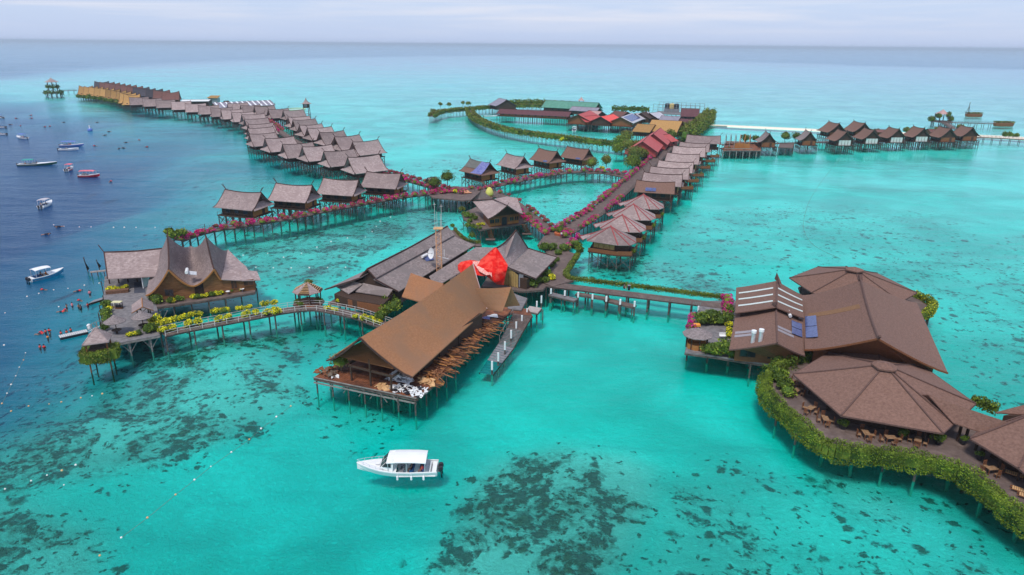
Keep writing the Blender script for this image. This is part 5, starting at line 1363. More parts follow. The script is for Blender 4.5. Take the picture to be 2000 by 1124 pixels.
mb = MB(); mb.beam(q2 - V((1.2, 0, 0)), q2 + V((.9, -.2, -.5)), .09); mb.build('arm', WHITE, t); mb = MB(); mb.beam(q2, q2 + V((0, 0, 1.5)), .09); mb.build('whip', WHITE, t)

# ------------------------------------------------------------------ grey steep-roofed house and the red tarpaulin
sh = thing('steep_house', 'grey thatched house with a steep swept-up ridge right of the red tarpaulin', 'house', tuple(P(1040, 560, 2.8)))
A3, B3 = P(968, 486, 10.6), P(1008.5, 450, 13.0); C3, D3 = P(991, 522, 7.0), P(1031, 485, 7.2); E3, F3 = P(1047, 545, 5.1), P(1088, 503, 5.1)
mb = MB(); mb.slope(A3, B3, C3, D3, 1.0, .5, .18, 10, 5); m_ = mb.build('upper_roof', GREY, sh)
mb = MB(); mb.slope(C3 + V((0, 0, -.1)), D3 + V((0, 0, -.1)), E3, F3, 1.05, .1, .18, 10, 4); lo3 = mb.build('lower_roof', DGREY, sh)
Cb = V((2 * A3.x - C3.x, 2 * A3.y - C3.y, 7.0)); Db = V((2 * B3.x - D3.x, 2 * B3.y - D3.y, 7.2))
mb = MB(); mb.slope(A3, B3, Cb, Db, 1.0, .5, .18, 10, 5); mb.build('rear_roof', GREY, sh)
mb = MB(); pts = [lerp(A3, B3, i / 6) - V((0, 0, 4 * .5 * (i / 6) * (1 - i / 6) - .06)) for i in range(7)]; mb.tube(pts, .12, n=4); mb.tube([B3, D3], .11, n=4); mb.tube([A3, C3], .11, n=4); mb.tube([D3, F3], .1, n=4); mb.tube([C3, E3, F3], .08, n=4); mb.build('ridge_beam', RIDGE, m_)
u3 = (B3 - A3); u3.z = 0; u3.normalize(); s3 = V((u3.y, -u3.x, 0))
def shp(al, s_, z): return V((A3.x, A3.y, 0)) + u3 * al + s3 * s_ + V((0, 0, z))
wE = (E3 - A3).dot(s3); wC = (Cb - A3).dot(s3); wK = (C3 - A3).dot(s3)
mb = MB(); mb.prism([shp(1.4, -2, 0)[:2], shp(1.4, wE - 1.4, 0)[:2], shp(8.5, wE - 2.5, 0)[:2], shp(8.5, -2, 0)[:2]], 2.8, 5.0)
mb.build('wall', WOODD, sh)
# bamboo wall on the near side
b0, b1 = P(984, 556, 2.9), P(1012, 562, 2.9)
Ub = (b1 - b0)
for i in range(6):
    a_ = lerp(b0, b1, i / 6); c_ = lerp(b0, b1, (i + .92) / 6); mb = MB(); zt_ = [7.2, 7.0, 6.7, 6.4, 6.1, 5.8][i]
    mb.slab([V((a_.x, a_.y, zt_)), V((c_.x, c_.y, zt_ - .25)), V((c_.x, c_.y + .12, zt_ - .25)), V((a_.x, a_.y + .12, zt_))], zt_ - 3.0); mb.build('bamboo_panel', BAMBOO, sh)
c0, c1 = P(1013, 562, 2.9), P(1022, 562, 2.9)
mb = MB(); mb.slab([V((c0.x, c0.y, 5.8)), V((c1.x, c1.y, 5.6)), V((c1.x, c1.y + .12, 5.6)), V((c0.x, c0.y + .12, 5.8))], 2.8); mb.build('plaster_panel', GREYP, sh)
platform(sh, [P(x, y, 2.8) for x, y in ((978, 562), (1020, 569), (1060, 566), (1078, 548), (1070, 520), (1040, 500), (965, 520), (940, 560))], 2.8, DECK, step=3)
# red tarpaulin: sheets draped over the torn gable and porch
rt_ = thing('red_tarpaulin', 'bright red tarpaulin draped over the torn roof behind the brown hall', 'tarpaulin')
rt_.location = tuple(P(965, 530, 6))
def drape(name, grid, m_, amp=.16, seed=1, sub=5):
    """grid of control points (rows) refined bilinearly with folds"""
    rng = random.Random(seed); nr, nc = len(grid), len(grid[0]); rows = []
    for j in range((nr - 1) * sub + 1):
        fj = j / sub; j0 = min(int(fj), nr - 2); tj = fj - j0; row = []
        for i in range((nc - 1) * sub + 1):
            fi = i / sub; i0 = min(int(fi), nc - 2); ti = fi - i0
            q_ = lerp(lerp(grid[j0][i0], grid[j0][i0 + 1], ti), lerp(grid[j0 + 1][i0], grid[j0 + 1][i0 + 1], ti), tj)
            q_ = q_ + V((0, -1, .6)).normalized() * (amp * (math.sin(i * 1.3 + seed) + .6 * math.sin(i * 2.7 + j * .6) + .4 * math.sin(j * 1.7 + i)) * .6 + rng.uniform(-.03, .03)); row.append(q_)
        rows.append(row)
    w_ = len(rows[0]); vs = [p for r__ in rows for p in r__]; n0 = len(vs); vs += [p + V((0, .05, -.03)) for p in vs[:n0]]; fs = []
    for j in range(len(rows) - 1):
        for i in range(w_ - 1):
            f_ = (j * w_ + i, (j + 1) * w_ + i, (j + 1) * w_ + i + 1, j * w_ + i + 1); fs += [f_, tuple(k + n0 for k in f_[::-1])]
    mb = MB(); mb.mesh(vs, fs); return mb.build(name, m_, rt_, smooth=True)
drape('gable_sheet', [[P(967, 483, 10.9), P(969, 484, 10.8), P(972, 487, 10.6)], [P(938, 509, 8.7), P(968, 508, 8.8), P(992, 518, 7.9)], [P(932, 520, 7.6), P(962, 534, 7.0), P(990, 528, 7.2)], [P(945, 535, 6.2), P(966, 552, 5.3), P(986, 545, 5.3)], [P(960, 548, 4.9), P(970, 556, 4.4), P(984, 557, 4.0)]], REDT, .22, 2)
drape('porch_sheet', [[P(900, 512, 7.6), P(918, 508, 8.0), P(942, 512, 7.8)], [P(894, 518, 7.0), P(915, 520, 7.2), P(942, 524, 7.2)], [P(895, 532, 5.6), P(915, 536, 5.8), P(950, 540, 6.2)]], REDT, .15, 4)
drape('white_patch', [[P(922, 511, 8.1), P(938, 510, 8.2), P(952, 513, 8.0)], [P(936, 530, 7.1), P(948, 524, 7.4), P(960, 530, 7.3)], [P(950, 538, 6.6), P(957, 537, 6.7), P(961, 542, 6.5)]], mat('pink_white_tarp', (.70, .16, .12), (.78, .55, .48), 3, .6), .1, 5)
# covered way between the long building and the steep house
cw = thing('covered_way', 'covered way with a grey thatched lean-to roof linking the long building to the steep house', 'covered walkway', tuple(P(900, 520, 3)))
mb = MB(); k0, k1 = P(815, 549, 6.2), P(925, 484, 7.8); m0, m1 = P(836, 560, 4.9), P(942, 500, 6.6)
mb.slope(P(838, 540, 6.4), P(930, 483, 7.8), P(850, 561, 4.9), P(940, 508, 6.4), 1.0, 0, .15, 8, 3)
mb.slope(P(930, 483, 7.8), P(968, 484, 7.9), P(938, 510, 6.5), P(968, 500, 6.9), 1.0, 0, .15, 4, 3); mb.build('roof', DGREY, cw)
mb = MB()
for x, y in ((850, 570), (870, 556), (892, 542), (912, 528)): q_ = P(x, y, 3); mb.beam(q_, (q_.x, q_.y, 5.4), .2)
mb.build('posts', WOODD, cw, kind='stuff')
platform(cw, [P(x, y, 2.8) for x, y in ((838, 578), (900, 545), (950, 520), (968, 500), (925, 490), (850, 545))], 2.8, DECK, step=3)
for i, (x, y, s_) in enumerate([(898, 500, 1.5), (908, 493, 1.5), (918, 488, 1.2), (906, 503, 1.3), (866, 532, 1.0), (872, 556, 1.2)]):
    bush(*P(x, y, 3), 'green', f'dark green shrub beside the covered way, {nth(i)} from the upper left', s_, 'shrubs beside the covered way')
for i, (x, y, s_, k_) in enumerate([(1015, 556, 1.2, 'green'), (1026, 558, 1.3, 'green'), (1038, 560, 1.4, 'green'), (1050, 553, 1.3, 'green'), (1058, 540, 1.7, 'green'), (1064, 552, 1.3, 'green'), (1078, 547, 1.35, 'yellow'), (1070, 540, 1.3, 'green')]):
    bush(*P(x, y, 2.9), k_, f'{"yellow-green" if k_ == "yellow" else "bright green"} shrub, {nth(i)} along the right end of the steep grey house', s_, 'shrubs at the right end of the steep grey house')
for i, (x, y) in enumerate([(1078, 522), (1083, 517), (1088, 511)]): bush(*P(x, y, 3), 'green', f'dark trough shrub, {["near", "middle", "far"][i]} one right of the steep grey eave', .8, 'trough shrubs beside the path')

# ------------------------------------------------------------------ grey house with plants (upper centre)
gh = thing('garden_house', 'grey gabled house on piles with lattice windows and planted decks', 'house', tuple(P(965, 440, 3)))
A4, B4 = P(942, 371, 10.4), P(991, 401, 9.6)   # ridge runs down towards the right front
rf = []
mb = MB()
ap = P(941, 371.5, 10.6); fr_ = P(991, 402, 9.6); rb = P(1010, 387, 9.2)
lf = P(911, 399, 6.0); lfr = P(923, 392, 6.9); n0 = P(954, 428, 5.8); rt0 = P(1022, 419, 5.9); bk_ = P(968, 388, 8.4)
mb.slab([ap, P(922, 391.5, 7.0), P(963, 389.5, 8.4)], .15); mb.slab([P(922, 391.5, 7.0), P(911, 398, 6.2), ap], .1)
roof_a = mb.build('rear_roof', GREY, gh)
mb = MB(); mb.slope(P(963, 389.5, 8.6), fr_, P(923, 393, 6.9), n0, 1.25, .3, .16, 8, 5)
mb.slope(P(963, 389.5, 8.6), fr_, rb, rt0, 1.25, .3, .16, 8, 5)
mb.slab([P(963, 389.5, 8.55), P(990, 384, 8.6), rb], .14); roof_b = mb.build('front_roof', GREY, gh)
mb = MB(); mb.tube([P(922, 392, 7.1), P(963, 389.5, 8.7), fr_], .1, n=4); mb.beam(fr_, fr_ + V((.4, -.8, 1.0)), .08)
for e_ in (n0, rt0): mb.tube([profile(fr_, e_, 1.25, s / 5) for s in range(6)], .1, n=4)
mb.beam(rb, rb + V((.6, .2, 1.4)), .08); mb.build('ridge_beam', RIDGE, roof_b)
w0, w1 = P(956, 444, 3.2), P(1013, 436, 3.2); w2 = P(1000, 418, 3.2); w3 = P(925, 412, 3.2)
w3b = P(936, 424, 3.2)
mb = MB(); mb.prism([w0, w1, w2, P(960, 415, 3.2), P(944, 428, 3.2)], 3.2, 5.9); wl4 = mb.build('wall', WOOD, gh)
mb = MB(); gu = (w1 - w0).normalized(); nn_ = V((gu.y, -gu.x, 0)); ctr = (w0 + w1) / 2
mb.mesh([w0 + V((0, 0, 2.7)), w1 + V((0, 0, 2.7)), V((ctr.x + .1, ctr.y, 9.0)), w0 + V((0, .15, 2.7)), w1 + V((0, .15, 2.7)), V((ctr.x + .1, ctr.y + .15, 9.0))], [(0, 1, 2), (5, 4, 3), (0, 2, 5, 3), (1, 4, 5, 2), (0, 3, 4, 1)]); mb.build('gable_wall', WOODD, gh)
Lw = (w1 - w0).length
for i in range(6):
    if i in (2, 3): continue
    wall_panel(wl4, 'window', w0, gu, Lw * (i + .5) / 6, 4.15, Lw / 6 - .25, 1.1, GLASSD, proud=.06, frame=WOODO)
wall_panel(wl4, 'doorway', w0, gu, Lw / 2, 3.25, 1.5, 2.2, BLACKP, proud=.06)
for i in range(5):
    if i == 2: continue
    wall_panel(wl4, 'lattice_panel', w0, gu, Lw * (i + .5) / 5, 3.3, Lw / 5 - .15, .6, WOODO, proud=.08)
platform(gh, [P(x, y, 3.15) for x, y in ((956, 446), (1017, 438), (1030, 432), (1012, 415), (940, 400), (902, 417), (906, 428), (938, 450))], 3.15, DECK, step=2.8, parts=False, diag=True)
for j, (sx, sy, ex, ey) in enumerate([(950, 446, 956, 466), (1019, 439, 1027, 455)]):
    a_, b_ = P(sx, sy, 3.1), P(ex, ey, .1); mb = MB(); d_ = V((.9, 0, 0))
    for i in range(10): q_ = lerp(a_, b_, i / 9); mb.box(q_ + d_ * .6, (1.2, .3, .06))
    mb.beam(a_, b_, .1); mb.beam(a_ + d_ * 1.3, b_ + d_ * 1.3, .1); mb.build('steps', WOOD, gh)
    tt = thing('swim_platform', f'small floating platform at the foot of the {["left", "right"][j]} steps of the garden house', 'platform', tuple(P(ex, ey + 2, .2))); mb = MB(); mb.box(P(ex + 2, ey + 2, .15), (2.6, 1.6, .3)); mb.build('float', WOODD, tt)
    mb = MB(); mb.box(P(ex + 2, ey + 2, .34), (2.5, 1.5, .06)); mb.build('deck_boards', DECK, tt)
for i, (x, y, s_, k_) in enumerate([(902, 412, 1.1, 'olive'), (907, 420, 1.0, 'green'), (913, 425, 1.3, 'green'), (921, 426, 1.2, 'green'), (928, 430, 1.0, 'green'), (918, 434, 1.1, 'green'), (914, 444, 1.2, 'green'), (924, 445, 1.0, 'green'), (935, 441, .9, 'yellow'), (943, 440, .9, 'yellow'), (929, 447, .8, 'green'), (938, 448, .8, 'green'), (1031, 428, 1.3, 'green'), (1032, 422, 1.0, 'green')]):
    bush(*P(x, y, 3.2), k_, f'{dict(olive="olive", green="green", yellow="yellow-green")[k_]} plant on the garden house deck, {nth(i)} from the left', s_, 'plants on the garden house deck')
_, gp = walkway('boardwalk', 'narrow planted boardwalk curving left of the garden house', [(880, 450), (890, 462), (905, 473), (922, 478), (940, 478)], 2.8, 2.4, DECK, post=3)
hedge('low_hedge', 'short straggly hedge along the narrow boardwalk below the garden house', offset_line(gp, 1.1), 3.2, .7, .8, 110, LEAFO, .25)
bush(*P(922, 465, 2.9), 'green', 'bright green bush at the end of the narrow boardwalk below the garden house', 1.1)
bush(*P(884, 444, 2.9), 'green', 'small bush at the left start of the narrow boardwalk', .8)
# ------------------------------------------------------------------ reception building with sweeping gables (left)
rc = thing('reception_building', 'large grey thatched building with two sweeping pointed gables on the left deck', 'building', tuple(P(380, 600, 2.8)))
# left wing: ridge runs left to right
wA, wB = P(203, 493, 9.0), P(330, 484, 9.4)
wC, wD = P(210, 545, 5.3), P(303, 540, 5.5)
mb = MB(); mb.slope(wA, wB, wC, wD, 1.25, .3, .16, 10, 5)
wC2 = V((2 * wA.x - wC.x, 2 * wA.y - wC.y, 5.3)); wD2 = V((2 * wB.x - wD.x, 2 * wB.y - wD.y, 5.6)); mb.slope(wA, wB, wC2, wD2, 1.25, .3, .16, 10, 5)
r_w = mb.build('wing_roof', GREY, rc)
mb = MB(); mb.tube([wA, lerp(wA, wB, .5) - V((0, 0, .25)), wB], .12, n=4); mb.beam(wA, wA + V((-1.2, .5, 1.4)), .12); mb.tube([profile(wA, wC, 1.25, s / 5) for s in range(6)], .1, n=4); mb.build('ridge_beam', RIDGE, r_w)
# main roof: two ridges running away from the camera, swept up at their far ends, with a valley between
def PY(px, py, Y): return P(px, py, 50 - Y * 50 / P(px, py, 0).y)     # the point on the vertical plane y = Y
r1f, r1b = PY(329, 527, 124.2), P(327, 459, 14.6)     # left ridge: near end, far end
r2f, r2b = PY(418, 526, 127.7), P(402, 461, 14.2)     # right ridge
lE_f, lE_b = PY(285, 577, 124.2), P(298, 497, 6.2)     # left eave
vf, vb = PY(378, 559, 126.0), P(372, 480, 8.4)         # valley between the ridges
rE_f, rE_b = PY(432, 547, 128.3), P(445, 488, 7.6)     # right lower break
xE_f, xE_b = P(508, 547, 4.7), P(503, 531, 5.4)     # far right tip
mb = MB()
def ridge_slope(a, b, c, d, k, n=12): mb.slope(a, b, c, d, k, 1.1, .18, n, 8, esag=.25)
ridge_slope(r1f, r1b, lE_f, lE_b, 1.5); ridge_slope(r1f, r1b, vf, vb, 1.65); ridge_slope(r2f, r2b, vf, vb, 1.65); ridge_slope(r2f, r2b, rE_f, rE_b, 1.5)
r_m = mb.build('main_roof', GREY, rc)
mb = MB(); mb.slope(rE_f + V((0, 0, .1)), rE_b + V((0, 0, .1)), PY(497, 548, 131.0), P(480, 520, 5.6), 1.2, .2, .16, 8, 4); mb.slab([P(470, 527, 6.0), P(472, 548.5, 5.3), P(509, 547, 4.7), P(502, 530, 5.2)], .15)
r_x = mb.build('right_lean_roof', GREY, rc)
mb = MB()
for a, b in ((r1f, r1b), (r2f, r2b)):
    pts = []
    for i in range(11): q_ = lerp(a, b, i / 10); q_.z -= 4 * (i / 10) * (1 - i / 10) * 1.1 - .06; pts.append(q_)
    mb.tube(pts, .15, n=5)
mb.build('ridge_beam', MATS['ridge_board'], r_m)
mb = MB()
for a, e_, k in ((r1f, lE_f, 1.5), (r1f, vf, 1.65), (r2f, vf, 1.65), (r2f, rE_f, 1.5)): mb.tube([profile(a, e_, k, s / 8) + V((0, 0, -.08)) for s in range(9)], .13, n=4)
mb.build('bargeboard', WOODO, r_m)
mb = MB(); mb.beam(r2b, r2b + V((-.3, .8, 2.2)), .1); mb.beam(r1b, r1b + V((0, .4, 1.0)), .1); mb.build('finial', RIDGE, r_m)
# front walls below the gables (dark orange boards), slightly set back
fz = 2.8
p0, p1, p2_ = P(296, 598, fz), P(372, 590, fz), P(384, 588, fz); p3, p4 = P(436, 583, fz), P(496, 572, fz)
back = V((-.1, 1.0, 0)) * 1.0
mb = MB(); ga = V((r1f.x, r1f.y + .45, r1f.z - .25)); 
prof_l = [profile(r1f, lE_f, 1.5, s) + V((0, .45, -.16)) for s in (.9, .7, .5, .3, .15)]; prof_r = [profile(r1f, vf, 1.65, s) + V((0, .45, -.16)) for s in (.15, .3, .5, .7, .95)]
poly_ = [V((prof_l[0].x, prof_l[0].y, fz))] + prof_l + [ga] + prof_r + [V((prof_r[-1].x, prof_r[-1].y, fz))]
bk_ = [p + V((0, .3, 0)) for p in poly_]; n_ = len(poly_)
mb.mesh(poly_ + bk_, [tuple(range(n_))[::-1], tuple(range(n_, 2 * n_))] + [(i, (i + 1) % n_, (i + 1) % n_ + n_, i + n_) for i in range(n_)]); w_l = mb.build('left_gable_wall', WOODO if 0 else mat('ochre_boards', (.15, .062, .024), (.27, .125, .05), 1.2, .8, .4, 5, (.6, .6, 5)), rc)
OCH = MATS['ochre_boards']
ga = V((r2f.x, r2f.y + .45, r2f.z - .25))
prof_l = [profile(r2f, vf, 1.65, s) + V((0, .45, -.16)) for s in (.62, .45, .3, .15)]; prof_r = [profile(r2f, rE_f, 1.5, s) + V((0, .45, -.16)) for s in (.15, .4, .7, .98)]
ex = PY(497, 549, 131.4)
poly_ = [V((prof_l[0].x, prof_l[0].y, fz))] + prof_l + [ga] + prof_r + [ex, V((ex.x, ex.y, fz))]
bk_ = [p + V((0, .3, 0)) for p in poly_]; n_ = len(poly_)
mb = MB(); mb.mesh(poly_ + bk_, [tuple(range(n_))[::-1], tuple(range(n_, 2 * n_))] + [(i, (i + 1) % n_, (i + 1) % n_ + n_, i + n_) for i in range(n_)]); w_r = mb.build('right_gable_wall', OCH, rc)
wall_panel(w_l, 'window', (poly_[0].x - 11, 0, 0), (1, 0, 0), 0, 0, .1, .1, GLASSD) if 0 else None
yl_ = r1f.y + .45
wall_panel(w_l, 'window', (P(338, 572, 4).x, yl_ - .02, 0), (1, 0, 0), 0, 3.9, 1.5, 1.2, GLASSD, proud=.05, frame=WOODD)
yr_ = r2f.y + .45
for xx, z_, w__, h__ in ((417, 4.3, 1.7, .8), (453, 3.7, 1.0, 1.65), (478, 4.0, 1.8, 1.1)):
    wall_panel(w_r, 'window', (P(xx, 565, 4).x, 126.4 + (xx - 378) * .0437 - .05, 0), (1, .43, 0), 0, z_, w__, h__, WOODD, proud=.05, frame=WOOD)
mb = MB(); mb.prism([(P(300, 592, 2.8).x, r1f.y + 1.3), (P(380, 590, 2.8).x, r1f.y + 2.6), (xE_f.x - 1.6, 132.4), (xE_f.x - 1.8, 134), (xE_f.x - 8, r2f.y + 8), (P(300, 592, 2.8).x, r1f.y + 9)], 2.8, 4.6); mb.build('inner_block', WOODD, rc)
# left wing underside: open dark hall with counter
mb = MB(); mb.prism([P(212, 540, fz), P(290, 535, fz), P(292, 520, fz), P(214, 520, fz)], fz, 5.4); mb.build('wing_wall', WOODD, rc)
mb = MB(); q0, q1 = P(214, 553, 3), P(268, 549, 3); [mb.beam((lerp(q0, q1, i / 3).x, lerp(q0, q1, i / 3).y, fz), (lerp(q0, q1, i / 3).x, lerp(q0, q1, i / 3).y, 5.3), .2) for i in range(4)]; mb.build('wing_posts', WOODD, rc, kind='stuff')
mb = MB(); q_ = P(286, 560, fz); mb.box((q_.x, q_.y, 4.1), (.15, 2.5, 2.6)); mb.build('white_end_post', WHITE, rc)
# porch deck in front of the gables
rd = thing('reception_deck', 'wide grey-brown timber deck in front of the reception building', 'deck', tuple(P(250, 620, 2.8)))
dkp = [P(x, y, 2.8) for x, y in ((234, 670), (312, 655), (309, 612), (306, 600), (296, 575), (280, 535), (205, 540), (203, 575), (200, 610), (203, 662))]
platform(rd, dkp, 2.8, DECKG, .15, 'deck_boards', PILEG, 3.0, .14, parts=True, zb=-2.4, diag=True)
mb = MB(); a_, b_ = P(264, 540, 2.82), P(285, 570, 2.82); mb.prism([P(262, 552, 0)[:2], P(262, 552, 2.8)[:2], P(283, 550, 2.8)[:2], P(284, 572, 2.8)[:2], P(262, 573, 2.8)[:2]][1:], 2.803, 2.84); mb.build('dark_mat', mat('dark_slate_floor', (.05, .055, .075), (.08, .085, .11), 2, .6), rd)
gt = thing('gallery_deck', 'narrow planted gallery along the front of the reception building', 'deck', tuple(P(400, 590, 2.8)))
platform(gt, [P(x, y, 2.8) for x, y in ((306, 600), (380, 590), (440, 581), (498, 571), (500, 553), (440, 560), (300, 575))], 2.8, DECK, .2, 'deck_boards', PILE, 3.2)
# plants: list of (x, y, scale, kind)
gp_ = 'plants around the reception deck'
pls = [(215, 569, 1.0, 'yellow', 'planter bush in front of the open wing'), (224, 568, 1.0, 'yellow', 'planter bush in front of the open wing'), (235, 567, 1.0, 'yellow', 'planter bush in front of the open wing'), (246, 565, 1.05, 'yellow', 'planter bush in front of the open wing'),
       (209, 600, 1.2, 'green', 'bush along the left edge of the reception deck'), (212, 609, 1.2, 'yellow', 'bush along the left edge of the reception deck'), (207, 618, 1.3, 'green', 'bush along the left edge of the reception deck'), (210, 628, 1.0, 'green', 'bush along the left edge of the reception deck'), (205, 645, 1.0, 'green', 'bush along the left edge of the reception deck'),
       (302, 585, 1.6, 'green', 'bush at the corner of the left gable'), (308, 592, 1.4, 'green', 'bush at the corner of the left gable'),
       (254, 657, .9, 'yellow', 'bush on the front edge of the reception deck'), (263, 656, .9, 'yellow', 'bush on the front edge of the reception deck'), (271, 654, .8, 'green', 'bush on the front edge of the reception deck'), (288, 650, 1.1, 'green', 'bush on the front edge of the reception deck'), (298, 647, 1.4, 'green', 'bush on the front edge of the reception deck'), (304, 632, 1.5, 'yellow', 'bush on the front edge of the reception deck'), (310, 643, 1.4, 'yellow', 'bush on the front edge of the reception deck'),
       (333, 592, .9, 'green', 'bush on the planted gallery'), (339, 591, .8, 'yellow', 'bush on the planted gallery'), (350, 588, 1.0, 'green', 'bush on the planted gallery'), (378, 584, .9, 'yellow', 'bush on the planted gallery'), (387, 583, .9, 'green', 'bush on the planted gallery'), (395, 582, .8, 'yellow', 'bush on the planted gallery'), (404, 580, .8, 'yellow', 'bush on the planted gallery'), (414, 579, .9, 'green', 'bush on the planted gallery'), (424, 577, .9, 'yellow', 'bush on the planted gallery'), (432, 576, .9, 'yellow', 'bush on the planted gallery'), (452, 571, .9, 'green', 'bush on the planted gallery'), (464, 569, .9, 'yellow', 'bush on the planted gallery'), (470, 569, .8, 'yellow', 'bush on the planted gallery')]
cnt = {}
for x, y, s_, k_, ds_ in pls:
    cnt[ds_] = cnt.get(ds_, -1) + 1
    bush(*P(x, y, 2.85), k_, f'{"yellow" if k_ == "yellow" else "green"} {ds_}, {nth(cnt[ds_])} in line', s_, gp_)
for i, (a_, c_) in enumerate([((208, 574), (252, 570))]):
    A_, B_ = P(*a_, 2.8), P(*c_, 2.8); mb = MB(); mb.beam(A_ + V((0, 0, .3)), B_ + V((0, 0, .3)), 1.2, .6); tag(mb.build('long_planter', POT), 'long timber planter below the yellow bushes of the open wing', 'planter')
# umbrellas
def umbrella(x, y, rr, h, label, z=2.8):
    q_ = P(x, y, z); t = thing('thatch_umbrella', label, 'umbrella', tuple(q_), R.random(), 'thatched umbrellas on the reception deck')
    mb = MB(); mb.lathe((0, 0, 0), [(rr, h), (rr * .62, h + .42), (rr * .3, h + .78), (.06, h + 1.15), (.03, h + 1.15)], 12); mb.lathe((0, 0, 0), [(rr, h - .08), (rr, h + .01)], 12); o = mb.build('thatch', THATCH, None); o.parent = t
    mb = MB(); mb.beam((0, 0, 0), (0, 0, h + 1), .14, n=6); o = mb.build('pole', WOODD, None); o.parent = t
    mb = MB(); mb.lathe((0, 0, 0), [(.8, .68), (.8, .74)], 12); mb.beam((0, 0, 0), (0, 0, .7), .3); o = mb.build('round_table', WOODD, None); o.parent = t
umbrella(229, 652, 1.75, 2.3, 'thatched umbrella over a dark round table, left one on the reception deck'); umbrella(281, 642, 1.7, 2.2, 'thatched umbrella, right one on the reception deck')
# small gabled shelter on the deck
sg = thing('small_shelter', 'small grey gabled shelter on dark posts in the middle of the reception deck', 'shelter', tuple(P(278, 625, 2.8)))
sA, sB = P(278, 600, 6.0), P(277, 582, 6.2)
sAl, sAr = P(257, 612, 4.7), P(300, 607, 4.7)
u_ = sB - sA; u_.z = 0
mb = MB(); mb.slope(sA, sB, sAl, sAl + u_, 1.0, 0, .14, 3, 3); mb.slope(sA, sB, sAr, sAr + u_, 1.0, 0, .14, 3, 3); r__ = mb.build('roof', GREY, sg)
mb = MB(); mb.beam(sA, sB, .14); mb.beam(sA, sAr, .1); mb.beam(sA, sAl, .1); mb.build('ridge_beam', WOODO, r__)
mb = MB()
for q_ in (P(270, 621, 2.8), P(292, 621, 2.8), P(276, 612, 2.8), P(294, 612, 2.8)): mb.beam(q_, (q_.x, q_.y, 5.0), .16)
mb.build('posts', WOODD, sg, kind='stuff')
mb = MB(); a_, b_ = P(270, 621, 2.8), P(292, 621, 2.8); mb.beam(a_ + V((0, 0, .4)), b_ + V((0, 0, 2.0)), .1); mb.beam(b_ + V((0, 0, .4)), a_ + V((0, 0, 2.0)), .1); mb.build('cross_brace', WOODD, sg)
# board, table and chairs
q_ = P(227, 604, 2.8); t = thing('notice_table', 'cream-topped trestle table on the reception deck', 'table', tuple(q_))
mb = MB(); mb.box((q_.x, q_.y + .6, 4.0), (1.7, 1.0, .1)); mb.build('table_top', mat('cream_top', (.6, .55, .3), (.7, .65, .4), 2, .7), t)
mb = MB(); [mb.beam((q_.x + sx * .7, q_.y + .6 + sy * .4, 2.8), (q_.x + sx * .7, q_.y + .6 + sy * .4, 4), .08) for sx in (-1, 1) for sy in (-1, 1)]; mb.build('legs', WOODD, t, kind='stuff')
for i, (x, y) in enumerate([(224, 600), (233, 603)]):
    q_ = P(x, y, 2.8); t = thing('display_rack', f'low rack of black and white dive gear, {["left", "right"][i]} one by the cream-topped table', 'rack', tuple(q_))
    mb = MB()
    for k in range(5): mb.box((q_.x - .5 + k * .25, q_.y, 3.2), (.1, .5, .7 + .1 * (k % 2)), .2)
    mb.build('gear', BLACKP if i else CLOTHW, t, kind='stuff'); mb = MB(); mb.box((q_.x, q_.y, 2.95), (1.3, .6, .1)); mb.build('shelf', WOOD, t)
# pyramid gazebo wrapped in hedge
gz = thing('corner_gazebo', 'square grey gazebo on tall piles, its deck wrapped in hedge, at the lower left corner', 'gazebo', tuple(P(192, 700, 2.8)))
ap_ = P(187, 645, 7.2); cs_ = [P(160, 675, 5.0), P(212, 668, 5.0), P(219, 652, 5.0), P(172, 656, 5.0)]
cx_ = sum(c.x for c in cs_) / 4; cy_ = sum(c.y for c in cs_) / 4; ap_ = V((cx_, cy_, 7.0))
mb = MB()
for i in range(4): mb.slab([ap_, cs_[i], cs_[(i + 1) % 4]], .15)
r__ = mb.build('roof', GREY, gz)
mb = MB()
for c in cs_: mb.beam(ap_, c, .12)
mb.build('hip_cap', MATS['grey_thatch'], r__)
inn_ = [lerp(V((cx_, cy_, 0)), V((c.x, c.y, 0)), .78) for c in cs_]
mb = MB()
for c in inn_: mb.beam((c.x, c.y, -2.2), (c.x, c.y, 5.2), .24, n=6)
mb.build('posts', WOOD, gz, kind='stuff')
mb = MB(); mb.prism([(c.x, c.y) for c in inn_], 2.6, 3.0); mb.build('floor', WOOD, gz)
mb = MB(); mb.prism([(lerp(V((cx_, cy_, 0)), c, .9).x, lerp(V((cx_, cy_, 0)), c, .9).y) for c in inn_], 3.0, 3.9); mb.build('screen', WOODD, gz)
oc = [lerp(V((cx_, cy_, 0)), V((c.x, c.y, 0)), .98) for c in cs_]
hedge('wrapping_hedge', 'thick green hedge wrapped round the deck of the corner gazebo', [oc[3], oc[0], oc[1], oc[2]], 2.7, 2.0, 2.0, 480, LEAF, .24, core=.75, jitter=.12, kind2=LEAFO, frac=.35)
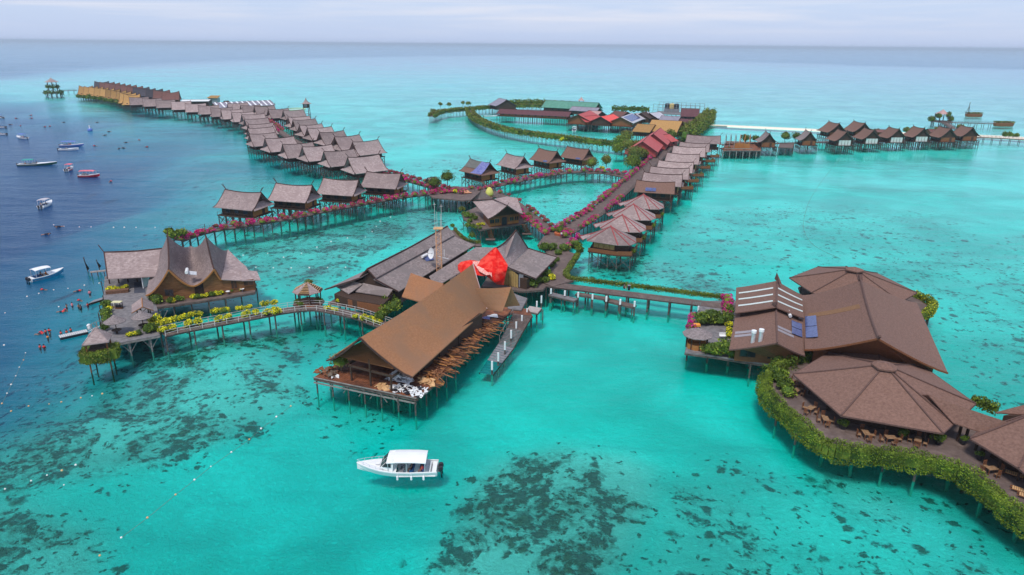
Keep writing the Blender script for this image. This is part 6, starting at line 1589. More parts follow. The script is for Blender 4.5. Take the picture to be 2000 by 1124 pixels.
# rope-railed entry posts, flag posts and the diving platforms at the left edge
for i, (x, y, hh) in enumerate([(201, 568, 3.4), (203, 590, 2.2), (197, 612, 2.6), (195, 628, 2.6), (198, 646, 2.2)]):
    q_ = P(x, y, 2.8); mb = MB(); mb.beam((q_.x, q_.y, -2), (q_.x, q_.y, 2.8 + hh * .6), .18, n=6); tag(mb.build('dark_post', WOODD), f'dark upright post at the left deck edge, {nth(i)} from the top', 'post', 'dark posts at the left deck edge')
fj = thing('floating_pontoon', 'pale ribbed floating pontoon at the left end of the deck', 'pontoon', tuple(P(150, 652, .3)))
a0_, a1_ = P(117, 660, .45), P(172, 648, .45); dd_ = (a1_ - a0_); nn2 = V((-dd_.y, dd_.x, 0)).normalized() * 1.0
n_ = 14
for i in range(n_):
    l0, l1 = lerp(a0_, a1_, i / n_), lerp(a0_, a1_, (i + .86) / n_); mb = MB(); mb.slab([l0, l1, l1 + nn2 * 1.4, l0 + nn2 * 1.4], .08); mb.build('deck_slat', ALU if 0 else mat('pale_slat', (.45, .46, .46), (.6, .6, .6), 3, .6) if 'pale_slat' not in MATS else MATS['pale_slat'], fj)
mb = MB(); mb.beam(a0_ + V((0, 0, -.25)), a1_ + V((0, 0, -.25)), .35, .4); mb.beam(a0_ + nn2 * 1.4 + V((0, 0, -.25)), a1_ + nn2 * 1.4 + V((0, 0, -.25)), .35, .4); mb.build('float_tubes', BLACKP, fj, kind='stuff')
gw = thing('gangway', 'grey gangway from the reception deck down to the pontoon', 'gangway', tuple(P(185, 642, 1)))
a0_, a1_ = P(172, 648, .5), P(200, 636, 2.7)
for i in range(10):
    l0, l1 = lerp(a0_, a1_, i / 10), lerp(a0_, a1_, (i + .85) / 10); mb = MB(); mb.slab([l0, l1, l1 + V((0, 1.3, 0)), l0 + V((0, 1.3, 0))], .06); mb.build('gangway_slat', MATS['pale_slat'], gw)
mb = MB()
for dy in (0, 1.3):
    mb.beam(a0_ + V((0, dy, 1)), a1_ + V((0, dy, 1)), .06); [mb.beam(lerp(a0_, a1_, k / 3) + V((0, dy, 0)), lerp(a0_, a1_, k / 3) + V((0, dy, 1)), .06) for k in range(4)]
mb.build('handrails', PILEG, gw, kind='stuff')
q_ = P(174, 640, .8); mb = MB(); mb.lathe((q_.x, q_.y, .45), [(.28, 0), (.34, .3), (.34, .8), (.2, 1.0), (.02, 1.02)], 10); tag(mb.build('white_drum', WHITE), 'white drum at the inner end of the pontoon', 'drum')
p2 = thing('dark_pontoon', 'dark low platform with steps above the pontoon at the left deck', 'platform', tuple(P(185, 592, .3)))
a0_, a1_ = P(172, 594, .4), P(199, 586, .4); mb = MB(); mb.slab([a0_, a1_, a1_ + V((0, 2.2, 0)), a0_ + V((0, 2.2, 0))], .35); mb.build('float', WOODD, p2); mb = MB(); mb.slab([a0_ + V((0, 0, .06)), a1_ + V((0, 0, .06)), a1_ + V((0, 2.2, .06)), a0_ + V((0, 2.2, .06))], .05); mb.build('deck_boards', GREYP, p2)
# two small sailed wrecks / posts left of the wing
for i, (x, y) in enumerate([(174, 532), (197, 527)]):
    q_ = P(x, y, 0); t = thing('leaning_post', f'weathered post with a pale scrap of sail, {["left", "right"][i]} one beside the open wing', 'post', tuple(q_))
    mb = MB(); mb.beam((q_.x, q_.y, -2), (q_.x - .6, q_.y, 3.6 - i * 1.2), .22, n=6); mb.build('pole', PILE, t)
    mb = MB(); mb.slab([(q_.x - .6, q_.y - .1, 3.0 - i * .8), (q_.x + .3, q_.y - .1, .9), (q_.x - .2, q_.y - .1, .5)], .05); mb.build('sail_scrap', STRIPEW, t)
t = thing('low_gangplank', 'low plank walkway from the open wing out to the leaning posts', 'walkway', tuple(P(190, 532, .8))); mb = MB(); mb.slab([P(176, 533, 1), P(206, 530, 1), P(206, 527, 1), P(176, 530, 1)], .12); mb.build('planks', PILEG, t); mb = MB(); [mb.beam((P(x, 531, 1).x, P(x, 531, 1).y, -2), (P(x, 531, 1).x, P(x, 531, 1).y, 1), .15) for x in (178, 190, 203)]; mb.build('piles', PILE, t, kind='stuff')
# solar water heater on valley
heater('solar water heater with a white tank in the valley of the reception roof', 378, 530, [(367, 529, 7.9), (368, 536, 7.5), (384, 537, 7.5), (384, 531, 7.9)], 7.7, ((364, 533, 8.1), (365.5, 526, 8.1)), m_=ALU)
# palms behind
for i, (x, y) in enumerate([(331, 471), (340, 478), (357, 472)]):
    q_ = P(x, y, 3); tree(q_.x, q_.y, 3, 3.6, 1.6, f'small spiky palm behind the reception roof, {["left", "middle", "right"][i]} one', LEAF, 'small palms behind the reception roof', 350, .6, name='small_palm')
# dishes on the gallery
for i, (x, y) in enumerate([(445, 571), (473, 566)]):
    q_ = P(x, y, 3.3); t = thing('small_dish', f'small white round dish on the gallery rail, {["left", "right"][i]} one', 'dish', tuple(q_)); mb = MB(); mb.lathe(q_, [(.05, 0), (.4, .12), (.42, .2), (.36, .2), (.03, .06)], 12, ); mb.build('bowl', WHITE, t); mb = MB(); mb.beam(q_ - V((0, 0, .5)), q_, .08); mb.build('stalk', GREYP, t)

# ------------------------------------------------------------------ striped octagonal gazebo on the rope-railed boardwalk
oz = thing('striped_gazebo', 'octagonal gazebo with a striped thatch and batten roof on the rope-railed boardwalk', 'gazebo', tuple(P(604, 592, 2.8)))
c0_ = P(603, 590, 2.8); rr = 2.9; ap_ = V((c0_.x, c0_.y, 6.8))
cc = [V((c0_.x + rr * math.cos(rad(22.5 + 45 * i)), c0_.y + rr * math.sin(rad(22.5 + 45 * i)), 5.2)) for i in range(8)]
for i in range(8):
    a_, b_ = cc[i], cc[(i + 1) % 8]
    if i % 2 == 0:
        mb = MB(); mb.slab([ap_, a_, b_], .1); mb.build('thatch_panel', GREY, oz)
    else:
        mb = MB(); mb.slab([ap_ - V((0, 0, .12)), a_ - V((0, 0, .12)), b_ - V((0, 0, .12))], .04); mb.build('under_panel', WOODD, oz)
        mb = MB()
        for k in range(1, 8): mb.beam(lerp(ap_, a_, k / 8) + V((0, 0, .05)), lerp(ap_, b_, k / 8) + V((0, 0, .05)), .11)
        mb.build('battens', WOODO if 0 else CARD, oz, kind='stuff')
mb = MB()
for c in cc: q_ = lerp(ap_, c, .8); mb.beam((q_.x, q_.y, 2.8), (q_.x, q_.y, 5.4), .18)
mb.build('posts', WOODD, oz, kind='stuff')
platform(oz, [lerp(V((c0_.x, c0_.y, 2.8)), V((c.x, c.y, 2.8)), 1.0) for c in cc], 2.81, DECKR, .15, 'floor', PILE, 2.0, parts=False)
for i, (x, y, s_) in enumerate([(583, 592, .9), (622, 590, .9), (588, 598, .7), (604, 578, .9)]): bush(*P(x, y, 3.0), 'green', f'climbing plant at the foot of the striped gazebo, {nth(i)} clump', s_, 'climbers at the striped gazebo')
q_ = P(603, 580, 3); t = bush(q_.x, q_.y + 1, 5.3, 'olive', 'creeper tuft growing over the top of the striped gazebo roof', .9)
# ------------------------------------------------------------------ brown restaurant complex (right)
def octo(name, label, ap, corners, k=1.05, m=BROWN, zf=2.9, ring=.78, cat='pavilion', disc=1.6):
    c = V((sum(p.x for p in corners) / len(corners), sum(p.y for p in corners) / len(corners), 0))
    t = thing(name, label, cat, (ap.x, ap.y, zf)); n = len(corners); mb = MB()
    for i in range(n):
        a, b = corners[i], corners[(i + 1) % n]; mb.slope(ap.copy(), ap + (b - a) * .002, a, b, k, 0, .16, 4, 6)
    ro = mb.build('roof', m, t)
    mb = MB()
    for p in corners:
        ps = [profile(ap, p, k, s / 6) + V((0, 0, .05)) for s in range(7)]; mb.tube(ps, .10, n=4)
    for i in range(n): mb.beam(corners[i] - V((0, 0, .08)), corners[(i + 1) % n] - V((0, 0, .08)), .12, .2)
    mb.build('hip_cap', mat('brown_cap', (.10, .055, .045), (.14, .08, .065), 3, .9) if 'brown_cap' not in MATS else MATS['brown_cap'], ro)
    mb = MB(); vs = []
    dr = [ap + (p - ap).normalized() * 1 for p in corners]
    ring_o = [V((ap.x + (p.x - ap.x) / math.hypot(p.x - ap.x, p.y - ap.y) * disc, ap.y + (p.y - ap.y) / math.hypot(p.x - ap.x, p.y - ap.y) * disc, ap.z - .12)) for p in corners]
    top = ap + V((0, 0, .42))
    for i in range(n): mb.slab([top, ring_o[i], ring_o[(i + 1) % n]], .10)
    for i in range(n): mb.beam(ring_o[i] - V((0, 0, .1)), ring_o[(i + 1) % n] - V((0, 0, .1)), .1, .22)
    mb.build('top_cap', m, ro)
    mb = MB(); inn = [lerp(V((ap.x, ap.y, 0)), V((p.x, p.y, 0)), ring) for p in corners]
    for i in range(n):
        for f_ in (0, .5): q_ = lerp(inn[i], inn[(i + 1) % n], f_); mb.beam((q_.x, q_.y, zf), (q_.x, q_.y, corners[i].z + .6), .26, n=6)
    mb.build('posts', WOODD, t, kind='stuff')
    mb = MB(); core_ = [lerp(V((ap.x, ap.y, 0)), V((p.x, p.y, 0)), ring * .80) for p in corners]; mb.prism([(p.x, p.y) for p in core_], zf, corners[0].z + .7); mb.build('inner_wall', WOODD, t)
    return t
z5 = 5.5
Dc = [P(1549, 731, z5), P(1618, 689, z5), P(1712, 697, z5), P(1798, 712, z5), P(1906, 789, z5), P(1863, 828, z5), P(1842, 847, z5), P(1643, 812, z5)]
Dap = P(1728, 713, 9.6)
octo('octagonal_pavilion', 'big near octagonal dining pavilion with a low brown roof at the lower right', Dap, Dc)
Cc_ = [P(1542, 543, z5), P(1597.5, 521.5, z5), P(1652, 521, z5), P(1713.5, 534, z5), P(1791, 572, z5), P(1760, 590, z5), P(1700, 612, z5), P(1586, 572, z5)]
octo('octagonal_pavilion', 'farther octagonal pavilion with a low brown roof at the back of the complex', P(1669.4, 525.5, 10.3), Cc_)
# right-hand pavilion cut by the frame
Fc = [P(1895, 857, z5), P(1912, 840, z5), P(1985, 820, z5), P(2070, 820, z5), P(2150, 870, z5), P(2130, 960, z5), P(2040, 960, z5), P(1990, 915, z5)]
octo('octagonal_pavilion', 'brown pavilion roof cut off by the right edge of the photo', P(2040, 800, 9.4), Fc)
Gc = [P(1943, 806, 6.2), P(2040, 812, 6.2), P(2120, 800, 6.2), P(2080, 770, 6.2)]
t = thing('rear_pavilion', 'sliver of brown roof behind the right-edge pavilion', 'pavilion', tuple(P(2000, 800, 3))); mb = MB(); apg = P(2070, 775, 8)
for i in range(4): mb.slab([apg, Gc[i], Gc[(i + 1) % 4]], .15)
mb.build('roof', BROWN, t); mb = MB(); mb.prism([P(1960, 812, 6)[:2], P(2040, 815, 6)[:2], P(2060, 790, 6)[:2]], 2.9, 6.0); mb.build('wall', WOODD, t)
# linking ridge roof between the two pavilions
lk = thing('linking_roof', 'gabled brown roof over the passage between the near pavilion and the right one', 'roofed passage', tuple(P(1900, 830, 3)))
kA, kB = P(1813, 771, 7.8), P(2010, 838, 7.6)
mb = MB(); mb.slope(kA, kB, P(1862, 826, 5.8), P(1994, 870, 5.6), 1.0, .1, .15, 8, 4)
q1_, q2_ = P(1862, 826, 5.8), P(1994, 870, 5.6)
mb.slope(kA, kB, V((2 * kA.x - q1_.x, 2 * kA.y - q1_.y, 5.8)), V((2 * kB.x - q2_.x, 2 * kB.y - q2_.y, 5.6)), 1.0, .1, .15, 8, 4); mb.build('roof', BROWN, lk)
mb = MB()
for x, y in ((1870, 862), (1884, 866), (1905, 880)): q_ = P(x, y, 2.9); mb.beam(q_, (q_.x, q_.y, 5.9), .26)
mb.build('posts', WOODD, lk, kind='stuff')
# big hall with sweeping roof (B)
bh = thing('sweeping_hall', 'large hall under a wide swept brown roof in the middle of the right complex', 'hall', tuple(P(1700, 680, 3)))
bA, bB = P(1715, 661, 11.6), P(1681, 548, 12.6)
bLf, bLb = P(1572, 683, 5.5), P(1568, 577, 5.7); bRf, bRb = P(1851, 728, 5.3), P(1791, 592, 5.6)
mb = MB(); mb.slope(bA, bB, bLf, bLb, 1.15, .5, .2, 14, 8); mb.slope(bA, bB, bRf, bRb, 1.15, .5, .2, 14, 8); br_ = mb.build('roof', BROWN, bh)
mb = MB(); pts = [lerp(bA, bB, i / 8) - V((0, 0, 4 * .5 * (i / 8) * (1 - i / 8) - .1)) for i in range(9)]; mb.tube(pts, .17, n=5); mb.beam(bB, bB + V((0, .5, .8)), .5); mb.beam(bA, bA + V((0, -.4, .5)), .3); mb.build('ridge_cap', MATS['brown_cap'], br_)
mb = MB()
for e_ in (bLf, bRf): mb.tube([profile(bA, e_, 1.15, s / 8) - V((0, 0, .1)) for s in range(9)], .13, n=4)
mb.build('bargeboard', WOOD, br_)
# timber gable: orange-brown boards under the eaves
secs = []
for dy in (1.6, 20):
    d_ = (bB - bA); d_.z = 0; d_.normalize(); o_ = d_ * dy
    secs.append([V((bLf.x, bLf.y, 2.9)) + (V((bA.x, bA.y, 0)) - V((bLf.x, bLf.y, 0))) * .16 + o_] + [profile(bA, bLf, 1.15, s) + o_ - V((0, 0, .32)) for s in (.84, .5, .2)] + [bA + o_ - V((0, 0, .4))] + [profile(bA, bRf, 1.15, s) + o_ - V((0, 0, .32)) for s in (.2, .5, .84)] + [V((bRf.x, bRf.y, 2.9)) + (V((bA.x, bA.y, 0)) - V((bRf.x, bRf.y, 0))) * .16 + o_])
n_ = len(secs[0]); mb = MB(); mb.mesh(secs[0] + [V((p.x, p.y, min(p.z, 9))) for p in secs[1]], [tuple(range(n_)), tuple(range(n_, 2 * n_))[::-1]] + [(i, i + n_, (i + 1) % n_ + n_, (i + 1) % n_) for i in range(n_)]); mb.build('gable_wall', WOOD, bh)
# patch of sun-bleached shingles
def on_slope(A_, B_, C_, D_, k, u, s, up=.08, sag=0):
    a = lerp(A_, B_, u); c = lerp(C_, D_, u); q = profile(a, c, k, s); q.z += up - 4 * u * (1 - u) * sag * (1 - s); return q
def sheet_on(name, m_, args, u0, u1, s0, s1, parent, up=.1, n=4, sag=0, t_=.05):
    mb = MB()
    for i in range(n):
        a = s0 + (s1 - s0) * i / n; b = s0 + (s1 - s0) * (i + 1) / n
        mb.slab([on_slope(*args, u0, a, up, sag), on_slope(*args, u1, a, up, sag), on_slope(*args, u1, b, up, sag), on_slope(*args, u0, b, up, sag)], t_)
    return mb.build(name, m_, parent)
Bl = (bA, bB, bLf, bLb, 1.15)
sheet_on('bleached_patch', mat('bleached_shingle', (.20, .105, .050), (.26, .14, .07), 3, .9, .4, 9), Bl, .55, .62, .10, .92, br_, .06, 8, .5)
for i in range(2): sheet_on('solar_panel', SOLAR, Bl, .17 + .19 * i, .35 + .19 * i, .79, .98, bh, .25, 2)
# porch gable between hall B and pavilion D
pg = thing('porch_roof', 'small brown porch roof wedged between the swept hall and the near octagonal pavilion', 'porch', tuple(P(1700, 700, 3)))
mb = MB(); a_, b_ = P(1719, 704, 7.2), P(1709, 668, 7.4); mb.slope(a_, b_, P(1640, 697, 6.0), P(1646, 689, 6.0), 1.0, 0, .12, 4, 3); mb.slope(a_, b_, P(1765, 712, 6.0), P(1757, 704, 6.0), 1.0, 0, .12, 4, 3); mb.build('roof', BROWN, pg)
mb = MB(); mb.beam(a_, b_, .16); mb.build('ridge_cap', MATS['brown_cap'], pg)
# front two-tier building (A)
fb = thing('skylight_house', 'two-tier brown-roofed timber house with pale skylight strips and solar panels', 'house', tuple(P(1500, 700, 2.9)))
uN, uF = P(1515.5, 600, 9.0), P(1517, 549, 9.6)
uLf, uLb = P(1436, 611, 6.7), P(1438, 562, 6.7); uRf, uRb = P(1570, 621, 6.6), P(1568, 577, 6.6)
lN, lF = P(1517, 670, 7.8), P(1515.5, 603, 8.2)
lLf, lLb = P(1424, 683, 4.9), P(1437, 612, 5.6); lRf, lRb = P(1572, 695, 4.9), P(1570, 625, 5.6)
mb = MB(); UL = (uN, uF, uLf, uLb, 1.08); UR = (uN, uF, uRf, uRb, 1.08); LLs = (lN, lF, lLf, lLb, 1.12); LR = (lN, lF, lRf, lRb, 1.12)
mb.slope(*UL, .1, .18, 8, 6); mb.slope(*UR, .1, .18, 8, 6); ur = mb.build('upper_roof', BROWN, fb)
mb = MB(); mb.slope(*LLs, .1, .18, 8, 6); mb.slope(*LR, .1, .18, 8, 6); lr_ = mb.build('lower_roof', BROWN, fb)
mb = MB(); mb.beam(uN + V((0, -.2, .1)), uF + V((0, 0, .1)), .26, .3)
mb.mesh([uF + V((-.2, -2.0, .1)), uF + V((.2, -2.0, .1)), uF + V((.15, .8, .1)), uF + V((-.15, .8, .1)), uF + V((0, .5, 1.5))], [(0, 1, 4), (1, 2, 4), (2, 3, 4), (3, 0, 4)])
mb.mesh([uN + V((-.2, 0, .1)), uN + V((.2, 0, .1)), uN + V((.15, 1.8, .1)), uN + V((-.15, 1.8, .1)), uN + V((0, -.2, 1.0))], [(0, 1, 4), (1, 2, 4), (2, 3, 4), (3, 0, 4)]); mb.build('ridge_fin', MATS['brown_cap'], ur)
mb = MB(); mb.beam(lN + V((0, -.2, .1)), lF + V((0, 0, .1)), .26, .3)
for e_ in (lLf, lRf): mb.tube([profile(lN, e_, 1.12, s / 5) - V((0, 0, .1)) for s in range(6)], .1, n=4)
mb.build('ridge_cap', MATS['brown_cap'], lr_)
for i in range(3):
    u0 = .22 + .25 * i
    sheet_on('skylight_strip', SKYL, UL, u0, u0 + .045, .08, .93, ur, .08, 3, .1); sheet_on('skylight_strip', SKYL, UR, u0, u0 + .045, .06, .97, ur, .08, 3, .1)
for i in range(2):
    sheet_on('dull_skylight', SKYD, LLs, .30 + .09 * i, .36 + .09 * i, .52, .93, lr_, .08, 3, .1); sheet_on('dull_skylight', SKYD, LR, .36 + .09 * i, .42 + .09 * i, .05, .62, lr_, .08, 3, .1)
t = thing('solar_water_heater', 'solar water heater with white tank on the right slope of the skylight house', 'water heater', tuple(on_slope(*LR, .75, .6, .2))); 
for i in range(2): sheet_on('collector', SOLAR, LR, .44 + .2 * i, .62 + .2 * i, .55, .92, t, .22, 2)
a_ = on_slope(*LR, .86, .5, .5); b_ = on_slope(*LR, .98, .42, .6); mb = MB(); mb.beam(a_, b_, .55, n=10); mb.build('tank', WHITE, t)
for i, s_ in enumerate((.50, .34)):
    t = thing('flue_pipe', f'shiny metal flue on the left slope of the skylight house, {["left", "right"][i]} one', 'flue', tuple(on_slope(*LLs, .12, s_, 0))); a_ = on_slope(*LLs, .12, s_, 0)
    mb = MB(); mb.beam(a_ - V((0, 0, .3)), a_ + V((0, 0, 1.6)), .62, n=12); mb.build('pipe', ALU, t); mb = MB(); mb.beam(a_ + V((0, 0, 1.6)), a_ + V((0, 0, 2.0)), .8, n=12); mb.build('cowl', WHITE, t)
# walls
def hw_(u0, args_l, args_r, zf, dy): 
    return
dAx = (lF - lN); dAx.z = 0; dAx.normalize()
for (N_, F_, Lf_, Rf_, k_, y0, y1, nm, m_) in ((lN, lF, lLf, lRf, 1.12, 1.1, 10.5, 'wall', WOOD), (uN, uF, uLf, uRf, 1.08, .9, 9.5, 'rear_wall', WOODD)):
    secs = []
    for dy in (y0, y1):
        o_ = dAx * dy; L0 = lerp(V((N_.x, N_.y, 0)), V((Lf_.x, Lf_.y, 0)), .86) + o_; R0_ = lerp(V((N_.x, N_.y, 0)), V((Rf_.x, Rf_.y, 0)), .84) + o_
        secs.append([V((L0.x, L0.y, 2.75)), profile(N_, Lf_, k_, .86) + o_ - V((0, 0, .3)), profile(N_, Lf_, k_, .4) + o_ - V((0, 0, .3)), N_ + o_ - V((0, 0, .35)), profile(N_, Rf_, k_, .4) + o_ - V((0, 0, .3)), profile(N_, Rf_, k_, .84) + o_ - V((0, 0, .3)), V((R0_.x, R0_.y, 2.75))])
    n_ = 7; mb = MB(); mb.mesh(secs[0] + secs[1], [tuple(range(n_)), tuple(range(n_, 2 * n_))[::-1]] + [(i, i + n_, (i + 1) % n_ + n_, (i + 1) % n_) for i in range(n_)]); w_ = mb.build(nm, m_, fb)
    if nm == 'wall': wA_, S0 = w_, secs[0]
O_ = V((S0[0].x, S0[0].y, 0)); U_ = V((S0[6].x, S0[6].y, 0)) - O_; LW = U_.length
for f_, w__, h__, nm in ((.20, 2.2, 1.1, 'louvre'), (.60, 1.5, 1.2, 'window'), (.77, 1.5, 1.2, 'window')): wall_panel(wA_, nm, O_, U_, LW * f_, 3.7, w__, h__, GLASSD, proud=.06, frame=WOODD)
# terrace left of the house
tr_ = thing('left_terrace', 'grey timber terrace with shrubs at the left end of the brown complex', 'terrace', tuple(P(1385, 650, 2.8)))
platform(tr_, [P(x, y, 2.8) for x, y in ((1338, 688), (1400, 696), (1436, 702), (1570, 722), (1585, 690), (1575, 610), (1440, 588), (1372, 588), (1352, 632))], 2.8, DECKG, .25, 'deck_boards', PILE, 3.4, .14, parts=True)
gz2 = thing('terrace_gazebo', 'round grey thatched gazebo with an orange timber base on the terrace corner', 'gazebo', tuple(P(1357, 680, 2.8)))
c0_ = P(1358, 682, 2.8); c0_ += V((.4, .9, 0)); rr = 2.35
mb = MB(); mb.lathe((c0_.x, c0_.y, 0), [(rr + .15, 5.1), (rr * .62, 5.62), (rr * .3, 5.95), (.12, 6.2), (.05, 6.3)], 9); mb.lathe((c0_.x, c0_.y, 0), [(rr + .15, 5.0), (rr + .15, 5.11)], 9); mb.build('thatch', THATCH, gz2)
mb = MB()
for k in range(8): a_ = k * PI / 4; mb.beam((c0_.x + 1.75 * math.cos(a_), c0_.y + 1.75 * math.sin(a_), 2.8), (c0_.x + 1.75 * math.cos(a_), c0_.y + 1.75 * math.sin(a_), 5.2), .15)
mb.build('posts', WOODD, gz2, kind='stuff')
mb = MB(); mb.lathe((c0_.x, c0_.y, 2.8), [(1.8, 0), (1.8, .85), (1.6, .85), (1.6, .2)], 8, a0=PI / 8); mb.build('parapet', WOODO, gz2)
bl = [(1372, 633, 1.9, 'green'), (1384, 631, 2.0, 'green'), (1396, 630, 2.0, 'green'), (1405, 634, 1.7, 'green'), (1390, 622, 1.6, 'green'), (1388, 690, 1.7, 'green'), (1402, 691, 1.8, 'green'), (1418, 693, 1.9, 'green'), (1430, 697, 1.6, 'green'), (1422, 626, 1.4, 'green'), (1425, 614, 1.2, 'green'), (1424, 638, 1.1, 'yellow'), (1424, 650, 1.1, 'yellow'), (1421, 658, 1.0, 'yellow')]
for i, (x, y, s_, k_) in enumerate(bl): bush(*P(x, y, 2.85), k_, f'{"yellow" if k_ == "yellow" else "green"} terrace shrub, {nth(i)} counted from the upper left of the complex terrace', s_, 'shrubs on the complex terrace')
for i, (x, y, s_) in enumerate([(1420, 588, 1.3), (1421, 597, 1.4), (1419, 606, 1.4), (1418, 615, 1.2), (1353, 622, 1.0), (1350, 632, .9), (1347, 643, 1.2)]): bush(*P(x, y, 2.85), 'violet', f'violet-pink flower bush by the skylight house terrace, {nth(i)} from the bridge end', s_, 'violet-pink bushes on the complex terrace')
TBLW = mat('table_wood', (.20, .11, .055), (.34, .20, .11), 3, .8)
def tbl(x, y, label, z=2.9, n=4, rz=None, chairs=True):
    rz = R.uniform(0, 1.5) if rz is None else rz; q_ = P(x, y, z)
    t = thing('dining_table', label, 'table', tuple(q_), rz, 'dining tables round the near pavilion')
    mb = MB(); mb.box((0, 0, .74), (1.25, .8, .05)); o = mb.build('table_top', TBLW, None); o.parent = t
    mb = MB(); [mb.beam((sx * .65, sy * .35, 0), (sx * .65, sy * .35, .72), .07) for sx in (-1, 1) for sy in (-1, 1)]; o = mb.build('legs', WOOD, None, kind='stuff'); o.parent = t
    t.parent = None
    for k in range(n):
        a_ = rz + (0, PI, PI / 2, -PI / 2)[k]; dx = 1.15 if k < 2 else .85
        p_ = (q_.x + math.cos(a_) * dx, q_.y + math.sin(a_) * dx, z); c = copy_tree(CHAIR) if CHAIR.name in _used else CHAIR; _used.add(CHAIR.name)
        c.location = p_; c.rotation_euler = (0, 0, a_ + PI / 2); c['label'] = f'wooden chair at the {label.split(",")[0]}, ' + ['right', 'left', 'far', 'near'][k] + ' side'
        tag(c, None, 'chair', 'wooden dining chairs')
CHAIR = thing('dining_chair', 'x', 'chair')
mb = MB(); mb.box((0, 0, .45), (.5, .48, .05)); o = mb.build('seat', TBLW, None); o.parent = CHAIR
mb = MB(); [mb.box((x, -.24, .78), (.06, .04, .62)) for x in (-.2, -.07, .07, .2)]; mb.box((0, -.24, 1.08), (.5, .05, .08)); o = mb.build('backrest', WOOD, None); o.parent = CHAIR
mb = MB(); [mb.beam((sx * .21, sy * .2, 0), (sx * .21, sy * .2, .44), .05) for sx in (-1, 1) for sy in (-1, 1)]; o = mb.build('legs', WOOD, None, kind='stuff'); o.parent = CHAIR
# curved outer deck and its hedge
ring = [(1497, 742), (1492, 752), (1500, 775), (1540, 812), (1578, 845), (1610, 870), (1660, 882), (1740, 890), (1830, 905), (1885, 925), (1935, 962), (1985, 1005), (2050, 1050), (2140, 1110)]
inner_ = [(2160, 1000), (2050, 900), (1980, 850), (1900, 810), (1790, 770), (1650, 740), (1600, 700), (1580, 690), (1550, 705)]
od = thing('curved_deck', 'dark curved timber deck running round the near octagonal pavilion', 'deck', tuple(P(1600, 830, 2.9)))
rg = smooth_line([P(x, y, 2.9) for x, y in ring], 4)
platform(od, rg + [P(x, y, 2.9) for x, y in inner_], 2.9, DECK, .2, 'deck_boards', PILE, 3.6, .16, parts=True, beams=True)
LEAFH = leaf_mat('clipped_hedge_leaves', [(.045, .085, .008), (.10, .165, .012), (.16, .235, .016), (.20, .27, .02)])
hedge('big_hedge', 'thick clipped green hedge curving along the outer edge of the near pavilion deck', [p for p in rg], 2.6, 2.1, 2.6, 620, LEAFH, .19, jitter=.2, kind2=LEAF, frac=.3)
hp2 = [P(x, y, 3) for x, y in ((1590, 700), (1560, 706), (1535, 714), (1515, 726), (1500, 740))]
hedge('big_hedge', 'bushy hedge between the skylight house and the near pavilion', hp2, 3.6, 2.4, 2.2, 360, LEAFD, .24, jitter=.6, kind2=LEAF, frac=.45)
for i, (x, y, s_) in enumerate([(1520, 745, 1.6), (1530, 760, 1.5), (1512, 738, 1.5), (1538, 772, 1.3)]): bush(*P(x, y, 3.0), 'green', f'leafy shrub inside the corner of the big hedge, {nth(i)} from the top', s_, 'shrubs inside the big hedge')
# back deck of pavilion C with hedge
cd = thing('rear_deck', 'timber deck and hedge behind the swept hall on the right', 'deck', tuple(P(1800, 600, 2.9)))
platform(cd, [P(x, y, 2.9) for x, y in ((1755, 605), (1790, 612), (1815, 617), (1822, 602), (1800, 585), (1760, 575), (1560, 560), (1570, 590))], 2.9, DECK, .2, 'deck_boards', PILE, 3.5)
hedge('low_hedge', 'yellow-green hedge round the rear deck at the far right of the complex', [P(x, y, 3) for x, y in ((1785, 578), (1808, 588), (1824, 600), (1814, 614), (1800, 622))], 3.4, 1.5, 1.5, 220, LEAF, .3, kind2=LEAFY, frac=.2)
hedge('low_hedge', 'sunlit strip of hedge behind the roof that links the pavilions', [P(x, y, 3) for x, y in ((1895, 795), (1920, 805), (1945, 815))], 4.2, 1.2, 1.5, 220, LEAF, .28)
# dining furniture
tb_ = [(1556, 770, 'table nearest the hedge corner', 4), (1582, 806, 'table second along the left side of the pavilion', 4), (1611, 827, 'table set third along the left side', 4), (1690, 855, 'long table before the pavilion front', 4), (1738, 864, 'table in the middle of the pavilion front', 4), (1791, 868, 'table at the right end of the pavilion front', 4), (1935, 925, 'table under the right-edge pavilion', 4), (1560, 752, 'half hidden table under the left eave', 3)]
for x, y, lab, n_ in tb_: tbl(x, y, 'wooden ' + lab, n=n_)
for i, (x, y, s_, pt) in enumerate([(1646, 838, 1.1, 0), (1762, 858, 1.15, 0), (1832, 868, 1.25, 1), (1880, 868, .8, 1), (1912, 898, .8, 1)]):
    q_ = P(x, y, 2.9); t = thing('potted_plant', f'potted green plant on the pavilion deck, {nth(i)} from the left', 'potted plant', tuple(q_), 0, 'potted plants on the pavilion deck')
    mb = MB(); mb.lathe((0, 0, 0), [(.3, 0), (.42, .5), (.46, .7), (.38, .7)], 12); o = mb.build('pot', BLACKP, None); o.parent = t
    f = bpy.data.objects.new('foliage', BUSH['green'][i % 4]); COL.objects.link(f); f.parent = t; f.location = (0, 0, .5); f.scale = (s_ * .75,) * 3
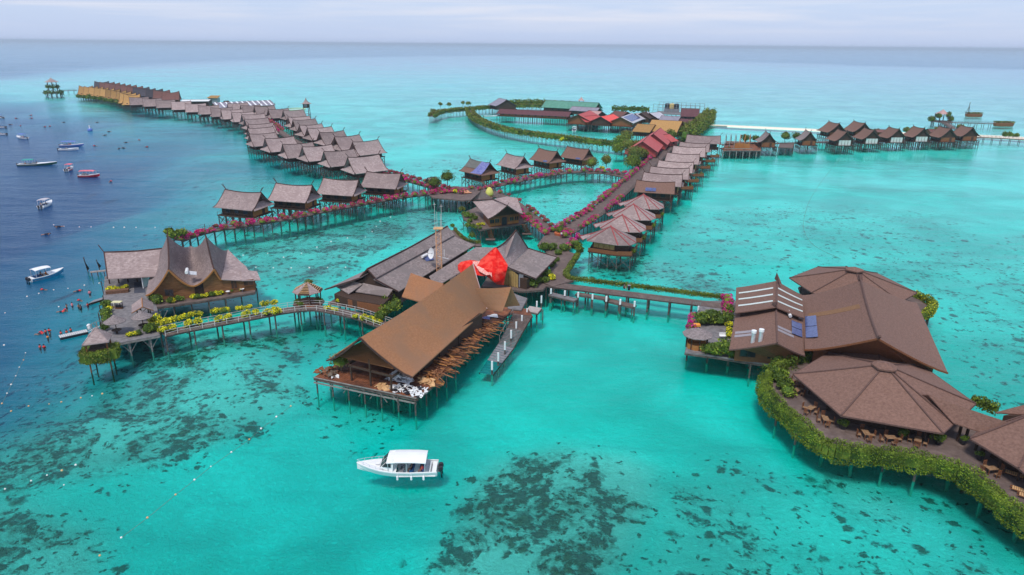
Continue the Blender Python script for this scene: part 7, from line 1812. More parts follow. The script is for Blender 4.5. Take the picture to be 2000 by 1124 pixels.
for i, (x, y) in enumerate([(1992, 962), (2006, 975), (1978, 930)]):
    q_ = P(x, y, 2.9); t = thing('deck_lounger', f'wooden slatted lounger at the right edge of the deck, {nth(i)} one', 'lounger', tuple(q_), .9, 'loungers at the right edge')
    mb = MB(); [mb.box((0, -.9 + .2 * k, .38), (.75, .16, .05)) for k in range(9)]; o = mb.build('slats', CARD, None, kind='stuff'); o.parent = t
    mb = MB(); mb.beam((-.36, -1, .32), (-.36, 1, .32), .08); mb.beam((.36, -1, .32), (.36, 1, .32), .08); mb.beam((-.36, -.9, 0), (-.36, -.9, .3), .08); mb.beam((.36, .9, 0), (.36, .9, .3), .08); o = mb.build('frame', WOOD, None); o.parent = t
mb = MB(); q_ = P(1360, 640, 2.9); t = thing('orange_cushion_table', 'low table with an orange cloth between the terrace shrubs', 'table', tuple(q_)); mb.box((q_.x, q_.y, 3.4), (1.2, .9, .35)); mb.build('cloth', ORANGEM, t); mb = MB(); mb.box((q_.x, q_.y, 3.05), (.9, .6, .3)); mb.build('base', WOOD, t)
t = thing('white_bench', 'small white bench on the complex terrace', 'bench', tuple(P(1411, 661, 2.9))); q_ = P(1411, 661, 2.9); mb = MB(); mb.box((q_.x, q_.y, 3.35), (1.1, .5, .08)); mb.build('seat', WHITE, t); mb = MB(); mb.box((q_.x, q_.y + .25, 3.6), (1.1, .07, .5)); mb.build('backrest', WHITE, t)
q_ = P(1228, 567, 2.9); t = thing('black_bin', 'black wheeled bin standing on the bridge', 'bin', tuple(q_)); mb = MB(); mb.lathe(q_, [(.3, 0), (.38, .9), (.4, .95)], 4, a0=PI / 4); mb.build('body', BLACKP, t); mb = MB(); mb.box(q_ + V((0, .05, 1.0)), (.62, .62, .1)); mb.build('lid', GREYP, t)
# ------------------------------------------------------------------ distant hamlet in the upper centre
def hb(label, A, B, zr, half, ze, zf, rm, wm, k=1.05, send=.04, name='hamlet_house', cat='house', piles=True, finial=0, pside=.86):
    a, b = P(*A, zr), P(*B, zr); d = (b - a); d.z = 0; d.normalize(); s_ = V((d.y, -d.x, 0))
    if s_.y > 0: s_ = -s_
    C, D = a + s_ * half, b + s_ * half; C.z = D.z = ze
    c = (a + b) / 2; t = thing(name, label, cat, (c.x, c.y, zf))
    g = gable_house(t, a, b, C, D, zf, rm, wm, k=k, sag=.05, t=.2, finial=finial, skirt=False, send=send, sside=pside, cap=.1)
    if piles:
        mb = MB(); n1 = max(2, int((b - a).length / 3.2))
        for i in range(n1 + 1):
            for j in (-.85, 0, .85):
                q = lerp(a, b, i / n1) + s_ * half * j; mb.beam((q.x, q.y, -2), (q.x, q.y, zf), .3)
        mb.build('piles', PILEG if rm in (GREENROOF,) else PILE, t, kind='stuff')
        mb = MB(); mb.prism([(C + (a - C) * .05)[:2], (D + (b - D) * .05)[:2], (b + (b - D) * .95)[:2], (a + (a - C) * .95)[:2]], zf - .3, zf); mb.build('floor_deck', WOODD, t)
    # windows along the front
    w = g['secs']; L0, L1 = w[0][0], w[1][0]
    if name != 'open_shed':
        n2 = max(1, int((L1 - L0).length / 4.5))
        for i in range(n2): wall_panel(t, 'window', (L0.x, L0.y, 0), (L1 - L0), (L1 - L0).length * (i + .5) / n2, zf + .8, 1.4, 1.1, GLASSD)
    return t, g
hb('very long low brown house on piles left of the red roofs', (976, 213), (1116, 219), 7.6, 6.0, 5.0, 3.4, MAROON, WOOD)
hb('long green-roofed hall at the back of the hamlet', (1066, 196), (1170, 201), 10.5, 8.0, 6.0, 3.4, GREENROOF, WOODD)
hb('grey-violet roofed pavilion beyond the farther walkway', (974, 192), (990, 195), 10.5, 9.0, 6.0, 3.4, PURP, WOODD, 1.3)
hb('low violet-grey roof in front of the green hall', (1118, 208), (1172, 211), 8.0, 6.0, 5.6, 3.4, PURP, WOODD)
hb('left red-roofed house of the hamlet', (1129, 224), (1152, 216), 9.2, 8.0, 5.4, 3.3, REDROOF, WOOD)
hb('pinkish-roofed house just behind the left red roofs', (1150, 216), (1176, 218), 8.2, 6.0, 5.6, 3.3, mat('faded_pink_roof', (.42, .24, .22), (.52, .32, .3), 1, .7), WOODD)
hb('second red-roofed house of the hamlet, overlapping the left one', (1130, 228), (1166, 226), 7.8, 7.0, 5.0, 3.3, REDROOF, WOOD)
hb('house with the vivid scarlet roof in the middle of the hamlet', (1173, 228), (1198, 223), 8.6, 7.0, 5.4, 3.3, BRED, WOODD)
t, g = hb('house with blue solar panels covering its pale roof', (1212, 229), (1234, 221), 8.8, 8.0, 5.4, 3.3, LGREY, WOOD)
for i in range(3):
    A_, B_, C_, D_ = g['A'], g['B'], g['C'], g['D']; mb = MB(); u0, u1 = .12 + .27 * i, .37 + .27 * i
    f4 = lambda u, s: profile(lerp(A_, B_, u), lerp(C_, D_, u), 1.05, s) + V((0, 0, .15))
    mb.slab([f4(u0, .12), f4(u1, .12), f4(u1, .8), f4(u0, .8)], .08); mb.build('solar_panel', SOLAR, t)
hb('dark brown gabled house right of the solar roof', (1252, 221), (1262, 218), 9, 6, 5.6, 3.3, WOODD, WOODD)
hb('pale metal roofed house at the back right of the hamlet', (1240, 222), (1268, 219), 8.6, 6, 5.4, 3.3, LGREY, WOODD)
hb('second pale metal roof beside the water tanks', (1268, 221), (1288, 219), 8.4, 7, 5.4, 3.3, LGREY, WOODD)
hb('dark violet roof below the tank platform', (1292, 226), (1330, 228), 8.0, 7, 5.4, 3.3, PURP, MAROON)
hb('brown roof at the back between scarlet and solar roofs', (1200, 217), (1226, 219), 8.2, 8, 5.4, 3.3, REDBR, WOODD)
hb('big amber-roofed house in the lower part of the hamlet', (1273, 234), (1333, 237), 10.5, 13, 5.6, 3.3, AMBER, WOOD, pside=.6)
hb('left amber-roofed lean-to of the hamlet', (1245, 242), (1280, 244), 8.6, 10.0, 5.4, 3.3, AMBER, WOODD)
hb('maroon house with tall roof at the right of the hamlet', (1331, 212), (1366, 213), 10.0, 10, 5.6, 3.3, MAROON, MAROON)
hb('low maroon house in front of the tall maroon roof', (1330, 232), (1362, 234), 7.6, 7, 5.4, 3.3, MAROON, MAROON)
# red house in the foreground of the hamlet: three roof planes
hb('red metal-roofed house nearest the straight boardwalk, upper part', (1276, 262), (1290, 250), 10.5, 7.0, 5.6, 3.4, REDROOF, REDROOF, 1.0)
hb('red metal-roofed house nearest the straight boardwalk, lower part', (1255, 277), (1268, 264), 10.0, 7.0, 5.6, 3.4, REDROOF, REDROOF, 1.0)
hb('low red roof at the foot of the hamlet among the trees', (1238, 286), (1256, 284), 7.4, 6.5, 5.2, 3.4, REDROOF, REDROOF, 1.0)
hb('small red-roofed porch above the grey villa row', (1292, 264), (1307, 262), 8.4, 6, 5.6, 3.4, REDROOF, REDROOF, 1.0)
hedge('tall_hedge', 'scrubby greenery between the long brown house and the green hall', [P(x, y, 3) for x, y in ((985, 207), (1010, 205), (1040, 204), (1075, 207), (1110, 210))], 4.6, 5, 4.4, 60, LEAFO, 1.0, kind2=LEAF, frac=.5, jitter=.6)
hedge('tall_hedge', 'dark scrub along the back of the hamlet, right of the solar roof', [P(x, y, 3) for x, y in ((1195, 215), (1230, 216), (1268, 217))], 4.2, 4, 3.4, 50, LEAFD, 1.0, jitter=.5)
# tank platform with screens
q_ = P(1300, 226, 3.3); tp = thing('tank_platform', 'high open platform with dark water tanks behind wire screens', 'platform', tuple(q_))
fa, fb_ = P(1275, 222, 3.3), P(1366, 226, 3.3)
mb = MB(); u_ = (fb_ - fa).normalized(); v_ = V((-u_.y, u_.x, 0)); L_ = (fb_ - fa).length
mb.prism([fa[:2], fb_[:2], (fb_ + v_ * 22)[:2], (fa + v_ * 22)[:2]], 2.9, 3.3); mb.build('deck', DECKG, tp)
mb = MB()
for i in range(11):
    for s__ in (0, 22): q_ = fa + u_ * (L_ * i / 10) + v_ * s__; mb.beam((q_.x, q_.y, -2), (q_.x, q_.y, 10), .22)
for s__ in (0, 22):
    for hh in (6, 8, 10): a_ = fa + v_ * s__; b_ = fb_ + v_ * s__; mb.beam((a_.x, a_.y, hh), (b_.x, b_.y, hh), .15)
mb.build('screen_frame', GREYP, tp)
for i, (f_, col) in enumerate([(.22, BLACKP), (.32, CARD), (.42, BLACKP)]):
    q_ = fa + u_ * L_ * f_ + v_ * 16; t = thing('water_tank', f'{["left black", "yellowish", "right black"][i]} water tank on the screened platform', 'water tank', (q_.x, q_.y, 6)); mb = MB(); mb.lathe((q_.x, q_.y, 6), [(1.9, 0), (2, .3), (2, 3), (1.4, 3.6), (.3, 3.7)], 12); mb.build('shell', mat('ochre_tank', (.5, .36, .12), (.6, .45, .18), 2, .6) if i == 1 else col, t, smooth=False); mb = MB(); mb.box((q_.x, q_.y, 4.6), (4, 4, 2.7)); mb.build('stand', GREYP, t)
# lantern tower on the green hall
q_ = P(1135, 206, 3.3); t = thing('lantern_tower', 'small square lookout tower with a pink pyramid roof behind the violet roof', 'tower', tuple(q_)); 
zt_ = z_at(1135, 190, q_.x, q_.y)
mb = MB(); [mb.beam((q_.x + sx * 1.5, q_.y + sy * 1.5, -2), (q_.x + sx * 1.5, q_.y + sy * 1.5, zt_ - 2.6), .3) for sx in (-1, 1) for sy in (-1, 1)]; mb.build('legs', GREYP, t, kind='stuff'); mb = MB(); mb.box((q_.x, q_.y, zt_ - 5), (3.4, 3.4, 2.2)); mb.build('cabin', LGREY, t)
mb = MB(); mb.lathe((q_.x, q_.y, zt_ - 2.7), [(3.4, 0), (1.6, 1.2), (.1, 2.8)], 4, a0=PI / 4); mb.build('roof', MATS['faded_pink_roof'], t)
# trees of the hamlet
for i, (x, y, h_, r_) in enumerate([(1213, 290, 8, 5), (1228, 300, 8, 4.6), (1240, 318, 8, 4.2), (1235, 335, 7, 3.8), (1222, 278, 7, 4.5), (1243, 300, 7, 3.6), (1205, 302, 6, 3.6), (1253, 312, 6, 3.2), (1282, 292, 5.5, 3.0), (1296, 280, 5.5, 3.2), (1310, 273, 6, 3.4), (1327, 268, 6, 3.6), (1270, 300, 5, 2.6), (1316, 262, 6, 3.2), (1332, 256, 6, 3.2)]):
    q_ = P(x, y, 2.2); tree(q_.x, q_.y, 2.2, h_ * 1.05, r_ * 1.15, f'bushy mangrove tree below the hamlet, {nth(i)} of the clump beside the boardwalk', LEAFO if i % 3 else LEAF, 'mangrove trees below the hamlet', 1300, .6, z0=-1.8, rzf=.85)
hedge('tall_hedge', 'long rounded row of mangrove bushes running right from the hamlet to the sandbar', [P(x, y, 3) for x, y in ((1338, 268), (1352, 258), (1368, 246), (1380, 236), (1387, 226))], 4.2, 6.5, 6.0, 190, LEAF, .85, kind2=LEAFO, frac=.5, jitter=.5)
# trees at middle right walkway
for i, (x, y, h_, r_) in enumerate([(1155, 334, 6.5, 3.0), (1184, 327, 6, 2.9)]):
    q_ = P(x, y, 3); tree(q_.x, q_.y, 2.9, h_ * .95, r_, f'round-crowned tree standing on the right end of the middle boardwalk, {["left", "right"][i]} one', LEAFO, 'round trees at the middle boardwalk', 1300, .42, rzf=1.0)
for i, (x, y, h_, r_, lf) in enumerate([(848, 372, 5.0, 2.7, LEAFD), (874, 364, 6.2, 3.4, LEAFD)]):
    q_ = P(x, y, 3); tree(q_.x, q_.y, 2.9, h_, r_, f'{["rounded", "spreading"][i]} dark green tree at the crossing, {["left", "right"][i]} one', lf, None, 2200, .34, name='small_tree', rzf=.85)
bush(*P(889, 378, 3), 'yellow', 'yellow-green spiky plant at the crossing right of the trees', 1.3)
bush(*P(1098, 277, 3), 'yellow', 'bright yellow bush on the near side of the distant curved boardwalk', 2.0)
bush(*P(1175, 332, 3), 'yellow', 'yellow bush between the two round trees of the middle boardwalk', 1.6)
t, g = hb('tiny grey-roofed hut beside the two trees at the crossing', (835, 348), (852, 346), 6.2, 2.0, 4.8, 3.1, GREY, WOODD, name='small_hut', cat='hut')
_, pe_ = walkway('boardwalk', 'boardwalk end linking the middle boardwalk to the mangrove trees', [(1145, 338), (1180, 338), (1220, 345), (1240, 348)], 2.9, 3.6, post=2.6, brace=True)
# white-roofed store and striped metal roof behind the grey rows
hb('long white flat-roofed store behind the outer villa row', (357, 195), (412, 194.6), 7.6, 9, 7.0, 3.3, WHITE, WOODD, 1.0)
t, g = hb('long grey metal shed with pale stripes behind the inner row', (414, 201), (528, 196), 9.0, 9, 6.0, 3.3, PURP, AMBER, 1.0)
for i in range(11):
    A_, B_, C_, D_ = g['A'], g['B'], g['C'], g['D']; u0 = .03 + i * .09; mb = MB(); f4 = lambda u, s: profile(lerp(A_, B_, u), lerp(C_, D_, u), 1.0, s) + V((0, 0, .12))
    mb.slab([f4(u0, 0), f4(u0 + .028, 0), f4(u0 + .028, .98), f4(u0, .98)], .05); mb.build('clear_strip', WHITE, t)
hb('small gabled hut beside the striped shed', (438, 197.5), (446, 197), 8.6, 5, 6.4, 3.3, WOODD, WOODD)
q_ = P(419, 199, 3.3); t = thing('tank_hut', 'little tower hut with a mustard flat roof behind the outer row', 'hut', tuple(q_)); zt_ = z_at(419, 189, q_.x, q_.y); mb = MB(); mb.box((q_.x, q_.y, (zt_ + 2) / 2), (7, 6, zt_ - 4)); mb.build('cabin', GREYP, t); mb = MB(); mb.slab([(q_.x - 4.5, q_.y - 4, zt_ - .8), (q_.x + 4.5, q_.y - 4, zt_ - .8), (q_.x + 4, q_.y + 4, zt_ + .6), (q_.x - 4, q_.y + 4, zt_ + .6)], .3); mb.build('roof', AMBER, t)
q_ = P(576, 214.5, 6.0); mb = MB()
for k in range(24):
    a_, b_ = 2 * PI * k / 24, 2 * PI * (k + 1) / 24; mb.beam((q_.x + 6.8 * math.cos(a_), q_.y + 9 * math.sin(a_), 6.2), (q_.x + 6.8 * math.cos(b_), q_.y + 9 * math.sin(b_), 6.2), .7)
t = thing('round_tank', 'round tank with a green and white rim behind the inner villa row', 'tank', tuple(q_)); mb.build('rim', mat('green_rim', (.35, .55, .35), (.5, .68, .45), 1, .6), t); mb = MB(); mb.lathe((q_.x, q_.y, 2), [(6.7, 0), (6.7, 3.4), (6.4, 3.6), (.1, 3.6)], 20, sy=1.3); mb.build('basin', mat('tank_water', (.5, .58, .5), (.6, .66, .58), 1, .3), t)
# bell-roofed watch tower
q_ = P(600, 228, 0); t = thing('watch_tower', 'slender watch tower with a bell-shaped roof behind the inner villa row', 'tower', tuple(q_))
zt_ = z_at(600, 191, q_.x, q_.y); h1 = zt_ / 37
mb = MB(); [mb.beam((q_.x + sx * 1.9, q_.y + sy * 1.9, -2), (q_.x + sx * 1.7, q_.y + sy * 1.7, zt_ * .47), .4) for sx in (-1, 1) for sy in (-1, 1)]
for hh in (.16, .3): [mb.beam((q_.x - 2.0, q_.y - 2, zt_ * hh), (q_.x + 2, q_.y - 2, zt_ * hh), .2)]
mb.build('legs', PILE, t, kind='stuff')
mb = MB(); mb.box((q_.x, q_.y, zt_ * .59), (3.8, 3.8, zt_ * .24)); mb.build('cabin', WOODD, t); mb = MB(); mb.box((q_.x, q_.y - 1.95, zt_ * .60), (2.2, .1, zt_ * .14)); mb.build('window', GREYP, t)
mb = MB(); mb.lathe((q_.x, q_.y, 0), [(4.6, zt_ * .68), (3.0, zt_ * .72), (1.6, zt_ * .79), (.8, zt_ * .88), (.15, zt_ * .99)], 4, a0=PI / 4); mb.build('bell_roof', GREY, t)
# sea gazebo at the far left tip
q_ = P(105, 182, 3); t = thing('sea_gazebo', 'two-storey gazebo wrapped in greenery at the far left tip', 'gazebo', tuple(q_)); zt_ = z_at(101, 152, q_.x, q_.y)
mb = MB(); mb.lathe((q_.x, q_.y, 0), [(8, 2.6), (8, 3.2)], 8); mb.build('floor', DECK, t)
mb = MB(); [mb.beam((q_.x + 6.5 * math.cos(k * PI / 5), q_.y + 6.5 * math.sin(k * PI / 5), -2), (q_.x + 6.5 * math.cos(k * PI / 5), q_.y + 6.5 * math.sin(k * PI / 5), 2.7), .4) for k in range(10)]; [mb.beam((q_.x + 4 * math.cos(k * PI / 3), q_.y + 4 * math.sin(k * PI / 3), 3), (q_.x + 4 * math.cos(k * PI / 3), q_.y + 4 * math.sin(k * PI / 3), zt_ - 3.5), .4) for k in range(6)]; mb.build('posts', WOODD, t, kind='stuff')
mb = MB(); mb.lathe((q_.x, q_.y, 0), [(6.2, zt_ - 4.0), (3, zt_ - 2.5), (.8, zt_ - .8), (.1, zt_)], 8); mb.build('roof', GREY, t); mb = MB(); mb.lathe((q_.x, q_.y, 0), [(4.6, 8.0), (4.6, 8.5)], 8); mb.build('upper_floor', WOOD, t)
for k_, (rr_, zz_, n_) in enumerate([(7.4, 3.6, 900), (4.8, 8.6, 500)]):
    rng = np.random.default_rng(k_ + 5); a_ = rng.uniform(0, 2 * PI, n_); p_ = np.stack([q_.x + rr_ * np.cos(a_) + rng.normal(size=n_) * .5, q_.y + rr_ * np.sin(a_) + rng.normal(size=n_) * .5, zz_ + rng.normal(size=n_) * .9], 1); v_, f_ = leaf_cloud(p_, 1.1, rng); np_mesh('greenery', v_, f_, [LEAFD], None, t)
walkway('boardwalk', 'thin footbridge on piles from the amber villas to the far left gazebo', [(122, 177.5), (135, 177), (150, 176.5)], 3.0, 3.0, post=5, rail=True)
# greenery and terraces along the amber villas' feet
for i, (x, y) in enumerate(gold):
    for j in range(1):
        q_ = P(x + 3, y + 21.5, 3.0); bush(q_.x, q_.y, 2.2, 'green', f'green bush at the foot of the amber-roofed villa, {nth(i)} from the far left tip', 3.0, 'green bushes below the amber villas')
# unfinished timber frame
fr = thing('unfinished_house', 'unfinished brown timber frame on piles just right of the pale grey villas', 'unfinished house', tuple(P(1440, 285, 3)))
platform(fr, [P(x, y, 3.0) for x, y in ((1412, 294), (1486, 294), (1484, 278), (1418, 276))], 3.0, DECKR, step=3.2, pm=PILEG, pr=.2)
for i in range(6):
    a_ = P(1414 + i * 9.5, 291, 3.2); b_ = P(1418 + i * 9.5, 279, 3.2); m1 = (a_ + b_) / 2; m1.z = 8.6
    mb = MB(); mb.beam(a_, a_ + V((0, 0, 2.6)), .3); mb.beam(b_, b_ + V((0, 0, 2.6)), .3); mb.beam(a_ + V((0, 0, 2.6)), m1, .26); mb.beam(b_ + V((0, 0, 2.6)), m1, .26); mb.build('truss', PILEG if i < 3 else WOODO, fr)
mb = MB(); a_, b_ = P(1414, 291, 5.8), P(1470, 291, 5.8); mb.beam(a_, b_, .25); a_, b_ = P(1418, 279, 5.8), P(1470, 279, 5.8); mb.beam(a_, b_, .25)
mb.build('top_plate', PILEG, fr)
mb = MB(); a_, b_ = P(1432, 290, 3), P(1464, 292, 3); mb.beam(a_ + V((0, 0, 1.3)), b_ + V((0, 0, 1.3)), .3, 2.6); mb.build('board_wall', WOODO, fr)
for i, (x, y, h_, r_) in enumerate([(1455, 280, 5.6, 2.9), (1474, 281, 5.2, 2.3), (1532, 278, 6.8, 3.8), (1553, 278, 6.2, 3.0)]):
    q_ = P(x, y, 3); tree(q_.x, q_.y, 2.6, h_, r_, f'round dark green tree on the far right walkway, {nth(i)} from the left', LEAFD, 'round trees on the far right walkway', 1000, .5, rzf=.9)
walkway('boardwalk', 'walkway on piles linking the separate villas on the right', [(1408, 283), (1480, 281), (1560, 279), (1630, 277), (1720, 276), (1800, 275), (1900, 270)], 3.0, 3.0, post=4.5, pm=PILE)
for i, (x, y) in enumerate([(1543, 286), (1412, 296)]): pass
t = thing('shrub_deck', 'low planted deck between the two grey steep-gabled villas', 'deck', tuple(P(1540, 285, 3))); platform(t, [P(x, y, 3) for x, y in ((1520, 288), (1548, 289), (1552, 280), (1524, 279))], 3, DECK, step=3, pr=.16)
walkway('boardwalk', 'walkway continuing right from the last villa over the sandbar', [(1905, 268), (1950, 270), (2000, 273), (2080, 277)], 2.6, 2.6, post=4.2, pm=PILE)
for i, (x, y, s_) in enumerate([(1700, 261, 2.4), (1712, 261, 2.2), (1770, 259, 2.4), (1782, 259, 2.4), (1830, 257, 2.2), (1880, 255, 2.6), (1872, 252, 2.2), (1962, 268, 2.2), (1972, 268, 2.6), (1985, 268, 2.0)]):
    bush(*P(x, y, 2.8), 'olive' if i < 7 else 'green', f'scrubby bush among the far right villas, {nth(i)} from the left', s_, 'bushes among the far right villas')
hb('low brown longhouse behind the glass-fronted villas', (1710, 253), (1740, 254), 6.0, 5, 5.0, 3.2, REDBR, WOOD)
hb('second low brown longhouse behind the glass-fronted villas', (1812, 252), (1850, 253), 6.4, 5, 5.0, 3.2, REDBR, WOOD)
# pier, gazebo and two rafts behind
walkway('pier', 'pier slanting back to the gazebo behind the far right villas', [(1862, 252), (1850, 243), (1838, 238)], 3.0, 4.0, post=4, cat='pier')
walkway('pier', 'thin pier on piles from the gazebo to the right-hand raft', [(1845, 239.5), (1880, 240), (1915, 241), (1940, 242)], 3.0, 2.6, post=4, cat='pier')
q_ = P(1838, 237, 3); t = thing('sea_gazebo', 'small pink-roofed gazebo among round trees at the end of the far pier', 'gazebo', tuple(q_)); zt_ = z_at(1838, 214, q_.x, q_.y)
mb = MB(); mb.lathe((q_.x, q_.y, 0), [(7, 2.5), (7, 3.0)], 8); mb.build('floor', DECK, t); mb = MB(); mb.lathe((q_.x, q_.y, 0), [(4.6, zt_ - 3), (2.0, zt_ - 1.5), (.1, zt_)], 4, a0=PI / 4); mb.build('roof', MATS['faded_pink_roof'], t)
mb = MB(); [mb.beam((q_.x + sx * 3, q_.y + sy * 3, -2), (q_.x + sx * 3, q_.y + sy * 3, zt_ - 2.8), .4) for sx in (-1, 1) for sy in (-1, 1)]; [mb.beam((q_.x + 6 * math.cos(k), q_.y + 6 * math.sin(k), -2), (q_.x + 6 * math.cos(k), q_.y + 6 * math.sin(k), 2.6), .35) for k in range(6)]; mb.build('posts', PILE, t, kind='stuff')
for i, (dx, dy, dz, r_) in enumerate([(-6.5, 0, 3, 3.3), (6, -1, 3, 3.2), (-3.5, -3, 5, 2.8), (3, -2, 5.6, 2.8)]): tree(q_.x + dx, q_.y + dy, dz - .6, 5, r_, f'round tree beside the far pink-roofed gazebo, {nth(i)} of four', LEAFD, 'round trees by the far gazebo', 500, .7, rzf=.95)
for i, (x, y, w__, m_) in enumerate([(1901, 229, 22, 1), (1959, 247.5, 26, 0)]):
    q_ = P(x, y, 0); w2 = w__ / (FPX / P(x, y).length) * .0 + (P(x + w__ * .75, y, 0) - P(x - w__ * .75, y, 0)).length / 2
    t = thing('old_raft', f'rusty brown raft far out to the right, {["farther one with a mast", "nearer one at the pier end"][i]}', 'raft', tuple(q_))
    mb = MB(); mb.lathe((q_.x, q_.y, 0), [(w2 * .92, .2), (w2, 2.2), (w2 * .9, 2.4), (w2 * .8, 2.0)], 12, sy=.45); mb.build('hull', WOOD, t); mb = MB(); mb.box((q_.x, q_.y, 2.4), (w2 * 1.2, w2 * .5, .5)); mb.build('deck_clutter', BARK, t)
    rng = np.random.default_rng(i); a_ = rng.uniform(-1, 1, 260); p_ = np.stack([q_.x + a_ * w2 * .85, q_.y + rng.uniform(-.35, .35, 260) * w2, 2.7 + rng.uniform(0, .8, 260)], 1); v_, f_ = leaf_cloud(p_, 1.0, rng); np_mesh('weeds', v_, f_, [LEAFO], None, t)
    if m_:
        mb = MB(); x0 = q_.x - w2 * .7; mb.beam((x0, q_.y, 2), (x0, q_.y, 11), .3); mb.beam((x0 - 2, q_.y, 2), (x0, q_.y, 8), .2); mb.beam((x0 + 2, q_.y, 2), (x0, q_.y, 8), .2); mb.build('mast', PILE, t)
# little square deck pockets behind the right row (planted terraces over the water)
for i, (A, B) in enumerate(rowR):
    q_ = P(B[0] + 8, B[1] + 26, 3.0); 
    t = thing('villa_terrace', f'dark planted terrace on the sea side of the grey row, {nth(i)} from the near end', 'terrace', (q_.x, q_.y, 3), 0, 'terraces of the grey villa row')
    mb = MB(); mb.box((0, 0, -.1), (4.2, 5.0, .25)); o = mb.build('deck', WOODD, None); o.parent = t
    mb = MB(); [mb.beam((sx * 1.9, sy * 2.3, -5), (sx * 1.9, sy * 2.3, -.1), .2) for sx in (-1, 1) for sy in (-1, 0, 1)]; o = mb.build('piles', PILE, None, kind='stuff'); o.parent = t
    mb = MB(); mb.box((2.05, 0, .5), (.1, 5.0, 1.0)); mb.box((0, -2.45, .5), (4.0, .1, 1.0)); o = mb.build('screen', WOOD, None); o.parent = t
    f = bpy.data.objects.new('plants', BUSH['green'][i % 4]); COL.objects.link(f); f.parent = t; f.location = (1.4, -1.4, .2); f.scale = (.8, .8, .9)
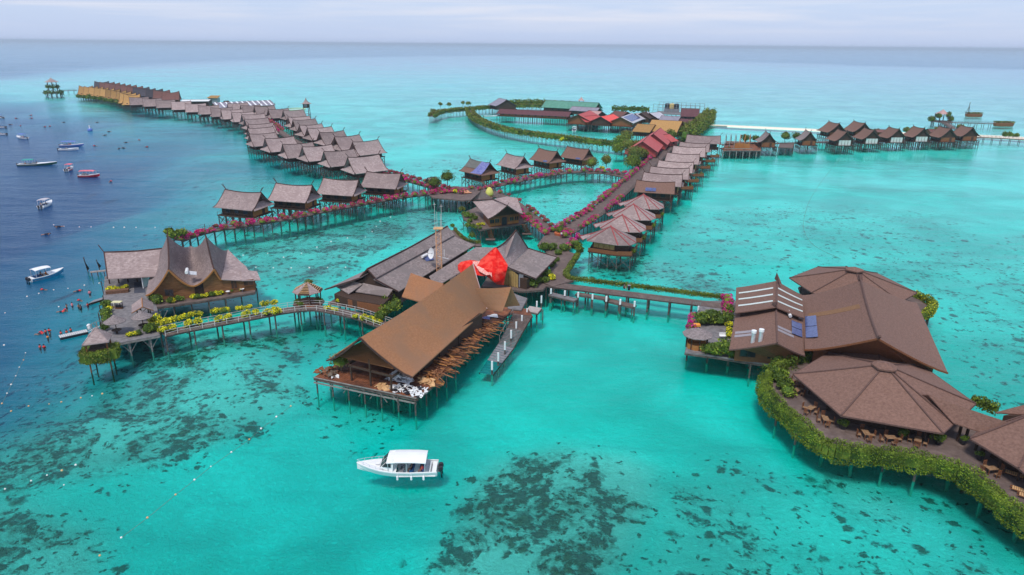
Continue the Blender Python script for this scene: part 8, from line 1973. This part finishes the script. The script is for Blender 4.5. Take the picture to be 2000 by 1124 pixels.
# ------------------------------------------------------------------ boats
def hull_mb(Ln, bm, free, bowrise, n=12, stern=.86):
    """lofted speedboat hull; x from stern (0) to bow (Ln)"""
    secs = []
    for i in range(n + 1):
        u = i / n; x = Ln * u
        w = bm / 2 * (stern + (1 - stern) * min(1, u / .35)) * (1 if u < .45 else max(0.03, 1 - ((u - .45) / .55) ** 2.3))
        zg = free + bowrise * max(0, (u - .3) / .7) ** 1.8
        zk = -.30 + (.30 + free * .55) * max(0, (u - .62) / .38) ** 2
        wc = w * .80 * (1 - .35 * max(0, (u - .5) / .5)); zc = zk + (zg - zk) * .34
        secs.append([V((x, -w, zg)), V((x - .0, -w * 1.02, zg - .10)), V((x, -wc, zc)), V((x, 0, zk)), V((x, wc, zc)), V((x, w * 1.02, zg - .10)), V((x, w, zg))])
    return secs
def boat(label, x, y, Ln, yaw, bm=2.5, hull_m=FRP, side_m=None, canopy=(.12, .58), can_m=FRP, ch=1.75, engines=2, cabin=False, people=3, fend=False, cz=None, name='speedboat'):
    q = P(x, y, 0); t = thing(name, label, 'boat', (q.x, q.y, 0), yaw, 'boats on the water')
    free, rise = .82 if cabin else .75, .5; secs = hull_mb(Ln, bm, free, rise); n = len(secs) - 1; x0 = -Ln / 2
    for s_ in secs:
        for p in s_: p.x += x0
    mb = MB(); w = 7; vs = [p for s_ in secs for p in s_]
    fs = []
    for i in range(n):
        for j in range(6): fs.append((i * w + j, i * w + j + 1, (i + 1) * w + j + 1, (i + 1) * w + j))
    fs.append((0, 1, 2, 3, 4, 5, 6)[::-1]); mi = [0] * len(fs)
    mb.v = [tuple(p) for p in vs]; mb.f = fs; mb.m = [1 if (k % 6) in (1, 2, 3, 4) and k < n * 6 else 0 for k in range(len(fs))]
    o = mb.build('hull', [hull_m, side_m or hull_m], None); o.parent = t
    # gunwale rim, foredeck and cockpit floor
    mb = MB(); nd_ = int(n * .56)
    for sg in (0, 6): mb.tube([s_[sg] + V((0, 0, .03)) for s_ in secs[:-1]] + [secs[-1][3 if False else sg] + V((0, 0, .03))], .07, n=5)
    o = mb.build('gunwale', FRP, None); o.parent = t
    mb = MB(); 
    for i in range(nd_, n):
        a, b = secs[i], secs[i + 1]; up = .16
        mb.face([a[0], b[0], V((b[0].x, 0, b[0].z + up * (1 - (i + 1 - nd_) / (n - nd_) * .8))), V((a[0].x, 0, a[0].z + up * (1 - (i - nd_) / (n - nd_) * .8)))])
        mb.face([V((a[0].x, 0, a[0].z + up * (1 - (i - nd_) / (n - nd_) * .8))), V((b[0].x, 0, b[0].z + up * (1 - (i + 1 - nd_) / (n - nd_) * .8))), b[6], a[6]])
    o = mb.build('foredeck', FRP, None); o.parent = t
    mb = MB(); mb.prism([(p.x, p.y) for p in (secs[0][0] * .96, secs[nd_][0] * .94, secs[nd_][6] * .94, secs[0][6] * .96)], .18, .25); o = mb.build('cockpit_floor', GREYP if not cabin else STRIPEW, None); o.parent = t
    mb = MB(); mb.box((x0 + .35, 0, .62), (.5, bm * .8, .25)); mb.box((x0 + Ln * .09, 0, .5), (.12, bm * .8, .55)); o = mb.build('stern_bench', FRP, None); o.parent = t
    for k in range(3):
        for sg in (-1, 1):
            mb = MB(); xx = x0 + Ln * (.20 + .12 * k); mb.box((xx, sg * bm * .24, .50), (.5, bm * .3, .3)); mb.box((xx - .25, sg * bm * .24, .78), (.1, bm * .3, .5)); o = mb.build('seat', NAVY if k < 2 else GREYP, None); o.parent = t
    if canopy:
        c0, c1 = x0 + Ln * canopy[0], x0 + Ln * canopy[1]; zc = cz or (free + ch); wv = bm * .47
        mb = MB(); top = []
        for i in range(5):
            for j in range(5):
                u, v = i / 4, j / 4; top.append((c0 + (c1 - c0) * u, -wv + 2 * wv * v, zc + .18 * (1 - (2 * v - 1) ** 2) - .10 * (2 * u - 1) ** 4))
        m_ = len(top); vs = top + [(a, b, c - .09) for a, b, c in top]; fs = []
        for i in range(4):
            for j in range(4): q_ = (i * 5 + j, (i + 1) * 5 + j, (i + 1) * 5 + j + 1, i * 5 + j + 1); fs += [q_, tuple(k + m_ for k in q_[::-1])]
        rim = [i * 5 for i in range(5)] + [20 + j for j in range(1, 5)] + [i * 5 + 4 for i in range(3, -1, -1)] + [j for j in range(3, 0, -1)]
        for a, b in zip(rim, rim[1:] + rim[:1]): fs.append((a, a + m_, b + m_, b))
        mb.mesh(vs, fs); o = mb.build('canopy', can_m, None); o.parent = t
        mb = MB()
        for fx in (.03, .5, .97):
            for sg in (-1, 1): mb.beam((c0 + (c1 - c0) * fx, sg * wv * .96, free), (c0 + (c1 - c0) * fx, sg * wv * .93, zc - .05), .06)
        o = mb.build('canopy_posts', ALU, None, kind='stuff'); o.parent = t
    if cabin:
        xs = x0 + Ln * .56; mb = MB(); wv = bm * .46
        a = [(xs - .2, -wv, free + .1), (xs - .2, wv, free + .1), (xs + 1.5, wv * .72, free + .38), (xs + 1.5, -wv * .72, free + .38)]; b = [(xs - .3, -wv * .9, free + 1.55), (xs - .3, wv * .9, free + 1.55), (xs + .35, wv * .72, free + 1.45), (xs + .35, -wv * .72, free + 1.45)]
        mb.mesh(a + b, [(0, 1, 2, 3), (7, 6, 5, 4), (2, 6, 7, 3), (1, 5, 6, 2), (3, 7, 4, 0), (0, 4, 5, 1)]); o = mb.build('cabin', FRP, None); o.parent = t
        for yy in (-.28, .28):
            mb = MB(); mb.slab([(xs + 1.36 - .0, yy * 2 - .45, free + .58), (xs + 1.36, yy * 2 + .45, free + .58), (xs + .60, yy * 2 + .42, free + 1.33), (xs + .60, yy * 2 - .42, free + 1.33)], .05); w_ = mb.build('windscreen', GLASSD, None); w_.parent = o
        for sg in (-1, 1):
            mb = MB(); mb.slab([(xs, sg * wv * 1.0, free + .75), (xs + 1.1, sg * wv * .85, free + .75), (xs + .55, sg * wv * .86, free + 1.3), (xs + .05, sg * wv * .95, free + 1.3)], .05); w_ = mb.build('side_window', GLASSD, None); w_.parent = o
        mb = MB()
        for sg in (-1, 1):
            pts = [secs[i][0 if sg < 0 else 6] + V((0, 0, .02)) for i in (8, 9, 10, 11)]
            rl = [p + V((-.05, 0, .42)) for p in pts] ; mb.tube(rl + [V((secs[n][0].x, 0, secs[n][0].z + .42))], .025, n=5); [mb.beam(p, r__, .04) for p, r__ in zip(pts, rl)]
        o = mb.build('bow_rail', ALU, None); o.parent = t
        for xx, m_ in ((.80, 'hatch'),): mb = MB(); mb.box((x0 + Ln * .74, 0, free + .46), (.55, .6, .06)); o = mb.build(m_, STRIPEW, None); o.parent = t
    for k in range(engines):
        yy = 0 if engines == 1 else (-.42 + .84 * k)
        e_ = MB(); e_.lathe((x0 - .38, yy, .45), [(.14, -.1), (.24, .05), (.27, .35), (.22, .58), (.06, .66)], 10, sx=1.25); e_.beam((x0 - .42, yy, .5), (x0 - .52, yy, -.5), .18); o = e_.build('outboard_motor', BLACKP, None); o.parent = t
        e_ = MB(); e_.box((x0 - .12, yy, .5), (.3, .24, .3)); b_ = e_.build('bracket', GREYP, None); b_.parent = o
    if fend:
        for fx in (.16, .31, .48):
            mb = MB(); mb.lathe((x0 + Ln * fx, bm / 2 * 1.0 + .12, 0), [(.06, -.12), (.13, -.02), (.13, .42), (.05, .5)], 8); mb.beam((x0 + Ln * fx, bm / 2 + .1, .5), (x0 + Ln * fx, bm / 2, .82), .03); o = mb.build('fender', WHITE, None); o.parent = t
    # seated passengers read at this size as small bodies with heads: they are made with the people below
    for k in range(people): PASS.append((t, x0 + Ln * R.uniform(.18, .5), R.uniform(-.3, .3) * bm, .55))
    return t
PASS = []
b0_ = boat('large white speedboat with hard canopy and twin black outboards alone on the turquoise water', 777, 922, 9.9, PI + .012, 3.0, FRP, canopy=(.13, .61), ch=1.45, cabin=True, fend=True, people=2)
for i, (x, y, Ln, yaw, kw) in enumerate([
    (93, 542, 7.2, rad(60), dict(side_m=BBLUE, label='white boat with white canopy and blue lower hull left of the reception building')),
    (91, 403, 7.2, rad(97), dict(label='white boat seen from astern with pale canopy on the dark blue water', can_m=LGREY)),
    (175, 346, 7.8, rad(4), dict(hull_m=BRED2, can_m=BPINK, canopy=(.1, .8), people=5, engines=1, label='red boat with a long pink-red canopy on the blue water')),
    (136, 333, 6, rad(100), dict(can_m=BPINK, side_m=BRED2, canopy=(.3, .75), people=3, label='small red and white boat seen from astern behind the red boat')),
    (74, 323, 14.5, rad(16), dict(can_m=BTEAL, side_m=BGREEN, canopy=(.14, .42), people=4, bm=3, engines=1, label='long white boat with a teal canopy and green bottom')),
    (141, 286, 11, rad(8), dict(can_m=BCANV, side_m=BCANV, canopy=(.1, .7), people=6, bm=2.8, engines=1, label='blue-canopied passenger boat with people aboard')),
    (135, 294, 9, rad(6), dict(canopy=None, people=1, bm=2.2, label='low open white boat alongside the blue-canopied boat')),
    (43, 271, 8.5, rad(155), dict(can_m=BCANV, canopy=(.2, .65), people=2, bm=3, engines=1, label='white boat with a small blue canopy at the far left')),
    (-2, 250, 9, rad(170), dict(canopy=None, people=1, bm=2.8, label='open white boat, middle of three cut by left edge')),
    (-3, 231, 9, rad(160), dict(canopy=(.2, .5), can_m=BCANV, people=1, bm=2.8, label='topmost of three white boats cut by the left edge')),
    (-2, 264, 8, rad(180), dict(canopy=None, people=1, bm=2.6, label='lowest of three white boats cut by the left edge')),
    (1122, 256, 6, rad(80), dict(canopy=(.2, .6), people=1, bm=2.8, label='white boat in the sheltered water before the red roofs', can_m=WHITE)),
    (962, 229, 12, rad(4), dict(canopy=None, people=0, bm=3, label='white open boat moored near the farther walkway')),
]):
    boat(x=x, y=y, Ln=Ln, yaw=yaw, **kw)
# ------------------------------------------------------------------ people
def skin_mesh(pts, edges, radii, name='body', root=0, sub=1):
    me = bpy.data.meshes.new(name); me.from_pydata(pts, edges, []); o = bpy.data.objects.new(name, me); COL.objects.link(o)
    md = o.modifiers.new('s', 'SKIN'); ss = o.modifiers.new('u', 'SUBSURF'); ss.levels = sub; ss.render_levels = sub
    for i, r_ in enumerate(radii): me.skin_vertices[0].data[i].radius = (r_, r_); me.skin_vertices[0].data[i].use_root = (i == root)
    dg = bpy.context.evaluated_depsgraph_get(); dg.update(); ev = o.evaluated_get(dg); nm = bpy.data.meshes.new_from_object(ev); bpy.data.objects.remove(o)
    nm.materials.clear(); nm.name = name; return nm
def person_meshes(pose):
    # joints: 0 pelvis 1 waist 2 chest 3 neck 4 head-base 5 head-top | arms | legs ; metres, standing 1.7
    if pose == 'stand': sh, el, ha = (.19, 0, 1.40), (.30, .03, 1.14), (.33, -.16, .94); kn, an, to = (.11, -.02, .48), (.12, .03, .08), (.13, -.14, .04)
    elif pose == 'arms': sh, el, ha = (.19, 0, 1.42), (.40, -.05, 1.30), (.42, -.28, 1.34); kn, an, to = (.11, -.02, .48), (.12, .03, .08), (.13, -.14, .04)
    else: sh, el, ha = (.19, 0, 1.42), (.26, -.10, 1.16), (.16, -.32, 1.10); kn, an, to = (.14, -.44, .86), (.14, -.46, .44), (.14, -.60, .40)
    pts = [(0, 0, .92), (0, 0, 1.08), (0, .01, 1.30), (0, 0, 1.47), (0, -.02, 1.55), (0, -.02, 1.66)]
    rd = [.145, .13, .155, .055, .085, .088]; ed = [(0, 1), (1, 2), (2, 3), (3, 4), (4, 5)]
    for sg in (-1, 1):
        b_ = len(pts); m = lambda p: (p[0] * sg, p[1], p[2]); pts += [m(sh), m(el), m(ha), (m(ha)[0], m(ha)[1] - .05, m(ha)[2] - .07)]; rd += [.065, .048, .038, .03]; ed += [(2, b_), (b_, b_ + 1), (b_ + 1, b_ + 2), (b_ + 2, b_ + 3)]
        b_ = len(pts); pts += [(.09 * sg, 0, .84), m(kn), m(an), m(to)]; rd += [.095, .062, .042, .035]; ed += [(0, b_), (b_, b_ + 1), (b_ + 1, b_ + 2), (b_ + 2, b_ + 3)]
    return skin_mesh(pts, ed, rd)
PM = {k: person_meshes(k) for k in ('stand', 'arms', 'sit')}
for k in PM: PM[k].materials.append(SKIN)
def shell(prof, m_, sx=1.0, sy=.8, name='x'):
    mb = MB(); mb.lathe((0, 0, 0), prof, 10, sx=sx, sy=sy); o = mb.build(name, m_); me = o.data; bpy.data.objects.remove(o); return me
VM = {m_.name: shell([(.17, 1.02), (.235, 1.08), (.245, 1.36), (.17, 1.46), (.07, 1.47)], m_, name='vest') for m_ in (VEST, VESTO, CLOTHW, CLOTHD, CLOTHP)}
SHM = {m_.name: shell([(.115, .52), (.20, .70), (.205, .95), (.17, 1.06)], m_, 1.05, .85, 'shorts') for m_ in (CLOTHD, NAVY, CLOTHP)}
HM = shell([(.105, 1.60), (.118, 1.66), (.105, 1.73), (.05, 1.77), (.01, 1.775)], HAIR, 1, 1.1, 'hair')
PCOUNT = [0]
def person(label, loc, yaw, pose='stand', top=None, bottom=CLOTHD, tilt=0, group=None, parent=None, z=0, s=1.0):
    t = thing('person', label, 'person', loc, yaw, group); t.rotation_euler = (tilt, 0, yaw); t.scale = (s, s, s)
    for nm, me in (('body', PM[pose]), ('hair', HM), ('top' if top not in (VEST, VESTO) else 'life_vest', VM[top.name] if top else None), ('shorts', SHM[bottom.name] if pose != 'sit' or 1 else None)):
        if me is None: continue
        o = bpy.data.objects.new(nm, me); COL.objects.link(o); o.parent = t
    return t
q_ = P(1096.5, 466, 3.05); person('person in a white top and dark shorts walking on the deck where the boardwalks fork', tuple(q_), 2.6, 'stand', CLOTHW, CLOTHD, s=1.05)
q_ = P(1219, 566, 2.95); person('person crouching with a white bag beside the black bin on the bridge', tuple(q_ - V((0, 0, .4))), 1.2, 'sit', CLOTHD, CLOTHD)
sw = 'swimmers beside the reception deck'
for i, (x, y, top, pose, lab) in enumerate([
    (130, 600, None, 'arms', 'bare-shouldered bather standing in the water, leftmost of the upper group'), (141, 597, CLOTHP, 'stand', 'bather in pink standing in the water, second of the upper group'),
    (154, 600, None, 'arms', 'bather standing in the water, third of the upper group'), (158, 602, CLOTHD, 'stand', 'bather in dark swimwear, rightmost of the upper group'), (178, 587, CLOTHP, 'stand', 'person standing at the dark platform step above the bathers'),
    (171, 596, VEST, 'stand', 'red-vested bather at the tip of the dark platform'),
    (89, 648, VEST, 'stand', 'red-vested bather, top left of the lower group'), (96, 646, VEST, 'arms', 'red-vested bather, top right of the lower group'), (97, 652, None, 'stand', 'bare-shouldered bather in the middle of the lower group'), (93, 659, VESTO, 'stand', 'orange-vested bather in the lower group'),
    (119, 651, VEST, 'stand', 'red-vested bather left of the pontoon tip'), (130, 649, VEST, 'arms', 'red-vested bather at the pontoon tip'), (138, 645, VEST, 'stand', 'red-vested bather behind the pontoon'), (78, 678, VEST, 'stand', 'red-vested bather, lower left pair, left one'), (86, 678, VEST, 'stand', 'red-vested bather, lower left pair, right one')]):
    q_ = P(x, y, 0); dz = -1.05 if i < 4 else (.5 if i == 4 else -1.25); person(lab, (q_.x, q_.y, dz), R.uniform(0, 6), pose, top, CLOTHD, group=sw)
for i, (x, y) in enumerate([(67, 655), (74, 656), (110, 611), (131, 610), (92, 568), (143, 571), (161, 590)]):
    q_ = P(x, y, 0); person(f'snorkeller floating face down in a red vest, {nth(i)} from the first near the lower group', (q_.x, q_.y, .12), R.uniform(0, 6), 'arms', VEST, CLOTHD, tilt=rad(88), group='floating snorkellers near the deck')
for i, (x, y) in enumerate([(56, 226), (57, 232), (36, 232), (40, 246), (95, 248), (84, 249), (190, 286), (282, 288), (274, 275), (213, 357), (25, 244), (252, 279), (247, 290), (230, 292), (200, 265), (218, 258), (120, 240), (185, 240), (80, 460), (125, 443)]):
    q_ = P(x, y, 0); person(f'distant snorkeller on the blue water, {nth(i)} of the scattered swimmers', (q_.x, q_.y, .12), R.uniform(0, 6), 'arms', VEST if i < 10 else CLOTHD, CLOTHD, tilt=rad(85), group='distant snorkellers', s=1.35)
_pc = {}
def pc(b_): _pc[b_.name] = _pc.get(b_.name, -1) + 1; return nth(_pc[b_.name])
def PNAME(s): return ' '.join(s.replace(' seen','').split()[:9])
PASS.sort(key=lambda q: (q[0].name, q[1]))
for i, (b_, x_, y_, z_) in enumerate(PASS):
    m_ = b_.matrix_basis; w_ = Matrix.Rotation(b_.rotation_euler.z, 4, 'Z') @ V((x_, y_, 0)) + V(b_.location)
    person(f'passenger aboard the {PNAME(b_["label"])}, {pc(b_)} from the stern', (w_.x, w_.y, z_ - .75), b_.rotation_euler.z + R.choice([1.57, -1.57]), 'sit', R.choice([VEST, VESTO, CLOTHD, CLOTHW]), CLOTHD, group='boat passengers')
# ------------------------------------------------------------------ floats and ropes
def float_mesh(m_):
    mb = MB(); mb.lathe((0, 0, 0), [(.05, -.12), (.16, -.05), (.18, .06), (.12, .16), (.03, .19)], 8); o = mb.build('x', m_); me = o.data; bpy.data.objects.remove(o); return me
FM = {'w': float_mesh(BUOYW), 'o': float_mesh(BUOYO)}
def floats(pts, fmt, group, kind='w', rope=True, s=1.0, step=None, ropelab=None):
    ws = [P(x, y, 0) for x, y in pts]
    if step: ws = resample(ws, step)
    for i, q_ in enumerate(ws):
        o = bpy.data.objects.new('float', FM['o' if kind == 'o' or (kind == 'm' and R.random() < .5) else 'w']); COL.objects.link(o); o.location = (q_.x, q_.y, 0.02); s_ = s * R.uniform(.5, .85); o.scale = (s_, s_, s_)
        tag(o, fmt.format(n=nth(i)), 'float', group)
    if rope:
        mb = MB(); mb.tube([q_ + V((0, 0, .01)) for q_ in ws], .016, n=4); tag(mb.build('rope', ROPE), ropelab, 'rope')
floats([(237, 1051), (288, 1012), (343, 967), (380, 938), (412, 912), (452, 884), (487, 859), (510, 838), (540, 815), (568, 794)], 'small float on the diagonal rope left of the big speedboat, {n} from the near end', 'floats on the diagonal rope', 'm', ropelab='thin rope with floats running diagonally across the turquoise water')
floats([(195, 1086), (125, 948), (148, 909), (121, 920), (92, 929), (61, 940), (10, 956)], 'float on the lower left rope, {n} in order from the bottom', 'floats on the lower left rope', 'm', rope=False)
floats([(4, 789), (14, 769), (22, 752), (31, 735), (38, 718), (46, 704), (50, 690)], 'pale float of the curved line at the left edge, {n} from the bottom', 'floats at the left edge', 'm', ropelab='thin rope curving along the left edge')
floats([(200, 770), (180, 774), (158, 778), (120, 786), (96, 790), (56, 794), (22, 804)], 'faint float below the corner gazebo, {n} from the right', 'floats below the corner gazebo', 'm', rope=False)
floats([(500, 523), (530, 524), (560, 524.5), (590, 524), (620, 524), (650, 523), (680, 523), (700, 522)], 'white float on the line behind the striped gazebo, {n} from the left', 'floats behind the striped gazebo', 'w', s=1.5, step=4.2, ropelab='rope with white floats behind the striped gazebo')
floats([(425, 502), (470, 500), (520, 495), (560, 505), (600, 492), (640, 475), (670, 465), (700, 468), (720, 462), (745, 430), (780, 420)], 'white float scattered over the coral below the left boardwalk, {n} from the left', 'floats over the coral', 'w', s=1.4, rope=False, step=6)
floats([(105, 440), (125, 443), (155, 444), (178, 444), (222, 445), (243, 445), (266, 445), (303, 445)], 'white float on the line left of the palms, {n} from the left', 'floats left of the palms', 'w', s=1.5, rope=False)
floats([(165, 558), (194, 554), (133, 564), (105, 567), (76, 574), (53, 580), (115, 600), (10, 612), (8, 675)], 'white float near the bathers, {n} from the top right', 'floats near the bathers', 'w', s=1.2, rope=False)
# long thin net line on the open turquoise to the right
nl = smooth_line([P(x, y, 0) for x, y in ((1642, 310), (1612, 345), (1585, 385), (1572, 420), (1570, 450), (1590, 480), (1640, 505))], 8)
mb = MB(); mb.tube([p + V((0, 0, .02)) for p in nl], .03, n=4); tag(mb.build('net_line', ROPE), 'long thin curved net line on the open turquoise water at right', 'rope')
q_ = P(176, 256, 0); t = thing('channel_buoy', 'blue channel buoy with a white top on the distant blue water', 'buoy', tuple(q_)); mb = MB(); mb.lathe((q_.x, q_.y, 0), [(1.0, -.2), (1.4, .3), (1.3, 1.0), (.6, 1.4)], 12); mb.build('hull', BCANV, t); mb = MB(); mb.lathe((q_.x, q_.y, 1.3), [(.4, 0), (.25, 1.0), (.4, 1.5), (.1, 1.8)], 8); mb.build('top_mark', WHITE, t)
# ------------------------------------------------------------------ thin sea haze: one closed box of even density
hz = MB(); hz.box((0, 0, 22.0), (84000, 84000, 76.0)); o = hz.build('haze', bpy.data.materials.new('haze_air')); o['kind'] = 'stuff'
m = o.data.materials[0]; m.use_nodes = True; nt = m.node_tree; nt.nodes.remove(nt.nodes['Principled BSDF'])
pv = nt.nodes.new('ShaderNodeVolumePrincipled'); pv.inputs['Color'].default_value = (.74, .87, 1, 1); pv.inputs['Density'].default_value = 0.00010
nt.links.new(pv.outputs[0], nt.nodes['Material Output'].inputs['Volume'])
# ------------------------------------------------------------------ keep unused prototypes out
bpy.context.view_layer.update()
